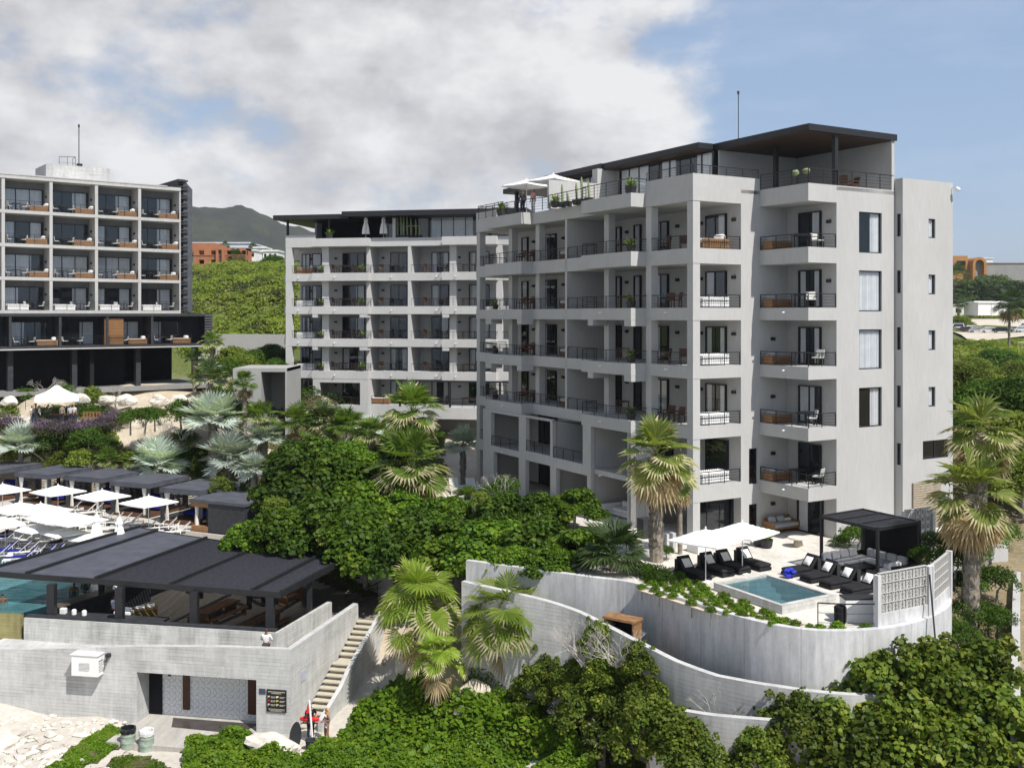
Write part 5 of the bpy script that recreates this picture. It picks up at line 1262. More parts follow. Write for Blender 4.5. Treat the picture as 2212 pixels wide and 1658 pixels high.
for k,z in enumerate(FB):
    w=f'{storey(k)} balconies, middle block'; G_='balcony furniture of the middle block'; zz=z+(.16 if k==0 else .01)
    (bed_white if k in (0,1,2,3) else bed_w)(('wooden daybed' if k==4 else 'white daybed')+f' at the left end, {w}',B2(1.9,.75,zz),BR,G_)
    zq=z+.01 if k else 3.49
    table_w(f'wooden dining table behind the left jutting part, {w}',B2(6.3,.6,zq),BR,G_); 
    chair_w(f'wooden chair left of the dining table, {w}',B2(5.2,.3,zq),BR+R(90),G_); chair_w(f'wooden chair right of the dining table, {w}',B2(7.4,.3,zq),BR-R(90),G_)
    potp(f'potted plant right on the left jutting part, {w}',B2(8.3,-.5 if k else .2,zq),k,G_,1.3)
    if k: potp(f'potted plant left on the left jutting part, {w}',B2(4.0,-.55,zq),k+2,G_,1.2)
    table_s(f'small dark table between the two middle columns, {w}',B2(11.2,.9,z+.01),BR,G_)
    (bed_w if k==0 else chair_w)(('bright wooden daybed' if k==0 else 'wooden chair')+f' right of the left jutting part, {w}',B2(9.9,.7,z+.01),BR+R(20)*(k>0),G_)
    chair_w(f'reddish wooden chair right of the second dividing wall, {w}',B2(14.6,.8,z+.01),BR+R(60),G_); chair_w(f'reddish wooden chair nearest the right column, {w}',B2(16.4,.8,z+.01),BR-R(60),G_)
    table_w(f'wooden table behind the right jutting part, {w}',B2(19.0,.5,z+.01),BR,G_)
CN=['fifth','fourth','third','second','rightmost']
for k in range(5):
    for i in range(1,NB):
        bayn=CN[i]+' bay'+(' from the right' if i<4 else ''); z=HZ[3-k]+.17 if k<4 else zb+.36; x=XL+BAY*i if k<4 else XL+BAY*1.04*i+.3; y=.0 if k<4 else -1.0
        w=f'{["topmost","second","third","fourth","black lowest"][k]} grid hotel row, {bayn}'; G_='balcony furniture of the grid hotel'
        if k==3: bed_white(f'low white daybed, {w}',H2(x+1.4,y+.75,z),HR,G_)
        elif not(k==4 and i==2): bed_w(f'orange wooden daybed, {w}',H2(x+3.25-.15*math.sin(i*5+k*3),y+.62,z),HR+.06*math.sin(i*3+k*7),G_)
        bistro(f'round dark table, {w}',H2(x+1.35 if k!=3 else x+3,y+.9,z),HR,G_)
        chair_p(f'left pale chair, {w}',H2((x+.65) if k!=3 else x+2.4,y+.9,z),HR+R(90)+.6*math.sin(i*2+k*5),G_); chair_p(f'right pale chair, {w}',H2((x+2.05) if k!=3 else x+3.6,y+.9,z),HR-R(90),G_)

# ------------------------------------------------------------------ right-hand terrace
def D3(x,y): return (1400.9+x*.3167,1069.1+y*.3167)
def T3(x,y,z=0): u,v=D3(x,y); return G(u,v,z)
# plunge pool
PA,PB,PC=Vector((9.09,45.9)),Vector((11.2,42.2)),Vector((13.95,43.85)); PD=PA+PC-PB
po=thing('plunge_pool','small raised concrete plunge pool with grey-blue water on the right-hand terrace','pool',(0,0,0))
ce=(PA+PB+PC+PD)/4; ins=lambda p,d:tuple(p+(ce-p).normalized()*d)
outer=[tuple(p) for p in (PA,PB,PC,PD)]; inner=[ins(p,.34) for p in (PA,PB,PC,PD)]
b=MB()
for i in range(4):
    j=(i+1)%4; a,c,d,e=outer[i],outer[j],inner[j],inner[i]; z=.36
    b.face([(*a,0),(*c,0),(*c,z),(*a,z)]); b.face([(*a,z),(*c,z),(*d,z),(*e,z)]); b.face([(*e,z),(*d,z),(*d,-1.0),(*e,-1.0)])
obj('rim',b,m_board2,po)
b=MB(); b.face([(*p,-1.0) for p in inner]); 
dA=(PD-PA).normalized(); dB=(PB-PA).normalized()
ia,ib=Vector(inner[0]),Vector(inner[3])
obj('pool_floor',b,MAT('grey_blue_tiles',(.16,.22,.25),.5,.2,4),po)
b=MB(); i0_,i1_,i2_,i3_=[Vector(p) for p in inner]
def pq(s,t): return i0_+(i3_-i0_)*s+(i1_-i0_)*t
for k,zt in enumerate((.12,-.08,-.28,-.5,-.72)):
    a,c=.03+.0*k,.97; t0,t1=.02+k*.085,.02+(k+1)*.085
    b.prism([tuple(pq(.45,t0)),tuple(pq(.97,t0)),tuple(pq(.97,t1)),tuple(pq(.45,t1))],-1.0,zt)
b.prism([tuple(pq(.03,.02)),tuple(pq(.43,.02)),tuple(pq(.43,.62)),tuple(pq(.03,.62))],-1.0,-.35)
obj('pool_steps',b,MAT('pale_step_tiles',(.36,.42,.44),.5,.1,4),po)
b=MB(); b.face([(*p,.27) for p in inner]); obj('water',b,waterm('plunge_water',(.09,.17,.20),.06,1.0),po)
# terrace loungers
def blk(pillow):
    o=thing('black_lounger','x','sun lounger'); b=MB(); b.rbox((0,0,.1),1.95,.78,.16,.03); obj('base',b,m_blackcush,o)
    b=MB(); b.rbox((.36,0,.27),1.22,.76,.16,.05); obj('mattress',b,m_blackcush,o)
    a=R(52); b=MB(); L=.8; M_=Matrix.Translation((-.25,0,.22))@Matrix.Rotation(math.pi+0,4,'Z')@Matrix.Rotation(-a,4,'Y'); q=MB(); q.rbox((L/2,0,0),L,.74,.13,.04); q.v=[tuple(M_@Vector(p)) for p in q.v]; obj('backrest',q,m_blackcush,o)
    b=MB(); b.box(-.92,-.7,-.34,.34,.18,.7); obj('back_support',b,m_char,o)
    return o
blkp=Proto(lambda:blk(False))
def pil():
    q=MB(); n=7
    for s in (1,-1):
        vs=[]
        for j in range(n):
            for i in range(n):
                x,y=(i/(n-1)-.5),(j/(n-1)-.5); e=(1-(2*abs(x))**3)*(1-(2*abs(y))**3); vs.append((x*.46*(1-.12*(1-e)*0),y*.46,s*.085*max(0,e)**.6))
        q.raw(vs,[(j*n+i,j*n+i+1,(j+1)*n+i+1,(j+1)*n+i)[::s] for j in range(n-1) for i in range(n-1)])
    return q
pme=mesh_of('cushion',pil(),m_pillow,True); pme2=mesh_of('cushion',pil(),m_greycush,True)
def cushion(label,loc,rz,tilt,me=None,group='cushions on the right-hand terrace',sc=1):
    o=bpy.data.objects.new('cushion',me or pme); COL.objects.link(o); o.location=loc; o.rotation_euler=(tilt,0,rz); o.scale=(sc,sc,sc); tag(o,label,'cushion',group)
N4=['leftmost','second from the left','third from the left','rightmost']
for i,(x,y) in enumerate(((300,520),(455,493),(565,475),(705,455))):
    p=T3(x,y,.25); p.z=.005; rz=AROT-R(90); blkp(f'black lounger in the row behind the plunge pool, {N4[i]}',p,rz,'black loungers on the right-hand terrace')
    d=Vector((math.cos(rz),math.sin(rz),0)); cushion(f'pale cushion on the {N4[i]} black lounger behind the plunge pool',p-d*.40+Vector((0,0,.58)),rz+R(90),R(50))
for i,(x,y) in enumerate(((1045,500),(1175,540),(1310,580),(1455,622))):
    p=T3(x,y,.25); p.z=.005; rz=AROT+R(180)-R(2); blkp(f'black lounger with white pillow right of the plunge pool, {N4[i]}',p,rz,'black loungers on the right-hand terrace')
    d=Vector((math.cos(rz),math.sin(rz),0)); cushion(f'white pillow on the {N4[i]} black lounger right of the plunge pool',p-d*.40+Vector((0,0,.58)),rz+R(90),R(50))
um=Proto(lambda:umb_f(2.55,.5,2.0))
um('left one of the two white parasols on the right-hand terrace',(P(1524.4,1139.4,47.3).x,47.3,0),AROT+R(20),'white parasols on the right-hand terrace')
um('right one of the two white parasols on the right-hand terrace',(P(1603.6,1125.5,48.9).x,48.9,0),AROT+R(16),'white parasols on the right-hand terrace')
# pergola
L_,Bk,Rt,Fr=Vector((15.1,49.7)),Vector((17.7,51.4)),Vector((19.35,48.4)),Vector((16.8,46.8))
pg=thing('pergola','black metal pergola with mesh roof and dark rear screen over the corner sofa','pergola',(0,0,0))
for p in (L_,Bk,Rt,Fr):
    b=MB(); b.obox((p.x,p.y,1.27),.12,.12,2.5,AROT); obj('post',b,m_black,pg)
b=MB(); q=[L_,Fr,Rt,Bk]
for i in range(4): a,c=q[i],q[(i+1)%4]; e=(c-a).normalized()*.06; b.bar((*(a-e),2.56),(*(c+e),2.56),.12,.16)
for t in (1/3,2/3): a,c=L_+(Fr-L_)*0+(Bk-L_)*0,0; p0=L_+(Fr-L_)*t; p1=Bk+(Rt-Bk)*t; b.bar((*p0,2.6),(*p1,2.6),.08,.12)
obj('roof_frame',b,m_black,pg)
b=MB(); n=44
for k in range(n): t=(k+.5)/n; p0=L_+(Bk-L_)*t; p1=Fr+(Rt-Fr)*t; b.bar((*p0,2.57),(*p1,2.57),.045,.03)
obj('roof_slats',b,m_roofslat,pg)
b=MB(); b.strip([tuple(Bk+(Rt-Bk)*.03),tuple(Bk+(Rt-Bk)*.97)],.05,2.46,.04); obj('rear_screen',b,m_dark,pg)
sf=thing('corner_sofa','u-shaped black outdoor sofa with grey cushions under the black pergola','sofa',(*((L_+Rt)/2),.004),AROT)
b=MB()
for x0,x1,y0,y1 in ((-1.75,1.35,.85,1.65),(.55,1.35,-1.5,.85),(-.3,.55,-1.5,-.75)): b.box(x0,x1,y0,y1,.08,.24)
b.box(-1.75,1.35,1.65,1.72,.08,.62); b.box(1.35,1.42,-1.5,1.72,.08,.62); b.box(-.3,1.35,-1.57,-1.5,.08,.62); b.box(-1.82,-1.75,.85,1.72,.08,.5); obj('frame',b,m_black,sf)
for i,(x0,x1,y0,y1) in enumerate(((-1.7,-.75,.86,1.6),(-.73,.3,.86,1.6),(.32,1.33,.86,1.6),(.56,1.33,-.3,.84),(.56,1.33,-1.48,-.32),(-.28,.54,-1.48,-.77))):
    b=MB(); b.rbox(((x0+x1)/2,(y0+y1)/2,.33),x1-x0,y1-y0,.18,.04); obj('seat_cushion',b,m_greycush if i<4 else m_pillow,sf)
for x in (-1.3,-.7,-.1,.5):
    b=MB(); b.rbox((x,1.52,.62),.55,.2,.42,.06,rx=R(-12)); obj('back_cushion',b,m_greycush,sf)
for y in (.9,.3,-.3,-.9):
    b=MB(); b.rbox((1.24,y,.62),.2,.55,.42,.06); obj('back_cushion',b,m_greycush,sf)
b=MB(); b.rbox((.1,-1.4,.6),.7,.2,.38,.06); obj('back_cushion',b,m_pillow,sf)
lt=thing('low_table','low black table inside the corner sofa','table',A2(0,0,0)); lt.location=(*((L_+Rt)/2+Vector((-.45,-.1))),.004); lt.rotation_euler[2]=AROT
b=MB(); b.box(-.5,.5,-.4,.4,.3,.35); obj('tabletop',b,m_black,lt)
for x in (-.4,.4): b=MB(); b.box(x-.04,x+.04,-.36,.36,0,.3); obj('leg',b,m_black,lt)
# breeze block screens
def bwall(label,p,q,z0,zs,w,m):
    o=thing('breeze_block_screen',label,'screen wall',(0,0,0)); p=Vector(p); q=Vector(q); d=(q-p); n=max(1,int((d.length-.2)/w)); d.normalize()
    b=MB(); b.strip([tuple(p),tuple(q)],z0,zs,.16); obj('base',b,m_smooth,o)
    b=MB(); z1=zs+m*w+.06
    for e in (p,q): b=MB(); b.obox((e.x,e.y+.08,(z0+z1)/2),.2,.24,z1-z0,math.atan2(d.y,d.x)); obj('pier',b,m_smooth,o)
    b=MB(); breeze(b,(p.x+d.x*.1-d.y*.08,p.y+d.y*.1+d.x*.08),d,(((q-p).length-.2)/n),n,m,zs,.12); obj('block_lattice',b,m_conc_lt,o)
bwall('long pierced concrete block screen on the curved wall in front of the black pergola',(14.4,40.05),(17.0,41.5),.1,.62,.37,4)
bwall('short pierced block screen at the right end of the curved wall',(17.15,41.62),(19.0,44.2),.1,.62,.37,4)
bwall('pierced block screen behind the black pergola, beside the reed screen',(20.3,52.6),(22.2,53.7),-.1,.3,.37,5)
b=MB(); q=[T3(1155,885,.14),T3(1335,895,.14),T3(1545,893,.14)]; railing(b,[(p.x,p.y) for p in q],.02,1.0,2,1.6); tag(obj('railing',b,m_black),'low black railing left of the long block screen on the terrace edge','railing')
o=thing('outdoor_counter','white built-in counter with black top behind the low railing','counter',(*(T3(1440,850,0).xy),.004),AROT-R(28)); b=MB(); b.box(-.7,.7,-.35,.35,0,.9); obj('base',b,m_white,o); b=MB(); b.box(-.72,.72,-.36,.36,.9,.95); obj('top',b,m_black,o)
b=MB(); b.lathe([(.2,0),(.24,.05),(.25,.6),(.23,.66),(.2,.6)],14); tag(obj('waste_bin',b,m_dark,None,loc=(*(T3(1308,868,0).xy),.004)),'round dark waste bin in front of the white counter','bin')
b=MB(); rd=random.Random(3)
for i in range(7): b.rbox((rd.uniform(-.2,.2),rd.uniform(-.15,.15),.12+.05*i),.3,.28,.14,.06,rz=rd.uniform(0,3))
tag(obj('beach_bag',b,MAT('bright_blue_cloth',(.02,.04,.42),.8,.2,4),None,loc=(*(T3(968,568,0).xy),.004)),'crumpled bright blue bag on the paving right behind the plunge pool','bag')
# under the right balcony
o=thing('teak_sofa','orange-brown wooden sofa with grey cushions below the lowest right balcony','sofa',(*(A2(6.0,-.62)).xy,.01),AROT)
b=MB(); b.box(-1.0,1.0,-.42,.42,.2,.3)
for i in range(11): b.box(-.98+i*.19,-.9+i*.19,.38,.42,.3,.75)
for x in (-1.0,.94): 
    b.box(x,x+.06,-.44,.44,0,.62)
b.box(-1,1,.38,.44,.72,.8); obj('frame',b,m_teak,o); b=MB(); b.rbox((0,-.05,.4),1.86,.78,.2,.05); obj('seat_cushion',b,m_greycush,o)
for x in (-.55,.1): b=MB(); b.rbox((x,.2,.66),.5,.2,.4,.07,rx=R(-15)); obj('back_cushion',b,m_greycush,o)
b=MB(); b.rbox((.6,.15,.6),.55,.2,.2,.08); obj('bolster',b,m_pillow,o)
b=MB(); b.lathe([(.3,0),(.27,.05),(.2,.4),(.24,.42)],16); o=thing('round_table','round pale concrete table in front of the orange-brown sofa','table',(*T3(1020,350,0).xy,.004)); obj('base',b,m_sandrock,o); b=MB(); b.lathe([(.5,.42),(.54,.44),(.54,.49),(.5,.5)],22); obj('top',b,m_paving,o)
for x,y,l in ((755,345,'left one of the two dark bowl planters behind the right parasol'),(805,358,'right one of the two dark bowl planters behind the right parasol')):
    pp=T3(x,y,0); potp(l,(pp.x,pp.y,.004),1,'dark bowl planters',1.5)
b=MB(); b.box(-.3,.3,-.3,.3,0,.95); tag(obj('pedestal',b,m_smooth,None,loc=(*T3(132,378,0).xy,.004),rz=AROT),'pale square pedestal between the two palm trunks on the terrace','pedestal')
b=MB(); b.box(-.45,.45,-.45,.45,0,.5); b.rbox((0,0,.55),.84,.84,.14,.05); tag(obj('ottoman',b,m_white,None,loc=(*T3(345,385,0).xy,.004),rz=AROT),'white cube seat with cushion behind the left parasol','seat')
b=MB(); b.box(-.35,.35,-.3,.3,0,1.1); p=T3(40,330,0); tag(obj('planter_box',b,m_char,None,loc=(p.x-.3,p.y+1.5,.004),rz=AROT),'tall dark planter box beside the tall palm trunk on the terrace','planter')
# recess sofa and side terrace loungers
o=thing('white_sofa','long white sofa with cushions in the tall open recess of the right-hand block','sofa',(*A2(.6,6.3).xy,.01),AROT)
b=MB(); b.box(-.4,.5,-1.7,1.7,.1,.3); b.box(.5,.62,-1.7,1.7,.1,.75); b.box(-1.2,.5,1.7,1.8,.1,.75); obj('frame',b,m_white,o); b=MB(); b.rbox((.05,0,.4),.85,3.3,.2,.05); obj('seat_cushion',b,m_pillow,o)
for y in (-1.3,-.65,0,.65,1.3): b=MB(); b.rbox((.42,y,.66),.2,.58,.4,.06); obj('back_cushion',b,m_pillow,o)
SGp=G(1015,1068,-.3)
b=MB(); b.prism([(-7,76),(5,77.5),(9,69),(4.6,63.6),(0,66),(-5,71)],-2.5,-.34); struct('side_paving',b,m_paving)
b=MB(); b.prism([(-5,70.6),(.2,72.6),(.9,71.2),(-4.2,69.2)],-.4,-.325); tag(obj('garden_pool',b,waterm('garden_pool_water',(.08,.2,.22),.2,2)),'narrow dark plunge pool beside the right-hand block, behind the round-leaved trees','pool')
for u,v,rz,l in ((982,1062,R(100),'white lounger left of the right-hand block, the left one with raised back'),(1020,1062,R(105),'white lounger left of the right-hand block, the right one with raised back'),(1128,1100,R(30),'white lounger near the lower left corner of the right-hand block'),(1158,1104,R(30),'white lounger nearest the ground floor openings of the right-hand block')):
    p=G(u,v,-.3); LG['pale'](l,(p.x,p.y,-.33),rz,'sun loungers beside the right-hand block')
# roof terraces
def cactus(label,loc,h,n,seed):
    o=thing('column_cactus',label,'cactus',loc); rd=random.Random(seed); b=MB()
    for i in range(n):
        x=rd.uniform(-.25,.25)*(n>1); y=rd.uniform(-.2,.2)*(n>1); hh=h*rd.uniform(.6,1) if n>1 else h
        m=10; pts=[(x+.02*math.sin(j),y,hh*j/5) for j in range(6)]; b.tube(pts,[.075,.085,.085,.085,.08,.04],8)
    obj('stem',b,m_cactus,o); b=MB(); b.lathe([(.24,-.02),(.3,.3),(.26,.3)],12); obj('pot',b,m_pot,o)
m_cactus=MAT('cactus_green',(.20,.25,.12),.7,.25,6)
for i,(y,h,n,l) in enumerate(((12.9,1.5,1,'tall slim column cactus at the left of the roof terrace row'),(12.2,.8,1,'short column cactus left of the middle of the roof terrace row'),(11.2,1.4,1,'column cactus third from the left in the roof terrace row'),(10.6,1.7,1,'tallest column cactus in the roof terrace row'),(9.8,1.3,1,'rightmost tall column cactus in the roof terrace row'))): cactus(l,A2(-.25,y,TOP),h,n,i)
potp('spiky agave in a dark box at the jutting roof corner of the right-hand block',A2(-.6,4.9,TOP),0,None,1.5)
potp('green succulent in a dark planter at the far end of the roof terrace',A2(-.5,20.6,TOP),0,None,1.6); potp('small dark planter at the end of the roof terrace cactus row',A2(-.5,13.4,TOP),0,None,1.3)
for x,y,l in ((5.2,-3.3,'small round yellow-green cactus on the roof railing corner'),(5.3,-2.4,'small yellow-green cactus left of the railing corner')): 
    b=MB(); b.lathe([(.05,0),(.2,.1),(.22,.22),(.12,.34),(.02,.38)],12); tag(obj('barrel_cactus',b,m_cactus,None,loc=A2(x,y,TOP+.6)),l,'cactus')
chair_w('wooden armchair under the black roof at the top right corner',A2(9.2,-2.4,TOP),AROT+2,None); chair_w('second wooden armchair under the black roof, nearer the wall',A2(10.1,-2.2,TOP),AROT-1.7,None)
um2=Proto(lambda:umb_f(2.6,.5,2.2))
um2('white parasol on the far roof terrace, partly behind the grey partition wall',A2(1.2,16.3,TOP),AROT+.3,'parasols on the far roof terrace'); um2('white parasol on the far roof terrace, left of the grey partition wall',A2(1.0,19.6,TOP),AROT+.3,'parasols on the far roof terrace')
for i,x in enumerate((11.6,11.95,12.25,12.6,13.0,13.5,13.9)): cactus(f'column cactus in the middle block roof row, {["first","second","third","fourth","fifth","sixth","last"][i]} from the left',B2(x,.7,TB),(2.3,2.4,2.4,2.2,2.0,1.9,1.3)[i],1,20+i)
for x,l in ((9.15,'closed white parasol on the roof of the middle block, the left one'),(11.0,'closed white parasol on the roof of the middle block, the right one')): parasol_closed(l,B2(x-.9,.8,TB-.45),0,'closed parasols on the middle block roof')
potp('agave in a dark planter at the left of the middle block roof terrace',B2(4.9,-.5,TB),0,None,1.5)
# corridor doorway in rusty wood
o=thing('timber_gateway','orange-brown timber gateway box standing between the two curved walls','gateway',(*(P(1345,1330,44.9)).xy,-3.2),R(-35))
b=MB(); b.box(-.75,-.65,-.35,.35,0,2.2); b.box(.65,.75,-.35,.35,0,2.2); obj('side_panel',b,m_teak,o) if 0 else None
for x in (-.75,.65):
    b=MB(); b.box(x,x+.1,-.35,.35,-.6,2.2); obj('side_panel',b,m_teak,o)
b=MB(); b.box(-.8,.8,-.4,.4,2.2,2.3); obj('lintel',b,m_teak,o)
b=MB(); b.box(-.64,.64,.28,.33,-.6,2.19); obj('gate',b,m_dark,o)
for u,v,Y,l in ((1900,1280,40.0,'x'),): pass
b=MB(); a=P(2008,1240,41.3); c=P(2022,1400,40.6); b.tube([a,c],.035,6); tag(obj('pole',b,m_char),'thin dark pole leaning against the outside of the curved wall below the block screen','pole')
b=MB(); a=A2(15.1,-5.2,-.3); b.tube([a,a+Vector((.0,-.0,2.6))],.04,6); b.v=[(p[0]+(p[2]+.3)*-.08,p[1]+(p[2]+.3)*.08,p[2]) for p in b.v]; tag(obj('pole',b,m_wood_w),'pale wooden pole leaning beside the grey reed screen','pole')
# ------------------------------------------------------------------ foliage
def np_mesh(name,V,mats,mi=None,faces=None):
    """V: (n,m,3) separate polygons of m corners, or V (N,3) with faces (k,m)"""
    me=bpy.data.meshes.new(name)
    if faces is None:
        n,m=V.shape[:2]; faces=np.arange(n*m).reshape(n,m); V=V.reshape(-1,3)
    k,m=faces.shape
    me.vertices.add(len(V)); me.vertices.foreach_set('co',np.ascontiguousarray(V,dtype=np.float32).ravel())
    me.loops.add(k*m); me.loops.foreach_set('vertex_index',np.ascontiguousarray(faces,dtype=np.int32).ravel())
    me.polygons.add(k); me.polygons.foreach_set('loop_start',np.arange(0,k*m,m,dtype=np.int32)); me.polygons.foreach_set('loop_total',np.full(k,m,dtype=np.int32))
    for x in (mats if isinstance(mats,(list,tuple)) else [mats]): me.materials.append(x)
    if mi is not None: me.polygons.foreach_set('material_index',np.ascontiguousarray(mi,dtype=np.int32))
    me.update(calc_edges=True); return me
def nrm(a): return a/np.maximum(1e-9,np.linalg.norm(a,axis=-1,keepdims=True))
ROUND=np.array([(math.cos(a)*(1 if abs(a-math.pi)>.1 else .8),math.sin(a)) for a in np.linspace(0,2*math.pi,7)[:-1]]); OVAL=np.array([(-1,0),(0,-.48),(1,0),(0,.48)]); 
def leaves(C,Nn,size,shape,rs,fold=.25):
    n=len(C); a=rs.normal(size=(n,3)); t=nrm(np.cross(Nn,a)); b=np.cross(Nn,t)
    s=size*rs.uniform(.65,1.25,(n,1,1)); P_=shape[None]
    V=C[:,None]+t[:,None]*P_[...,:1]*s+b[:,None]*P_[...,1:]*s
    return V+Nn[:,None]*(np.abs(P_[...,1:])*fold*s)
def cloud(blobs,n,size,shape,seed,inner=.72,up=.45,jit=.55):
    rs=np.random.RandomState(seed); B_=np.array(blobs,float); w=B_[:,3]**2; k=rs.choice(len(B_),n,p=w/w.sum())
    d=nrm(rs.normal(size=(n,3))); d[:,2]=np.where(d[:,2]<-.35,-d[:,2],d[:,2]); d=nrm(d)
    r=B_[k,3]*rs.uniform(inner,1.08,n)*(1+.12*np.sin(d[:,0]*9+k)*np.cos(d[:,1]*8))
    sq=B_[k,4] if B_.shape[1]>4 else np.ones(n)
    C=B_[k,:3]+d*r[:,None]*np.stack([np.ones(n),np.ones(n),sq],1)
    Nn=nrm(d*.8+np.array([0,0,up])+rs.normal(size=(n,3))*jit)
    return leaves(C,Nn,size,shape,rs)
def blobset(seed,n,Rr,h0,h1,r0,r1,flat=.8):
    rd=random.Random(seed); o=[]
    for i in range(n):
        a=i*2.4+rd.uniform(-.4,.4); q=Rr*math.sqrt((i+.3)/n)*rd.uniform(.8,1.05)
        o.append((q*math.cos(a),q*math.sin(a),h0+(h1-h0)*(1-(q/Rr)**1.6)*rd.uniform(.75,1.1)+rd.uniform(-.1,.2),rd.uniform(r0,r1),flat))
    return o
m_grape=LEAF('round_leaf',[(.022,.050,.006),(.048,.105,.010),(.085,.160,.014),(.13,.21,.020),(.20,.25,.025)],.5,.36,.16,.3)
m_grape2=LEAF('round_leaf_dark',[(.016,.036,.006),(.032,.070,.009),(.055,.105,.012),(.09,.15,.018),(.16,.17,.03)],.5,.34,.16,.3)
m_grapef=LEAF('round_leaf_seaside',[(.030,.055,.008),(.065,.11,.013),(.11,.16,.020),(.17,.21,.028),(.26,.24,.05)],.5,.34,.18,.5)
m_bush=LEAF('small_leaf',[(.024,.052,.008),(.058,.115,.014),(.10,.17,.022)],.55,.35,.15,.5); m_bushy=LEAF('yellow_green_leaf',[(.07,.115,.015),(.14,.19,.03),(.23,.25,.055)],.55,.4,.15,.4)
m_scrub=LEAF('scrub_leaf',[(.09,.14,.022),(.165,.23,.033),(.24,.30,.05),(.25,.25,.12)],.6,.38,.1,.09)
m_cover=LEAF('vine_leaf',[(.045,.09,.006),(.085,.165,.010),(.135,.235,.016),(.21,.27,.025)],.5,.38,.18,.6)
m_purple=LEAF('purple_flower',[(.11,.075,.125),(.17,.115,.19),(.12,.11,.105)],.7,.2,.1,.8); m_olive=LEAF('dark_olive_leaf',[(.02,.03,.014),(.05,.06,.025),(.09,.09,.03)],.6,.25,.2,.8)
m_fan=LEAF('fan_palm_leaf',[(.06,.115,.016),(.11,.185,.028),(.19,.26,.05)],.5,.38,.2,.5); m_fand=LEAF('dark_fan_leaf',[(.03,.06,.018),(.06,.10,.03),(.10,.14,.05)],.4,.3,.4,.5)
m_fanb=LEAF('bright_fan_leaf',[(.12,.19,.022),(.20,.29,.038),(.32,.38,.07)],.5,.4,.2,.5)
m_fanr=LEAF('ragged_fan_leaf',[(.07,.115,.02),(.12,.17,.035),(.20,.24,.06),(.30,.26,.13)],.55,.38,.15,.5)
m_tip=LEAF('frayed_tip',[(.34,.30,.16),(.46,.42,.27),(.22,.24,.07)],.7,.3,.1,1); m_deadf=LEAF('dead_frond',[(.22,.15,.085),(.36,.28,.17),(.48,.40,.27)],.85,.25,.1,1)
m_silver=LEAF('silver_palm_leaf',[(.28,.34,.30),(.40,.47,.43),(.52,.58,.54)],.6,.25,.2,1); m_far=LEAF('far_tree_leaf',[(.035,.06,.02),(.06,.095,.03),(.10,.13,.05)],.6,.3,.2,.15)
def trunkmb(blobs,base_r,seed,h):
    rd=random.Random(seed); b=MB(); b.wantuv=False; top=Vector((rd.uniform(-.2,.2),rd.uniform(-.2,.2),h*.45))
    b.tube([(0,0,-.6),(top.x*.4,top.y*.4,h*.22),tuple(top)],[base_r*1.25,base_r,base_r*.8],7)
    for q in blobs[::2]:
        c=Vector(q[:3]); mid=top.lerp(c,.5)+Vector((rd.uniform(-.2,.2),rd.uniform(-.2,.2),rd.uniform(-.1,.25))); b.tube([tuple(top),tuple(mid),tuple(c+Vector((0,0,q[3]*.3)))],[base_r*.55,base_r*.35,base_r*.12],5)
    return b
def tree_proto(nm,cat,blobs,n,size,shape,seed,mat,br,h,**kw):
    def f():
        o=thing(nm,'x',cat); obj('trunk',trunkmb(blobs,br,seed,h),m_barkg,o); obj('crown',np_mesh('crown',cloud(blobs,n,size,shape,seed,**kw),mat),None,o); return o
    return Proto(f)
GR=[tree_proto('sea_grape_tree','tree',blobset(s,34,2.6,1.0,3.5,.42,.95,.85),9000,.125,ROUND,s,mt,.12,3.2,inner=.55) for s,mt in ((1,m_grape),(2,m_grape),(3,m_grape2),(4,m_grape),(5,m_grape2))]
GF=[tree_proto('sea_grape_bush','bush',blobset(s,26,2.1,.6,3.3,.40,.85,.95)+[(random.Random(s*7+i).uniform(-1.6,1.6),random.Random(s*9+i).uniform(-1.2,1.2),3.1+.35*random.Random(s+i).random(),.28,1.5) for i in range(7)],6000,.098,ROUND,s,m_grapef,.08,2.6,inner=.6) for s in (11,12,13)]
BU=[tree_proto('leafy_shrub','shrub',blobset(s,12,.75,.25,.85,.30,.5,.9),2600,.06,OVAL,s,m_bush,.05,.8) for s in (21,22)]
BY=[tree_proto('pale_shrub','shrub',blobset(s,12,.75,.2,.8,.28,.5,.8),2200,.075,OVAL,s,m_bushy,.04,.7,inner=.5) for s in (31,32)]
TR=[tree_proto('broadleaf_tree','tree',blobset(s,30,3.0,1.6,4.6,.8,1.45,.85),9000,.16,OVAL,s,mt,.18,4) for s,mt in ((41,m_far),(42,m_bush),(43,m_bushy))]
def purple():
    bl=blobset(51,13,.75,.35,.75,.36,.5,.85); o=thing('flowering_shrub','x','shrub'); obj('trunk',trunkmb(bl,.04,5,.6),m_barkg,o); obj('crown',np_mesh('crown',cloud(bl,2600,.06,OVAL,51),m_olive),None,o)
    fl=[(x,y,z+.12,r*.98,s) for x,y,z,r,s in bl]; V=cloud(fl,2600,.04,OVAL,52,inner=.96); V=V[V[:,:,2].mean(1)>.78]; obj('flowers',np_mesh('flowers',V,m_purple),None,o); return o
PU=Proto(purple)
def at(u,v,Y): return P(u,v,Y)
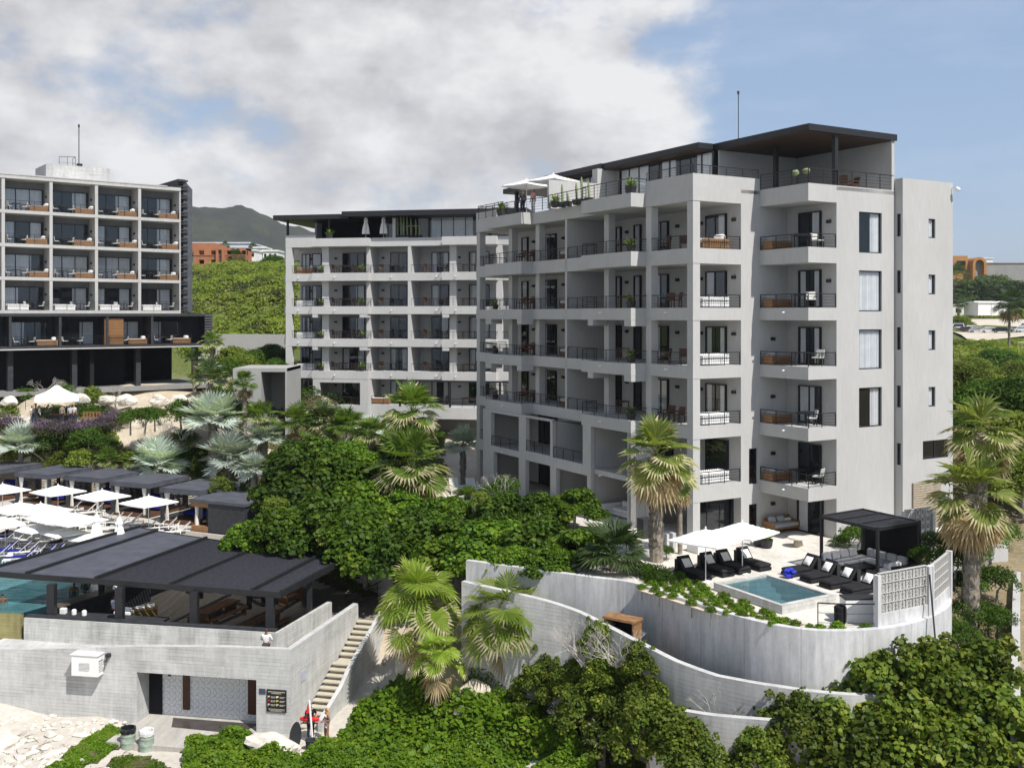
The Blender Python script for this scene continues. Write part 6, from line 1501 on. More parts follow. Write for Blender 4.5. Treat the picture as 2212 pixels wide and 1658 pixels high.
# the round-leaved trees filling the middle of the picture
GT_L=[(535,1150,62.5,.62,'by the closed black cabana'),(625,1130,62,1.0,'behind the slatted bar roof, left'),(705,1115,62,1.1,'behind the right part of the bar roof'),(790,1145,60.5,1.1,'above the pale wall right of the bar'),(885,1160,59,1.05,'above the tall fan palm in the centre front'),
 (975,1160,58,1.05,'left of the start of the curved wall'),(1070,1165,55.5,1.0,'over the left end of the curved wall'),(1165,1170,53.8,.95,'overhanging the middle of the upper curved wall'),(1245,1175,52.6,.75,'beside the dark low fan palm'),
 (640,1030,69,1.15,'second row, right of the silver palms'),(735,1020,70,1.15,'second row, below the row of palms'),(800,1070,67,1.1,'second row, left of the large pale fan palm'),(690,975,76,.95,'third row, right under the palm row'),(765,985,76,.9,'third row, near the middle block'),(625,985,77,.8,'third row, beside the silver palms'),
 (870,1090,65,.8,'under the large pale fan palm'),(960,1100,63,.75,'beside the small garden pool'),(1090,1100,60.5,.8,'in front of the white loungers'),(1240,1080,58.5,.62,'against the big recess of the right-hand block'),(1170,1095,59,.6,'in front of the ground floor openings'),(1180,1205,49.9,.5,'hanging over the upper curved wall, the right one'),(1105,1200,51.0,.5,'hanging over the upper curved wall, the left one'),(1000,1170,60,.9,'behind the two trees at the curved wall'),(625,1060,70,.75,'between the closed cabana and the silver palms'),(840,975,79,.8,'behind the large pale fan palm')]
for i,(u,v,Y,s,l) in enumerate(GT_L):
    c=at(u,v,Y); base=c.z-2.6*s; GR[i%5]('round-leaved green tree '+l,(c.x,c.y,base),i*1.9,'round-leaved trees in the middle garden',(s*1.0,s*1.0,s*.95))
# seaside bushes along the bottom right
GF_L=[(1680,1585,38.8,.6,'left of the biggest bushes'),(1790,1590,38.6,.95,'below the plunge pool'),(1900,1500,39.3,1.0,'rising in front of the curved wall'),(2005,1490,38.6,1.0,'with leafy shoots below the block screen'),(2105,1480,39.5,1.1,'below the tall right palm'),(2150,1580,37.5,1.1,'in the bottom right corner'),(1990,1620,37,1.05,'at the bottom edge, right of centre right'),(1860,1640,37,1.0,'at the bottom edge under the curved wall'),(2080,1640,36.5,1.0,'at the bottom edge near the right corner'),
 (1460,1600,38.0,.65,'covering the foot of the lowest wall step, left'),(1510,1645,37.4,.55,'covering the foot of the lowest wall step, middle'),(1400,1560,39.3,.65,'hiding the left end of the lowest wall step'),(1640,1640,37.4,.6,'covering the foot of the lowest wall step, right'),(1720,1565,38.0,.65,'hiding the right end of the lowest wall step'),(1430,1580,42.2,.8,'left of the low curved wall step'),(1345,1560,43,.75,'below the dry grey shrub'),(1490,1560,41.5,.55,'in front of the low curved wall'),(1290,1375,44.8,.42,'half hiding the timber gateway'),(1285,1480,44.6,.5,'under the dry grey branches'),(1520,1600,41,.6,'just left of the lowest wall step'),(1240,1465,45.4,.5,'under the low curved wall, left'),(1300,1450,44.2,.45,'under the timber gateway'),(1385,1425,42.9,.45,'leaning on the low curved wall'),(1195,1430,47.2,.5,'right of the middle fan palm'),(1330,1400,45.3,.5,'before the low curved wall, middle'),(1310,1490,44.0,.6,'amid the dry branches, taller'),(1255,1530,44.0,.6,'above the grass patch'),(1400,1520,42.0,.6,'before the low curved wall, right'),(1160,1480,46.5,.55,'above the green vine mound'),(1375,1480,43.4,.5,'leaning on the curved walk wall')]
for i,(u,v,Y,s,l) in enumerate(GF_L):
    c=at(u,v,Y); base=c.z-2.1*s; GF[i%3]('glossy round-leaved bush '+l,(c.x,c.y,base),i*2.3,'seaside bushes along the front',(s,s,s))
# ------------------------------------------------------------------ palms
def fans(rs,n,Lp,Rb,e0,e1,droop,nseg,spread,cup,mi_tip,origin=(0,0,0),stiff=0,az0=0,hang=None):
    Vs=[];Fs=[];Ms=[];k=0
    pet=MB(); pet.wantuv=False
    for i in range(n):
        az=az0+i*2.39996+rs.uniform(-.2,.2); e=e0+(e1-e0)*(i+.5)/n+rs.uniform(-.25,.25)
        d=np.array([math.cos(az)*math.cos(e),math.sin(az)*math.cos(e),math.sin(e)]); o=np.array(origin)+rs.uniform(-.05,.05,3)
        lp=Lp*rs.uniform(.8,1.15); tip=o+d*lp+np.array([0,0,-droop*.18*lp*math.cos(e)])
        pet.tube([tuple(o),tuple((o+tip)/2+np.array([0,0,.05*lp])),tuple(tip)],[.03,.022,.015],4,cap=False)
        d2=nrm(d+np.array([0,0,-droop*(.35+.5*max(0,math.cos(e))) if hang is None else -hang*(.25+1.0*max(0,math.cos(e)))*rs.uniform(.7,1.25)])); s=nrm(np.cross(d2,[0,0,1.0])+1e-6); u_=np.cross(s,d2)
        rb=Rb*rs.uniform(.8,1.12)
        for j in range(nseg):
            ph=(j+.5)/nseg*2-1; a=ph*spread/2; dl=spread/nseg*.43
            def pt(ang,r,dn=0): 
                q=tip+(d2*math.cos(ang)+s*math.sin(ang))*r*rb+u_*(cup*rb*r*abs(math.sin(ang))**1.5); q=q+np.array([0,0,-dn*rb]); return q
            ln=(1-.18*abs(ph)**2)*rs.uniform(.92,1.06)
            pl=u_*.02*(1 if j%2 else -1)
            Vs+=[tip,pt(a-dl,.62*ln,droop*.05)+pl,pt(a+dl,.62*ln,droop*.05)-pl,pt(a+rs.uniform(-.04,.04),1.0*ln,droop*(.22+.3*rs.rand()))]
            Fs+=[(k,k+1,k+2),(k+1,k+3,k+2)]; Ms+=[0,mi_tip if rs.rand()<(.85 if e<.25 else .12) else 0]; k+=4
    return np.array(Vs),np.array(Fs),Ms,pet
def fan_mesh(name,V,Fc,Ms,mats): return np_mesh(name,V,mats,Ms,Fc)
_pc={}
def palm(label,base,ztop,Rr,n=30,seed=1,trunk_r=.2,skirt=0,mat=None,tips=True,kind='fan',group=None,young=False,lean=(0,0)):
    """base: foot of the trunk; ztop: height of the crown's heart; Rr: reach of a frond"""
    rs=np.random.RandomState(seed); o=thing('fan_palm' if kind=='fan' else 'silver_palm',label,'palm',base,0,group)
    h=ztop-base[2]; mat=mat or (m_fan if kind=='fan' else m_silver); Lx,Ly=lean
    if h>.3:
        b=MB(); b.wantuv=False; m=max(4,int(h/.28)); b.tube([(Lx*(j/m)**2,Ly*(j/m)**2,-.5+(h+.5)*j/m) for j in range(m+1)],[trunk_r*(1.35 if j==0 else 1.12 if j==1 else 1.0)*(1+.09*(j%2))*rs.uniform(.95,1.05) for j in range(m+1)],10)
        if trunk_r>.15 and h>1.5:
            for j in range(int(h*30)):
                z=rs.uniform(.6,h); a=rs.uniform(0,6.28); t=(z/h)**2; c=Vector((Lx*t+math.cos(a)*trunk_r,Ly*t+math.sin(a)*trunk_r,z)); w_=Vector((-math.sin(a),math.cos(a),0))*.09; ou=Vector((math.cos(a),math.sin(a),0))
                b.face([c-w_,c+w_,c+w_*.3+ou*.10+Vector((0,0,.24)),c-w_*.3+ou*.10+Vector((0,0,.24))])
        obj('trunk',b,m_bark if kind=='fan' else m_barkg,o)
    top=(Lx,Ly,h)
    if kind=='fan': V,Fc,Ms,pet=fans(rs,int(n*.8),Rr*.50,Rr*.66,1.4,-.7 if not young else -.3,.45,22,3.7,.22,1 if tips else 0,top)
    if kind=='fan' and mat is m_fanb: V,Fc,Ms,pet=fans(rs,int(n*.85),Rr*.64,Rr*.50,1.35,-.35,.28,26,4.4,.10,1,top,hang=1.05)
    if kind!='fan': V,Fc,Ms,pet=fans(rs,n,Rr*.42,Rr*.72,1.3,-.45,.12,24,4.2,.34,0,top)
    cr=obj('crown',fan_mesh('crown',V,Fc,Ms,[mat,m_tip]),None,o); obj('petioles',pet,mat,o)
    if skirt:
        V,Fc,Ms,pet=fans(rs,int(n*skirt),Rr*.42,Rr*.55,-.75,-1.4,.9,14,2.6,.5,0,(Lx*.9,Ly*.9,h-.25)); obj('dead_fronds',fan_mesh('dead_fronds',V,Fc,[0]*len(Ms),[m_deadf]),None,o)
    return o
def pbase(u,Y,z): return ((u-CX)/F*Y,Y,z)
zt=lambda v,Y:H-(v-HY)/F*Y
p=G(1418,1212,0); palm('tall shaggy fan palm with thick grey trunk in front of the right-hand block corner',p,zt(985,p.y),2.1,27,2,.34,.8,mat=m_fanr)
p=G(1469,1196,0); palm('small slim fan palm with reddish trunk right of the tall shaggy one',p,zt(1040,p.y),.95,22,3,.12,.5)
palm('shaggy fan palm with long brown skirt at the right edge, the nearer one',pbase(2098,45.6,-2.4),zt(1065,45.6),2.15,26,4,.34,1.6,mat=m_fanr)
palm('shaggy fan palm behind and above the long-skirted palm at the right edge',pbase(2118,50.5,-1.6),zt(935,50.5),1.95,24,5,.3,1.4,mat=m_fanr)
palm('tall fan palm with pale drooping fronds in front of the middle block',pbase(890,76,-.6),zt(890,76),2.5,30,6,.22,.6)
palm('large pale fan palm in the centre of the garden',pbase(885,67.5,-1),zt(1010,67.5),2.9,38,7,.26,.5)
palm('large bright fan palm with frayed tips at the top of the stairs',pbase(905,51.2,-4.7),zt(1315,51.2),2.6,36,8,.22,.15,young=True,mat=m_fanb)
palm('bright low fan palm with broad fans below the curved wall',pbase(1088,48.6,-5.2),zt(1345,48.6),2.4,40,9,.22,.1,young=True,mat=m_fanb)
palm('small fan palm with curled pale tips above the vine mound',pbase(945,48,-5.6),zt(1425,48),1.6,22,10,.14,.15,young=True,mat=m_fanb)
palm('dark stiff fan palm without trunk beside the round-leaved trees on the terrace',pbase(1325,49.4,0),zt(1200,49.4),2.0,36,11,.2,.15,mat=m_fand,tips=False,young=True)
SMP=[(455,822,88,1.9,'left of the grey annexe, the bushy one'),(528,826,86,1.2,'with visible trunk in front of the grey annexe'),(458,738,103,1.3,'near the right stilt of the grid hotel'),(420,775,103,1.1,'under the black lower box of the grid hotel'),
 (560,905,83,1.7,'below the grey annexe'),(640,915,84,1.9,'first of the row in front of the middle block'),(700,915,85,2.0,'second of the row in front of the middle block'),(752,925,84,2.0,'third of the row in front of the middle block'),(805,940,82,1.8,'fourth of the row in front of the middle block'),(745,985,78,1.6,'with brown skirt under the third palm of the row'),
 (235,998,88.5,1.4,'behind the second cabana roof'),(300,1000,88,1.3,'left of the low silver palm'),(1300,1590,42.6,.8,'low among the bushes at the bottom'),(1010,1075,66,1.0,'low by the garden pool')]
for i,(u,v,Y,r,l) in enumerate(SMP):
    zc=zt(v,Y); palm('green fan palm '+l,(pbase(u,Y,min(zc-.5,hz((u-CX)/F*Y,Y)))),zc,r,24,20+i,.16,.5 if i in (0,1,5,6,7,9) else 0,mat=m_fan if i%3 else m_fand,group='smaller fan palms',tips=i%2==0,young=True)
SIL=[(45,965,91,2.4,'left one above the cabana roof'),(462,905,86,2.9,'biggest one in the middle'),(497,990,82,2.4,'in front of the biggest one'),(345,1003,86.5,2.5,'behind the third cabana roof'),(572,945,83,1.9,'right of the biggest one'),(548,1012,76,1.4,'small one above the closed cabana'),(800,925,88,1.3,'pale one among the green palms'),(1000,960,80,1.6,'in the shade beside the right-hand block')]
for i,(u,v,Y,r,l) in enumerate(SIL):
    zc=zt(v,Y); palm('silver-blue fan palm, '+l,pbase(u,Y,min(zc-.6,hz((u-CX)/F*Y,Y))),zc,r,22,50+i,.2,0,kind='silver',group='silver-blue palms')
for i,(u,v,Y,r,bz,l) in enumerate(((2180,655,195,3.6,zt(748,195),'lone fan palm on a bare trunk at the right edge below the car park'),(2066,602,380,6.5,11,'bushy palm in front of the ochre arch building'),(2084,628,375,5.2,10.5,'smaller palm below the bushy one near the ochre building'),(2119,612,385,4.2,11,'small palm standing before the big ochre arch'),(2070,652,296,2.8,8,'low palm beside the ruined white cabin'),(510,556,256,2.6,20,'palm in front of the terracotta hotel'),(487,530,290,1.6,24,'far palm on the skyline above the terracotta hotel'),(546,531,300,1.3,26,'thin far palm right of the terracotta hotel'))):
    palm(l,pbase(u,Y,bz),zt(v,Y),r,22,80+i,.2,.4 if i<3 else 0,mat=m_fand,tips=False)
# ------------------------------------------------------------------ trees and shrubs behind
FT_L=[(2075,800,92,1.0,2,'pale green tree behind the right-hand block, under the blue car'),(2130,840,88,1.15,1,'dark green tree on the right above the palms'),(2195,830,86,1.1,1,'dark green tree cut by the right edge above the palms'),(2100,900,78,1.0,1,'green tree behind the shaggy palms, left'),(2185,910,76,1.1,2,'yellow-green tree behind the shaggy palms, right'),(2150,765,170,1.5,1,'round green tree below the car park'),(2105,782,165,1.1,2,'low green tree left of the round tree below the car park'),(2205,790,150,1.1,2,'low green tree under the yellow handrail'),(2150,990,70,1.0,1,'dark green tree right behind the shaggy palms'),(2205,1000,66,.9,2,'dull green tree at the right edge behind the palms'),
 (2150,615,370,4.4,0,'wide grey-green tree in front of the grey building'),(2195,625,360,3.8,0,'wide grey-green tree at the far right'),(2068,690,280,1.6,2,'low green tree left of the car park'),(2140,748,215,1.3,2,'bush like tree in front of the black car'),(2185,752,205,1.2,2,'bush like tree by the lone palm'),(2075,742,235,1.4,2,'green tree below the white van'),(2090,1090,62,.5,1,'clipped round green shrub tree right of the right-hand block'),(2135,1120,58,.5,1,'green shrub tree behind the right palm trunk')]
for i,(u,v,Y,s,k,l) in enumerate(FT_L):
    c=at(u,v,Y); TR[k](l,(c.x,c.y,c.z-3.6*s),i*1.7,'trees right of the right-hand block',(s,s,s*.85))
for i,(u,v,Y,s,k,l) in enumerate(((560,770,108,.8,1,'dark rounded tree before the pierced wall'),(585,760,110,.7,0,'spiky dark tree before the pierced wall, right'),(525,780,106,.7,2,'light green tree before the pierced wall'),(490,790,104,.7,1,'green tree left of the light green one before the pierced wall'),(600,790,104,.7,1,'dark tree tucked against the middle block'),(455,860,90,.55,1,'dark tree under the bushy fan palm'),(545,575,245,1.0,1,'green tree under the white houses'),(590,560,255,1.0,1,'green tree between the white houses'),(520,880,88,.6,1,'dark green tree at the foot of the grey annexe'))):
    c=at(u,v,Y); TR[k](l,(c.x,c.y,c.z-3.4*s),i*2.1,'trees by the pierced wall',(s,s,s*.9))
c=at(2075,1050,60)
HEDGE=[(2085,1185,47.5,1.0,'hedge bush at the right end of the corner sofa'),(2060,1215,46.3,.9,'hedge bush between the sofa and the curved wall'),(2030,1175,48.6,.8,'hedge bush touching the rear screen of the pergola'),(1995,1200,47.9,.6,'hedge bush nearest the corner sofa'),(2085,1260,46.6,.9,'hanging green bush outside the end of the block screen'),(2095,1330,45.8,.9,'hanging green bush left of the palm trunk'),(1815,1170,54.6,.55,'clipped green bush left of the pergola screen'),(1850,1160,54,.8,'taller green bush behind the black pergola'),(1440,1190,51.6,.4,'small green bush at the pedestal'),(1425,1250,47.2,.7,'dark green bush left of the black loungers'),(1400,1235,48.3,.6,'dark green bush under the tall palm'),(2070,1375,44,.8,'low dark bush below the hanging green bushes'),(2140,1160,53,1.0,'dark bush behind the long-skirted palm trunk'),(2150,1255,48.5,.9,'bush in the shade of the white boundary wall'),(2135,1330,46.2,.8,'low bush at the foot of the long-skirted palm'),(2160,1340,45,.7,'low bush against the white boundary wall')]
for i,(u,v,Y,s,l) in enumerate(HEDGE): c=at(u,v,Y); BU[i%2](l,(c.x,c.y,c.z-.7*s),i,'green bushes around the right-hand terrace',(s*1.25,s*1.25,s*1.25))
for i,(u,v,Y,s,t,l) in enumerate([(95,925,91.8,1.0,'p','first of the long purple hedge'),(125,928,91.60000000000001,1.05,'p','second of the long purple hedge'),(155,928,91.60000000000001,1.1,'p','third of the long purple hedge'),(185,925,91.60000000000001,1.1,'p','fourth of the long purple hedge'),(212,920,91.8,1.05,'p','last of the long purple hedge'),(248,905,93.2,1.15,'p','single round one right of the wooden bench'),(15,918,93.2,1.3,'p','left one beside the garden steps'),
  (20,890,97.2,1.2,'y','at the foot of the garden steps'),(95,893,97.2,1.1,'g','left part of the clipped hedge behind the tent'),(120,892,97.2,1.1,'g','middle of the clipped hedge behind the tent'),(150,891,97.2,1.1,'g','right part of the clipped hedge behind the tent'),(180,889,97.2,1.0,'g','clipped hedge right of the tent'),(205,888,97.2,1.0,'g','clipped hedge above the wooden bench'),(225,888,97.2,0.8,'g','dark round one at the hedge end'),(282,897,88.5,1.0,'g','behind the single purple shrub'),(312,896,88.6,1.0,'g','clipped one left of the agaves'),(335,893,88.8,0.9,'g','clipped one above the sandy slope'),(392,883,90.0,1.2,'g','large clipped one below the fan palms'),(415,893,88.5,1.1,'g','right of the large clipped one'),
  (110,965,91.8,1.1,'g','below the purple hedge, left'),(150,965,91.1,1.1,'y','yellowish below the purple hedge'),(190,960,91.5,1.2,'g','dark below the purple hedge'),(225,965,91.1,1.0,'g','below the single purple shrub'),(130,1000,90.4,1.0,'y','above the first cabana roof'),(175,1000,90.0,1.2,'y','above the gap between cabanas'),(215,995,90.0,0.9,'g','dark above the second cabana roof'),(270,990,89.3,0.9,'y','left of the low silver palm'),(395,1000,87.0,1.0,'g','right of the low silver palm'),(430,995,86.5,1.2,'g','before the biggest silver palm'),(400,955,90.5,1.0,'g','left of the biggest silver palm'),(440,1030,78.0,1.0,'g','behind the fourth cabana'),(480,1045,76.5,1.0,'y','behind the closed cabana'),(415,1015,85.5,0.9,'y','yellowish behind the fourth cabana roof'),
  (60,855,100.0,1.0,'g','at the hotel edge, left'),(125,848,101.0,1.2,'g','at the hotel edge above the tent'),(200,852,99.0,1.1,'y','pale between the rocks'),(445,800,100.0,1.2,'y','near the right hotel stilt'),(480,845,92.0,1.1,'g','below the fan palm with visible trunk'),(500,765,115.0,1.4,'y','before the pierced wall, left'),(1060,1060,63.0,1.0,'g','beside the right-hand block openings'),(1095,1045,63.5,1.1,'g','with dry stems beside the openings'),(1040,1075,62.0,0.9,'y','behind the garden pool'),(600,1085,66.0,1.0,'y','at the right of the closed cabana')]):
    c=at(u,v,Y)
    if v>=940 and u<445: c=GT(u,v+9); Y=c.y; c.z+=.62*s*1.35*Y/88
    pr={'p':PU,'g':BU[i%2],'y':BY[i%2]}[t]; what={'p':'purple flowering shrub, ','g':'green shrub, ','y':'pale green shrub, '}[t]
    k=s*1.35*Y/88; pr(what+l,(c.x,c.y,c.z-.7*k),i*1.3,{'p':'purple flowering shrubs','g':'green garden shrubs','y':'pale garden shrubs'}[t],(k,k,k))
# rows of small succulents in the white bed beside the plunge pool
BED=[(1375,1272),(1400,1240),(1450,1243),(1505,1258),(1548,1282),(1600,1305),(1690,1338),(1765,1352),(1700,1356),(1600,1338),(1520,1318),(1450,1295)]
bp=[G(u,v,.02) for u,v in BED]
b=MB(); b.face([(q.x,q.y,.006) for q in bp]); struct('planting_bed',b,MAT('pale_gravel',(.58,.50,.40),.95,.15,9,bump=.4))
def inpoly(x,y,poly):
    c=False; n=len(poly)
    for i in range(n):
        a,b_=poly[i],poly[(i+1)%n]
        if (a[1]>y)!=(b_[1]>y) and x<(b_[0]-a[0])*(y-a[1])/(b_[1]-a[1])+a[0]: c=not c
    return c
LS=tree_proto('low_succulent','plant',[(0,0,.12,.24,.8),(.14,.1,.1,.18,.8),(-.13,.08,.1,.18,.8),(.02,-.15,.1,.18,.8)],420,.055,OVAL,61,m_cover,.02,.1)
pl=[(q.x,q.y) for q in bp]; cand=[]
for r in range(16):
    for c_ in range(22):
        q=Vector((3.6,47.6))+Vector((.5,-.866))*(r*.62)+Vector((.866,.5))*(c_*.60+(r%2)*.28)
        if inpoly(q.x,q.y,pl): cand.append((r,c_,q))
for q in [T3(1000,880,.1),T3(1100,890,.1),T3(1170,905,.1),T3(1290,900,.1),T3(1480,895,.1),T3(900,870,.1),T3(840,880,.1)]: cand.append((30,int(q.x*10),Vector((q.x,q.y))))
rn={}
for r,c_,q in cand: rn.setdefault(r,[]).append((c_,q))
o10=['first','second','third','fourth','fifth','sixth','seventh','eighth','ninth','tenth','eleventh','twelfth','thirteenth','fourteenth','fifteenth','sixteenth','seventeenth']
for ri,r in enumerate(sorted(rn)):
    for ci,(c_,q) in enumerate(sorted(rn[r],key=lambda t:t[0])):
        s=.8+.22*math.sin(ri*3.1+ci*1.7)
        rl=f'row {o10[ri]} from the wall end' if 0 else f'{o10[ri]} row from the back'
        LS(('succulent in the pale bed, '+rl+f', {o10[ci]} from the left') if r<30 else f'green clump along the terrace edge by the railing, {o10[ci]} from the left',(q.x,q.y,.006),ri+ci*1.1,'succulents in the pale planting bed',(s,s,s*1.05))
# ------------------------------------------------------------------ covers that nobody could count
m_soil=MAT('dark_soil',(.10,.085,.05),.95,.35,3,spec=.05)
def cover(name,label,cat,poly,n,size,shape,seed,mat,h0,h1,lump=.5,jit=.6):
    rs=np.random.RandomState(seed); us=[p[0] for p in poly]; vs=[p[1] for p in poly]; C=[]
    W_=[(GT(u,v)) for u,v in poly]; pw=[(q.x,q.y) for q in W_]; xs=[q[0] for q in pw]; ys=[q[1] for q in pw]
    X=rs.uniform(min(xs),max(xs),n*3); Y=rs.uniform(min(ys),max(ys),n*3)
    k=np.array([inpoly(a,b_,pw) for a,b_ in zip(X,Y)]); X=X[k][:n]; Y=Y[k][:n]
    Z=hts(X,Y); hh=(np.sin(X*2.1+np.sin(Y*1.7)*1.3)*np.cos(Y*1.9+X*.6)*.5+.5)*lump+(np.sin(X*5.3+Y*3)*np.cos(Y*4.7)*.5+.5)*lump*.35
    top=h0+(h1-h0)*hh; Z=Z+top*rs.uniform(.55,1.0,len(X))
    Nn=nrm(np.stack([np.zeros_like(X),-.25+0*X,np.ones_like(X)],1)+rs.normal(size=(len(X),3))*jit)
    g0,g1=min(xs),min(ys); nx_,ny_=int((max(xs)-g0)/.45)+1,int((max(ys)-g1)/.45)+1; sb=MB(); sb.wantuv=False
    gX,gY=np.meshgrid(g0+.45*np.arange(nx_+1),g1+.45*np.arange(ny_+1)); gZ=hts(gX.ravel(),gY.ravel()).reshape(gX.shape)+.07
    for j in range(ny_):
        for i in range(nx_):
            if inpoly(gX[j,i]+.22,gY[j,i]+.22,pw): sb.face([(gX[q],gY[q],gZ[q]) for q in ((j,i),(j,i+1),(j+1,i+1),(j+1,i))])
    struct('soil_bed',sb,m_soil)
    me=np_mesh(name,leaves(np.stack([X,Y,Z],1),Nn,size,shape,rs),mat); return tag(obj(name,me,None),label,cat,None,'stuff')
cover('ground_cover','bright green vine mound of small leaves across the bottom centre','ground cover',[(395,1670),(400,1612),(470,1593),(545,1606),(600,1640),(655,1640),(725,1612),(790,1520),(860,1482),(930,1500),(990,1530),(1050,1510),(1130,1520),(1200,1575),(1270,1650),(1290,1680),(1200,1720),(400,1720)],60000,.068,ROUND,71,m_cover,.12,.85,lump=.8)
cover('ground_cover','darker larger leaved patches of creeper over the bright vine mound','ground cover',[(760,1560),(840,1500),(960,1510),(1060,1560),(1160,1560),(1230,1640),(1100,1640),(980,1600),(900,1660),(800,1640)],2200,.12,ROUND,79,m_cover,.45,1.05,lump=.8)
cover('ground_cover','low creeping green vine strip on the sand at the lower left','ground cover',[(60,1690),(175,1605),(235,1572),(262,1580),(258,1612),(225,1640),(180,1660),(150,1700)],9000,.06,OVAL,72,m_cover,.05,.4)
cover('ground_cover','sparse creeping vine on the sand in front of the two bins','ground cover',[(235,1680),(240,1645),(280,1635),(330,1640),(360,1660),(350,1690)],2600,.06,OVAL,73,m_cover,.03,.3)
cover('grass','fine pale green grass patch at the bottom between vine mound and bushes','grass',[(1230,1690),(1240,1630),(1300,1600),(1400,1610),(1560,1640),(1650,1700)],16000,.085,np.array([(-1,-.06),(1,-.02),(1,.02),(-1,.06)]),74,m_bushy,.05,.3,jit=1.2)
cover('undergrowth','dense dark undergrowth below the seaside bushes and palms in the front middle','undergrowth',[(1000,1500),(1040,1440),(1120,1420),(1200,1380),(1300,1400),(1420,1450),(1560,1520),(1640,1600),(1600,1650),(1400,1640),(1230,1600),(1120,1530)],16000,.075,OVAL,75,m_bush,.2,1.3,jit=.8)
cover('undergrowth','dense green undergrowth below the round-leaved trees in the middle garden','undergrowth',[(600,1240),(470,1160),(480,1060),(430,1000),(560,940),(700,930),(850,930),(960,1000),(980,1100),(1040,1160),(1010,1250),(900,1260),(800,1290)],26000,.11,OVAL,76,m_bush,.2,1.4,jit=.8)
def scrub(name,label,reg,n,seed,per,rad,mat=None):
    rs=np.random.RandomState(seed); bl=[]
    while len(bl)<n:
        u=rs.uniform(reg[0],reg[1]); Y=reg[2]*(reg[3]/reg[2])**rs.rand(); x=(u-CX)/F*Y
        r=rs.uniform(.5,1)*rad*(.55+.45*(Y/reg[3])); bl.append((x,Y,hz(x,Y)+r*.15,r,.75))
    V=cloud(bl,n*per,reg[4],OVAL,seed,inner=.85); return tag(obj(name,np_mesh(name,V,mat or m_scrub),None),label,'scrub',None,'stuff')
cover('undergrowth','low green planting along the foot of the middle block','undergrowth',[(560,900),(600,860),(700,868),(860,880),(960,950),(960,985),(800,945),(620,935)],9000,.16,OVAL,77,m_bush,.3,1.8,jit=.8)
cover('undergrowth','mixed low green planting on the slope behind the cabana roofs','undergrowth',[(0,1010),(0,960),(60,940),(250,945),(270,985),(420,985),(470,1000),(440,1020),(250,1010)],7000,.12,OVAL,78,m_bushy,.2,1.2,jit=.8)
scrub('hillside_scrub','dense green scrub covering the hillside between the grid hotel and the middle block',(405,640,128,250,.27),1300,81,85,2.1)
scrub('hillside_scrub','scattered grey-olive bushes among the green hillside scrub',(405,640,130,248,.3),130,85,90,2.3,m_olive)
scrub('hillside_scrub','yellowish bushes among the green hillside scrub',(405,640,130,248,.3),170,86,80,2.2,m_bushy)
scrub('hillside_scrub','green scrub sloping down from the car park at the far right',(2045,2330,82,225,.28),900,82,75,2.1)
scrub('hillside_scrub','low green scrub around the car park edges at the far right',(2040,2330,232,244,.3),160,84,70,1.2)
scrub('hillside_scrub','dry green scrub on the slope above the car park at the far right',(2050,2330,300,370,.5),220,83,60,3.0)
# ------------------------------------------------------------------ rocks, driftwood, dry plants
def rock(label,loc,sx,sy,sz,seed,mat=None,rz=0,group=None):
    rs=np.random.RandomState(seed); b=MB(); b.wantuv=False; nu,nv=22,13; cut=[(nrm(rs.normal(size=3)),rs.uniform(.62,.9)) for _ in range(11)]
    for j in range(nv):
        th=math.pi*j/(nv-1)
        for i in range(nu):
            ph=2*math.pi*i/nu; d=np.array([math.sin(th)*math.cos(ph),math.sin(th)*math.sin(ph),math.cos(th)])
            k=1+.16*math.sin(d[0]*4+seed)*math.cos(d[1]*3.3+seed*2)+.12*math.sin(d[2]*6+seed*1.7+d[0]*3)+rs.uniform(-.03,.03); k=min(k,1.12)
            for cn,cd in cut:
                q_=float(np.dot(d,cn))
                if q_*k>cd: k=cd/q_+.012*math.sin(d[0]*17+d[2]*13)
            b.v.append((d[0]*sx*k,d[1]*sy*k,d[2]*sz*k))
    b.f=[(j*nu+i,j*nu+(i+1)%nu,(j+1)*nu+(i+1)%nu,(j+1)*nu+i)[::-1] for j in range(nv-1) for i in range(nu)]
    o=obj('rock',b,mat or m_rock,None,False,loc=loc,rz=rz); return tag(o,label,'rock',group)
p=GT(592,1632); rock('big flat white boulder in front of the washroom, half overgrown by vines',(p.x,p.y+.25,p.z+.3),1.5,.8,.72,1,rz=-.15)
p=GT(5,1612); rock('round white boulder at the lower left picture edge',(p.x,p.y,p.z+.2),.75,.6,.5,2)
p=GT(1022,1500); rock('sandy rock outcrop above the green vine mound',(p.x,p.y,p.z+.1),.95,.7,.7,3,m_sandrock)
p=GT(1005,1540); rock('lower pale rock face at the top of the vine mound',(p.x,p.y,p.z+.1),.6,.5,.5,13,m_sandrock)
p=GT(1085,1478); rock('small pale rock right of the sandy outcrop',(p.x,p.y,p.z+.1),.5,.4,.35,4,m_sandrock)
p=GT(868,1445); rock('upright pale stone block beside the stair wall',(p.x,p.y,p.z+.2),.4,.35,.65,5); p=GT(845,1430); rock('darker stone behind the upright pale stone',(p.x,p.y,p.z+.1),.6,.5,.5,6,m_sandrock)
p=GT(900,1462); rock('broken grey rock under the small fan palm',(p.x,p.y,p.z+.1),.7,.5,.45,7,m_sandrock)
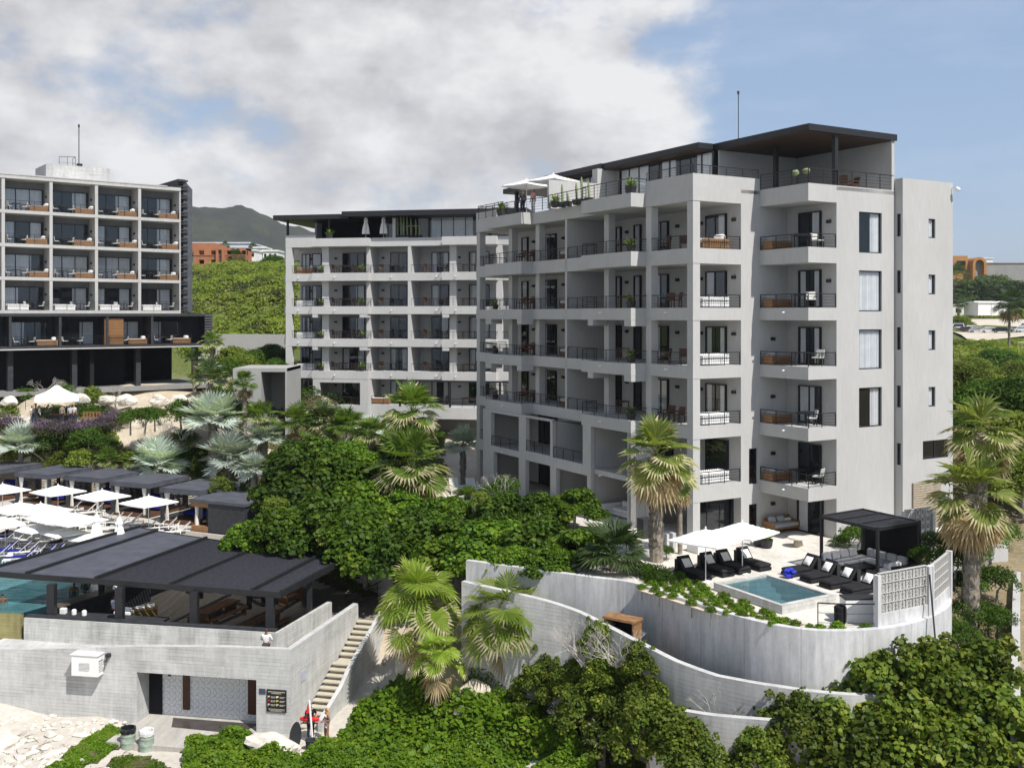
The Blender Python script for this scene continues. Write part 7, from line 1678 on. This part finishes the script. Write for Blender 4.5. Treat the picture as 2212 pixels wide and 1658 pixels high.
for i,(u,v,Y,s,l) in enumerate(((178,856,97,.9,'pale boulder below the hotel, left of the green shrub'),(232,858,97,1.0,'pale boulder below the hotel right of the green shrub'),(268,856,97,1.1,'largest pale boulder below the grid hotel'),(285,864,95.5,.7,'grey boulder in front of the largest one below the hotel'),(345,860,97,1.2,'long flat pale boulder below the hotel stilts'),(385,858,98,1.0,'pale boulder near the end of the hotel terrace'),(20,862,97,1.0,'pale boulder beside the garden steps'))):
    c=at(u,v,Y); s*=.72; rock(l,(c.x,c.y,c.z-.35*s),s*1.3,s*.9,s*.8,20+i,group='boulders below the grid hotel')
rd=random.Random(12); b=MB(); b.wantuv=False
for i in range(150):
    u=rd.uniform(-10,300); v=rd.uniform(1535,1570)+u*.075+rd.choice((0,0,55+rd.uniform(0,60))) ; q=GT(u,v); s=rd.uniform(.04,.15); b.rbox((q.x,q.y,q.z+s*.25),s*2,s*1.6,s*1.2,s*.45,rz=rd.uniform(0,3))
for i in range(70):
    q=GT(rd.uniform(-10,190),rd.uniform(1585,1665)); s=rd.uniform(.1,.3); b.rbox((q.x,q.y,q.z+s*.15),s*2,s*1.5,s*.9,s*.4,rz=rd.uniform(0,3),rx=rd.uniform(-.3,.3))
tag(obj('loose_stones',b,m_rock),'scatter of small loose white stones along the wall foot and beach','stones',None,'stuff')
b=MB(); b.wantuv=False
for i in range(170):
    u=rd.uniform(0,300); v=rd.uniform(1590,1680); q=GT(u,v,.03); a=rd.uniform(0,3.1); L=rd.uniform(.1,.6); d=Vector((math.cos(a),math.sin(a),rd.uniform(-.05,.3)))*L; m_=q+d*.5+Vector((rd.uniform(-.1,.1),rd.uniform(-.1,.1),.04)); b.tube([q,m_,q+d],[.015,.012,.006],4,cap=False)
tag(obj('beach_litter',b,MAT('dry_roots',(.20,.15,.10),.9,.3,8)),'tangle of dry roots and twigs on the sand at the lower left','driftwood',None,'stuff')
def twigs(label,loc,r,h,n,seed):
    rd=random.Random(seed); b=MB(); b.wantuv=False
    def grow(p,d,L,rr,lev):
        q=p+d*L; b.tube([p,p.lerp(q,.5)+Vector((rd.uniform(-.05,.05),)*3)*L,q],[rr,rr*.8,rr*.5],4,cap=False)
        if lev<4:
            for _ in range(rd.choice((2,2,3))): grow(q,(d+Vector((rd.uniform(-.7,.7),rd.uniform(-.7,.7),rd.uniform(-.35,.5)))).normalized(),L*.68,rr*.6,lev+1)
    for i in range(n):
        a=rd.uniform(0,6.28); grow(Vector((rd.uniform(-.2,.2)*r,rd.uniform(-.2,.2)*r,0)),Vector((math.cos(a)*r,math.sin(a)*r,h*rd.uniform(.5,1))).normalized(),h*.42,.032,0)
    o=obj('dry_shrub',b,m_twig,None,loc=loc); return tag(o,label,'shrub')
for u,v,Y,r,h,n,l in ((1262,1390,44.3,1.1,2.0,11,'large dry grey leafless shrub before the low curved wall'),(1330,1395,43.4,1.1,1.7,9,'dry grey branches right of the large leafless shrub'),(1760,1530,39.2,.7,1.6,4,'thin bare branches against the tall curved wall'),(1560,1540,39.9,.6,1.8,6,'thin bare stems before the low curved wall'),(1225,1540,44.5,.8,1.0,8,'pale dry bush amid the front undergrowth'),(100,850,99,1.0,1.9,7,'grey spiky desert shrub below the hotel, left'),(160,850,99,1.0,1.6,6,'grey desert shrub above the tent'),(250,858,97,.5,2.2,4,'thin bare desert stems beside the boulders'),(330,940,88,1.0,1.2,8,'grey twiggy shrub on the sandy slope'),(360,925,88.5,.9,1.3,8,'grey twiggy agave-like shrub on the upper sandy slope'),(320,960,86.5,1.0,.8,8,'low grey twiggy shrub on the lower sandy slope'),(395,935,87.5,.8,1.2,6,'grey shrub by the biggest silver palm'),(1075,1060,62.5,.6,2.0,5,'dry thin stems beside the ground floor openings')):
    c=at(u,v,Y); twigs(l,(c.x,c.y,max(c.z-h*.5,hz(c.x,c.y)-.1) if Y>80 else c.z-h*.5),r,h,n,int(u))
m_agave=MAT('agave_green',(.16,.20,.17),.6,.2,5)
def agave():
    o=MB(); o.wantuv=False; rd=random.Random(4)
    for i in range(24):
        a=i*2.4; e=rd.uniform(.25,1.3); d=Vector((math.cos(a)*math.cos(e),math.sin(a)*math.cos(e),math.sin(e))); s=Vector((-math.sin(a),math.cos(a),0))*.05; o.face([s*.6,d*.35+s,d*.75,d*.35-s,-s*.6])
    return obj('agave',o,m_agave)
agp=None
for i,(u,v,Y,s) in enumerate(((430,992-25,85,.9),(405,920,87.5,.8),(455-30,905,88,.9),(385,965,86,.7),(440-20,940,86.5,.9),(340,905,89,.8),(300,925,88,.6),(365,895,90,.9),(310,890,93,.7),(260,880,93,.6),(345,880,93.5,.7),(400,870,94,.6))):
    c=GY(u,Y)
    if agp is None: agp=agave(); o=agp
    else: o=agp.copy(); COL.objects.link(o)
    o.location=c; o.rotation_euler=(0,0,i); o.scale=(s*1.4,)*3; tag(o,f'grey-green agave on the sandy slope, {o10[i]} in the scatter from the lower right' if 0 else f'spiky grey-green agave on the sandy slope, {o10[i]} in order','agave','agaves on the sandy slope')
# ------------------------------------------------------------------ people
import bmesh
m_skin=MAT('skin',(.42,.235,.155),.55,.06,6,spec=.3); m_skint=MAT('tanned_skin',(.30,.15,.09),.55,.06,6,spec=.3); m_skind=MAT('brown_skin',(.16,.085,.05),.55,.06,6,spec=.3)
cl=lambda n,c: MAT('cloth_'+n,c,.9,.1,10,spec=.1)
m_cl={'white':cl('white',(.72,.72,.71)),'black':cl('black',(.015,.015,.018)),'navy':cl('navy',(.025,.03,.06)),'jeans':cl('jeans',(.06,.09,.17)),'khaki':cl('khaki',(.24,.22,.17)),'paleblue':cl('paleblue',(.42,.48,.58)),'pink':cl('pink',(.55,.28,.28)),'charcoal':cl('charcoal',(.04,.045,.055)),'blueprint':cl('blueprint',(.50,.53,.66))}
m_hair={'blonde':MAT('blonde_hair',(.55,.40,.20),.6,.2,20),'brown':MAT('brown_hair',(.10,.05,.025),.6,.2,20),'black':MAT('black_hair',(.012,.01,.01),.6,.2,20)}
def skin_obj(name,verts,edges,mat,parent,root=0,sub=2):
    bm=bmesh.new(); lay=bm.verts.layers.skin.verify(); vs=[]
    for i,(p,r) in enumerate(verts):
        v=bm.verts.new(p); rr=r if isinstance(r,tuple) else (r,r); v[lay].radius=rr; v[lay].use_root=(i==root); vs.append(v)
    for a,b in edges: bm.edges.new((vs[a],vs[b]))
    me=bpy.data.meshes.new(name); bm.to_mesh(me); bm.free(); me.materials.append(mat)
    o=bpy.data.objects.new(name,me); COL.objects.link(o); o.parent=parent
    s=o.modifiers.new('skin','SKIN'); s.use_smooth_shade=True; o.modifiers.new('smooth','SUBSURF').levels=1; o.modifiers['smooth'].render_levels=sub
    return o
def person(label,loc,rz=0,skin=None,hair='brown',long_hair=False,top=None,bottom=None,bikini=None,arms=((( -.24,.0,1.14),(-.25,-.06,.90)),((.24,.0,1.14),(.25,-.06,.90))),legs=None,female=False,sc=1.0,rx=0,shorts=False):
    """arms: (elbow, wrist) left and right; legs: (knee, ankle) left and right; the figure faces -y"""
    o=thing('person',label,'person',loc,rz,None,sc); o.rotation_euler[0]=rx
    sw=.165 if female else .19; hw=.095; skin=skin or m_skin
    legs=legs or (((-.10,-.02,.50),(-.10,.03,.09)),((.10,-.02,.50),(.11,.02,.09)))
    V=[((0,0,.96),(.145,.10)),((0,.01,1.13),(.115,.085) if female else (.13,.095)),((0,0,1.33),(.145,.10) if female else (.165,.11)),((0,.01,1.47),.062),((0,0,1.56),.058),((0,-.012,1.63),(.078,.095)),((0,0,1.72),(.07,.085))]
    E=[(0,1),(1,2),(2,3),(3,4),(4,5),(5,6)]
    V.append(((0,-.115,1.61),.018)); E.append((5,len(V)-1))                                    # nose
    seg={}
    for s,(el,wr) in zip((-1,1),arms):
        sh=(s*sw,0,1.41); i=len(V); el=Vector(el); wr=Vector(wr); d=(wr-el).normalized()
        pal=wr+d*.07; V+= [(sh,.056),(tuple(el),.043),(tuple(wr),.030),(tuple(pal),(.036,.020))]; E+=[(2,i),(i,i+1),(i+1,i+2),(i+2,i+3)]
        side=d.cross(Vector((0,1,0))); side=side.normalized() if side.length>.1 else Vector((1,0,0)); fr=side.cross(d).normalized()
        for k,off in enumerate((-.026,-.009,.009,.025)):
            j=len(V); L=(.062,.075,.070,.055)[k]; a=pal+side*off+d*.03; b=a+d*L*.55; c=b+d*L*.3+fr*(-.025)
            V+=[(tuple(a),.010),(tuple(b),.009),(tuple(c),.008)]; E+=[(i+3,j),(j,j+1),(j+1,j+2)]
        j=len(V); a=wr+d*.03+side*(-s*.035); V+=[(tuple(a),.012),(tuple(a+d*.035+side*(-s*.02)),.010)]; E+=[(i+2,j),(j,j+1)]
        seg['arm%d'%s]=(sh,el,wr)
    for s,(kn,an) in zip((-1,1),legs):
        i=len(V); hp=(s*hw,0,.90); an=Vector(an); V+=[(hp,(.098,.098) if female else .095),(kn,.060),(tuple(Vector(kn).lerp(an,.35)),.058),(tuple(an),.038),((an.x,an.y-.13,an.z-.055),(.042,.025))]; E+=[(0,i),(i,i+1),(i+1,i+2),(i+2,i+3),(i+3,i+4)]
        seg['leg%d'%s]=(Vector(hp),Vector(kn),an)
    skin_obj('body',V,E,skin,o)
    # eyes and mouth
    b=MB(); 
    for x in (-.032,.032): b.rbox((x,-.097,1.635),.022,.012,.014,.003)
    b.rbox((0,-.096,1.565),.05,.012,.012,.003); obj('face_features',b,m_hair['black'],o)
    HV=[((0,.02,1.70),(.088,.098)),((0,.045,1.62),(.082,.075))]; HE=[(0,1)]
    if long_hair: HV+=[((0,.085,1.50),(.085,.05)),((0,.09,1.36),(.07,.04))]; HE+=[(1,2),(2,3)]
    skin_obj('hair',HV,HE,m_hair[hair],o)
    if top:
        T=[((0,.0,.97),(.155,.115)),((0,.01,1.15),(.145,.11)),((0,0,1.34),(.178,.122)),((0,.01,1.45),.085)]; TE=[(0,1),(1,2),(2,3)]
        for s in (-1,1):
            sh,el,wr=seg['arm%d'%s]; i=len(T); e2=Vector(sh).lerp(el,.75) if top[1]=='short' else el; T+=[(sh,.070),(tuple(e2),.060)]; TE+=[(2,i),(i,i+1)]
            if top[1]=='long': T.append((tuple(wr),.045)); TE.append((i+1,i+2))
        skin_obj('shirt',T,TE,m_cl[top[0]],o)
    if bottom:
        T=[((0,0,.98),(.155,.115))]; TE=[]
        for s in (-1,1):
            hp,kn,an=seg['leg%d'%s]; i=len(T); T+=[(tuple(hp),.108),(tuple(kn),.078)]; TE+=[(0,i),(i,i+1)]
            if not shorts: T.append((tuple(an+Vector((0,0,.02))),.060)); TE.append((i+1,i+2))
        skin_obj('trousers',T,TE,m_cl[bottom],o)
    if bikini:
        T=[((-.075,-.085,1.31),.062),((.075,-.085,1.31),.062),((-.06,-.04,1.44),.014),((.06,-.04,1.44),.014),((-.13,.0,1.28),.016),((.13,0,1.28),.016),((0,.09,1.28),.016)]; skin_obj('bikini_top',T,[(0,1),(0,2),(1,3),(0,4),(1,5),(4,6),(5,6)],m_cl[bikini],o)
        T=[((0,-.01,.93),(.152,.115)),((0,0,.86),(.07,.085)),((0,0,.975),(.145,.108))]; skin_obj('bikini_bottom',T,[(2,0),(0,1)],m_cl['blueprint'],o)
    return o
p=G(706,1602,-7.84); q=person('blonde woman in a white bikini standing beside the lifeguard at the foot of the stairs',(p.x,p.y,-7.86),R(-55),m_skint,'blonde',True,bikini='white',female=True,sc=.97,arms=(((-.27,.05,1.18),(-.14,-.16,1.06)),((.27,.04,1.16),(.08,-.20,1.10))),legs=(((-.08,-.06,.50),(-.07,.0,.09)),((.11,-.01,.50),(.17,.06,.09))))
LG_=G(671,1596,-7.84); person('lifeguard in black top and navy trousers carrying a red rescue tube by the stairs',(LG_.x,LG_.y,-7.86),R(20),m_skin,'brown',top=('black','short'),bottom='navy',arms=(((-.27,-.05,1.17),(-.16,-.25,1.02)),((.27,-.05,1.17),(.16,-.25,1.02))))
b=MB(); b.lathe([(.02,-.48),(.09,-.42),(.115,-.25),(.11,-.06),(.09,-.02),(.09,.02),(.11,.06),(.115,.25),(.09,.42),(.02,.48)],12); b.v=[(z,y,x) for x,y,z in b.v]; o=thing('rescue_tube','red rescue tube with black strap held across the lifeguard at waist height','rescue tube',(LG_.x,LG_.y-.26,-6.76),R(-5)); obj('float',b,m_red,o)
b=MB(); b.lathe([(.12,-.04),(.125,-.03),(.125,.03),(.12,.04)],12); b.v=[(z,y,x) for x,y,z in b.v]; obj('strap',b,m_black,o)
a=P(676,1594,LG_.y-.5); c=P(668,1512,LG_.y-.5); o=thing('flag_pole','white pole with a drooping red flag standing in the dark tub beside the lifeguard','flag',a); d=c-a
b=MB(); b.tube([(0,0,-.3),tuple(d)],.05,8); obj('pole',b,m_white,o)
b=MB(); e=d*.97; b.face([tuple(e),tuple(d*.68),(d.x*.68-.2,-.06,d.z*.70-.05),(d.x*.7-.16,.03,d.z*.84),(d.x*.9-.07,.0,d.z*.92)]); b.face([tuple(e+Vector((0,.01,0))),(d.x*.9-.07,.01,d.z*.92),(d.x*.7-.16,.04,d.z*.84),(d.x*.68-.2,-.05,d.z*.70-.05),tuple(d*.68+Vector((0,.01,0)))]); obj('flag',b,m_red,o)
b=MB(); pr=[(.22,0),(.27,.03),(.31,.5),(.34,.52),(.34,.56),(.29,.56),(.26,.3)]; b.lathe(pr,12); b.v=[(x*1.0,y*.75,z) for x,y,z in b.v]; q=G(674,1620,-7.86); tag(obj('plastic_tub',b,m_cl['charcoal'],None,loc=(q.x,q.y,-7.9)),'dark grey plastic tub on the sand in front of the lifeguard','tub')
b=MB(); n=24; ou=[]
for i in range(n):
    t=2*math.pi*i/n; y=math.sin(t); ou.append((.275*math.cos(t)*(1 if y<0 else (1-.12*y*y)),.64*y+.64))
b.raw([(x,-.02,z) for x,z in ou]+[(x,.02,z) for x,z in ou],[tuple(range(n)),tuple(range(2*n-1,n-1,-1))]+[(i,i+n,(i+1)%n+n,(i+1)%n) for i in range(n)]); q=G(635,1618,-7.86); o=obj('body_board',b,m_black,None,loc=(q.x,q.y,-7.9)); o.rotation_euler=(R(-10),R(4),0); tag(o,'black upright board leaning beside the stairs, left of the dark tub','board')
person('man in white shirt and dark trousers with his back turned, leaning on the bar parapet',(-12.25,50.75,-4.95),R(175),m_skind,'black',top=('white','long'),bottom='charcoal',arms=(((-.28,-.06,1.18),(-.18,-.26,1.10)),((.28,-.06,1.18),(.18,-.26,1.10))))
person('bartender in pale blue shirt standing behind the second bar post',(P(247,1300,55.9).x,55.9,-4.7),R(150),m_skind,'black',top=('paleblue','short'),bottom='black')
person('person in dark clothes at the roof terrace railing, left of the one in pink',A2(-.1,18.3,TOP),AROT+R(-60),m_skind,'black',top=('charcoal','long'),bottom='navy')
person('person in a pink top at the far roof terrace railing',A2(.35,17.6,TOP),AROT+R(-80),m_skin,'brown',True,top=('pink','short'),bottom='white',female=True)
for u,Y,l,kw in ((70,92.9,'dark-haired woman in white top and jeans left of the white tent',dict(hair='black',long_hair=True,top=('white','short'),bottom='jeans',female=True,rz=R(80))),(85,93.1,'person in white shirt and black trousers at the left tent leg',dict(hair='black',top=('white','long'),bottom='black',rz=R(120))),(134,93.3,'person in khaki shirt seen from behind under the tent',dict(top=('khaki','long'),bottom='charcoal',rz=R(170))),(152,93.2,'person in pale blue shirt seen from behind under the tent',dict(top=('paleblue','short'),bottom='charcoal',rz=R(185))),(160,93.7,'person in white top at the right of the two backs under the tent',dict(top=('white','short'),bottom='charcoal',rz=R(160)))):
    person(l,((u-CX)/F*Y,Y,tz),**kw)
def lying(label,x,y,skin,hair,**kw):
    u,v=d2(x,y); p=G(u,v,-3.05); o=person(label,(p.x-.85,p.y-.05,-2.93),0,skin,hair,**kw); o.rotation_mode='QUATERNION'
    o.rotation_quaternion=(Matrix.Rotation(R(14),4,'Z')@Matrix.Rotation(R(80),4,'Y')@Matrix.Rotation(R(90),4,'Z')).to_quaternion(); return o
lying('sunbather lying under the parasols of the second row',250,520,m_skint,'brown',bottom='navy',shorts=True)
lying('tanned sunbather lying under the leftmost third row parasol',70,750,m_skind,'black',bottom='black',shorts=True)
lying('sunbather in dark clothes lying in the third row near the bar roof',700,850,m_skint,'black',top=('black','short'),bottom='charcoal')
for u,v,Y,l in ((6,1297,56.5,'dark-haired swimmer in the pool at the left picture edge'),(160,1258,58.8,'guest in the pool leaning on the swim-up bar, the left one'),(185,1250,60.3,'guest in the pool leaning on the swim-up bar, the right one')):
    x=(u-CX)/F*Y; person(l,(x,Y,-4.75),R(200),m_skind,'black',bottom='navy',shorts=True)
# ------------------------------------------------------------------ drums by the washroom
def text_poly(txt,size):
    cu=bpy.data.curves.new('t','FONT'); cu.body=txt; cu.size=size; cu.align_x='CENTER'; cu.resolution_u=2
    to=bpy.data.objects.new('t',cu); COL.objects.link(to); bpy.context.view_layer.update(); dg=bpy.context.evaluated_depsgraph_get(); ev=to.evaluated_get(dg); me=ev.to_mesh()
    V=[tuple(v.co) for v in me.vertices]; Fc=[tuple(p.vertices) for p in me.polygons]; ev.to_mesh_clear(); bpy.data.objects.remove(to); bpy.data.curves.remove(cu); return V,Fc
m_drum=MAT('pale_green_paint',(.27,.335,.27),.55,.18,4,spec=.35)
def drum(label,u,v,txt,liner,ang):
    p=GT(u,v); o=thing('waste_drum',label,'bin',(p.x,p.y,p.z-.02)); b=MB(); r=.33
    b.lathe([(r,0),(r+.012,.02),(r,.05),(r,.30),(r+.018,.33),(r,.36),(r,.60),(r+.018,.63),(r,.66),(r,.93),(r+.012,.95),(r-.02,.95),(r-.03,.70)],28); obj('barrel',b,m_drum,o,True)
    V,Fc=text_poly(txt,.17); b=MB(); b.raw([((r+.012)*math.sin(x/r+ang),-(r+.012)*math.cos(x/r+ang),y+.43) for x,y,z in V],Fc); obj('lettering',b,m_white,o)
    rs=random.Random(len(txt)); b=MB(); n=26; pr=[(r+.03,.78),(r+.035,.92),(r+.01,1.0),(r-.05,.98),(r-.07,.75)]
    rings=[[(rr*(1+rs.uniform(-.03,.03))*math.cos(2*math.pi*k/n),rr*(1+rs.uniform(-.03,.03))*math.sin(2*math.pi*k/n),z+rs.uniform(-.025,.025)) for k in range(n)] for rr,z in pr]
    b.raw([q for g in rings for q in g],[(i*n+k,i*n+(k+1)%n,i*n+n+(k+1)%n,i*n+n+k) for i in range(4) for k in range(n)]); b.face(rings[-1]); obj('bag_liner',b,liner,o)
m_bagc=MAT('clear_bag',(.62,.62,.62),.3,.2,14,spec=.6); m_bagk=MAT('black_bag',(.012,.012,.016),.3,.2,14,spec=.6)
drum('pale green waste drum with black bag liner, the left of the two',277,1614,'INORGANICO',m_bagk,-1.75)
drum('pale green waste drum with pale crumpled bag liner, the right of the two',317,1620,'ORGANICO',m_bagc,-1.45)
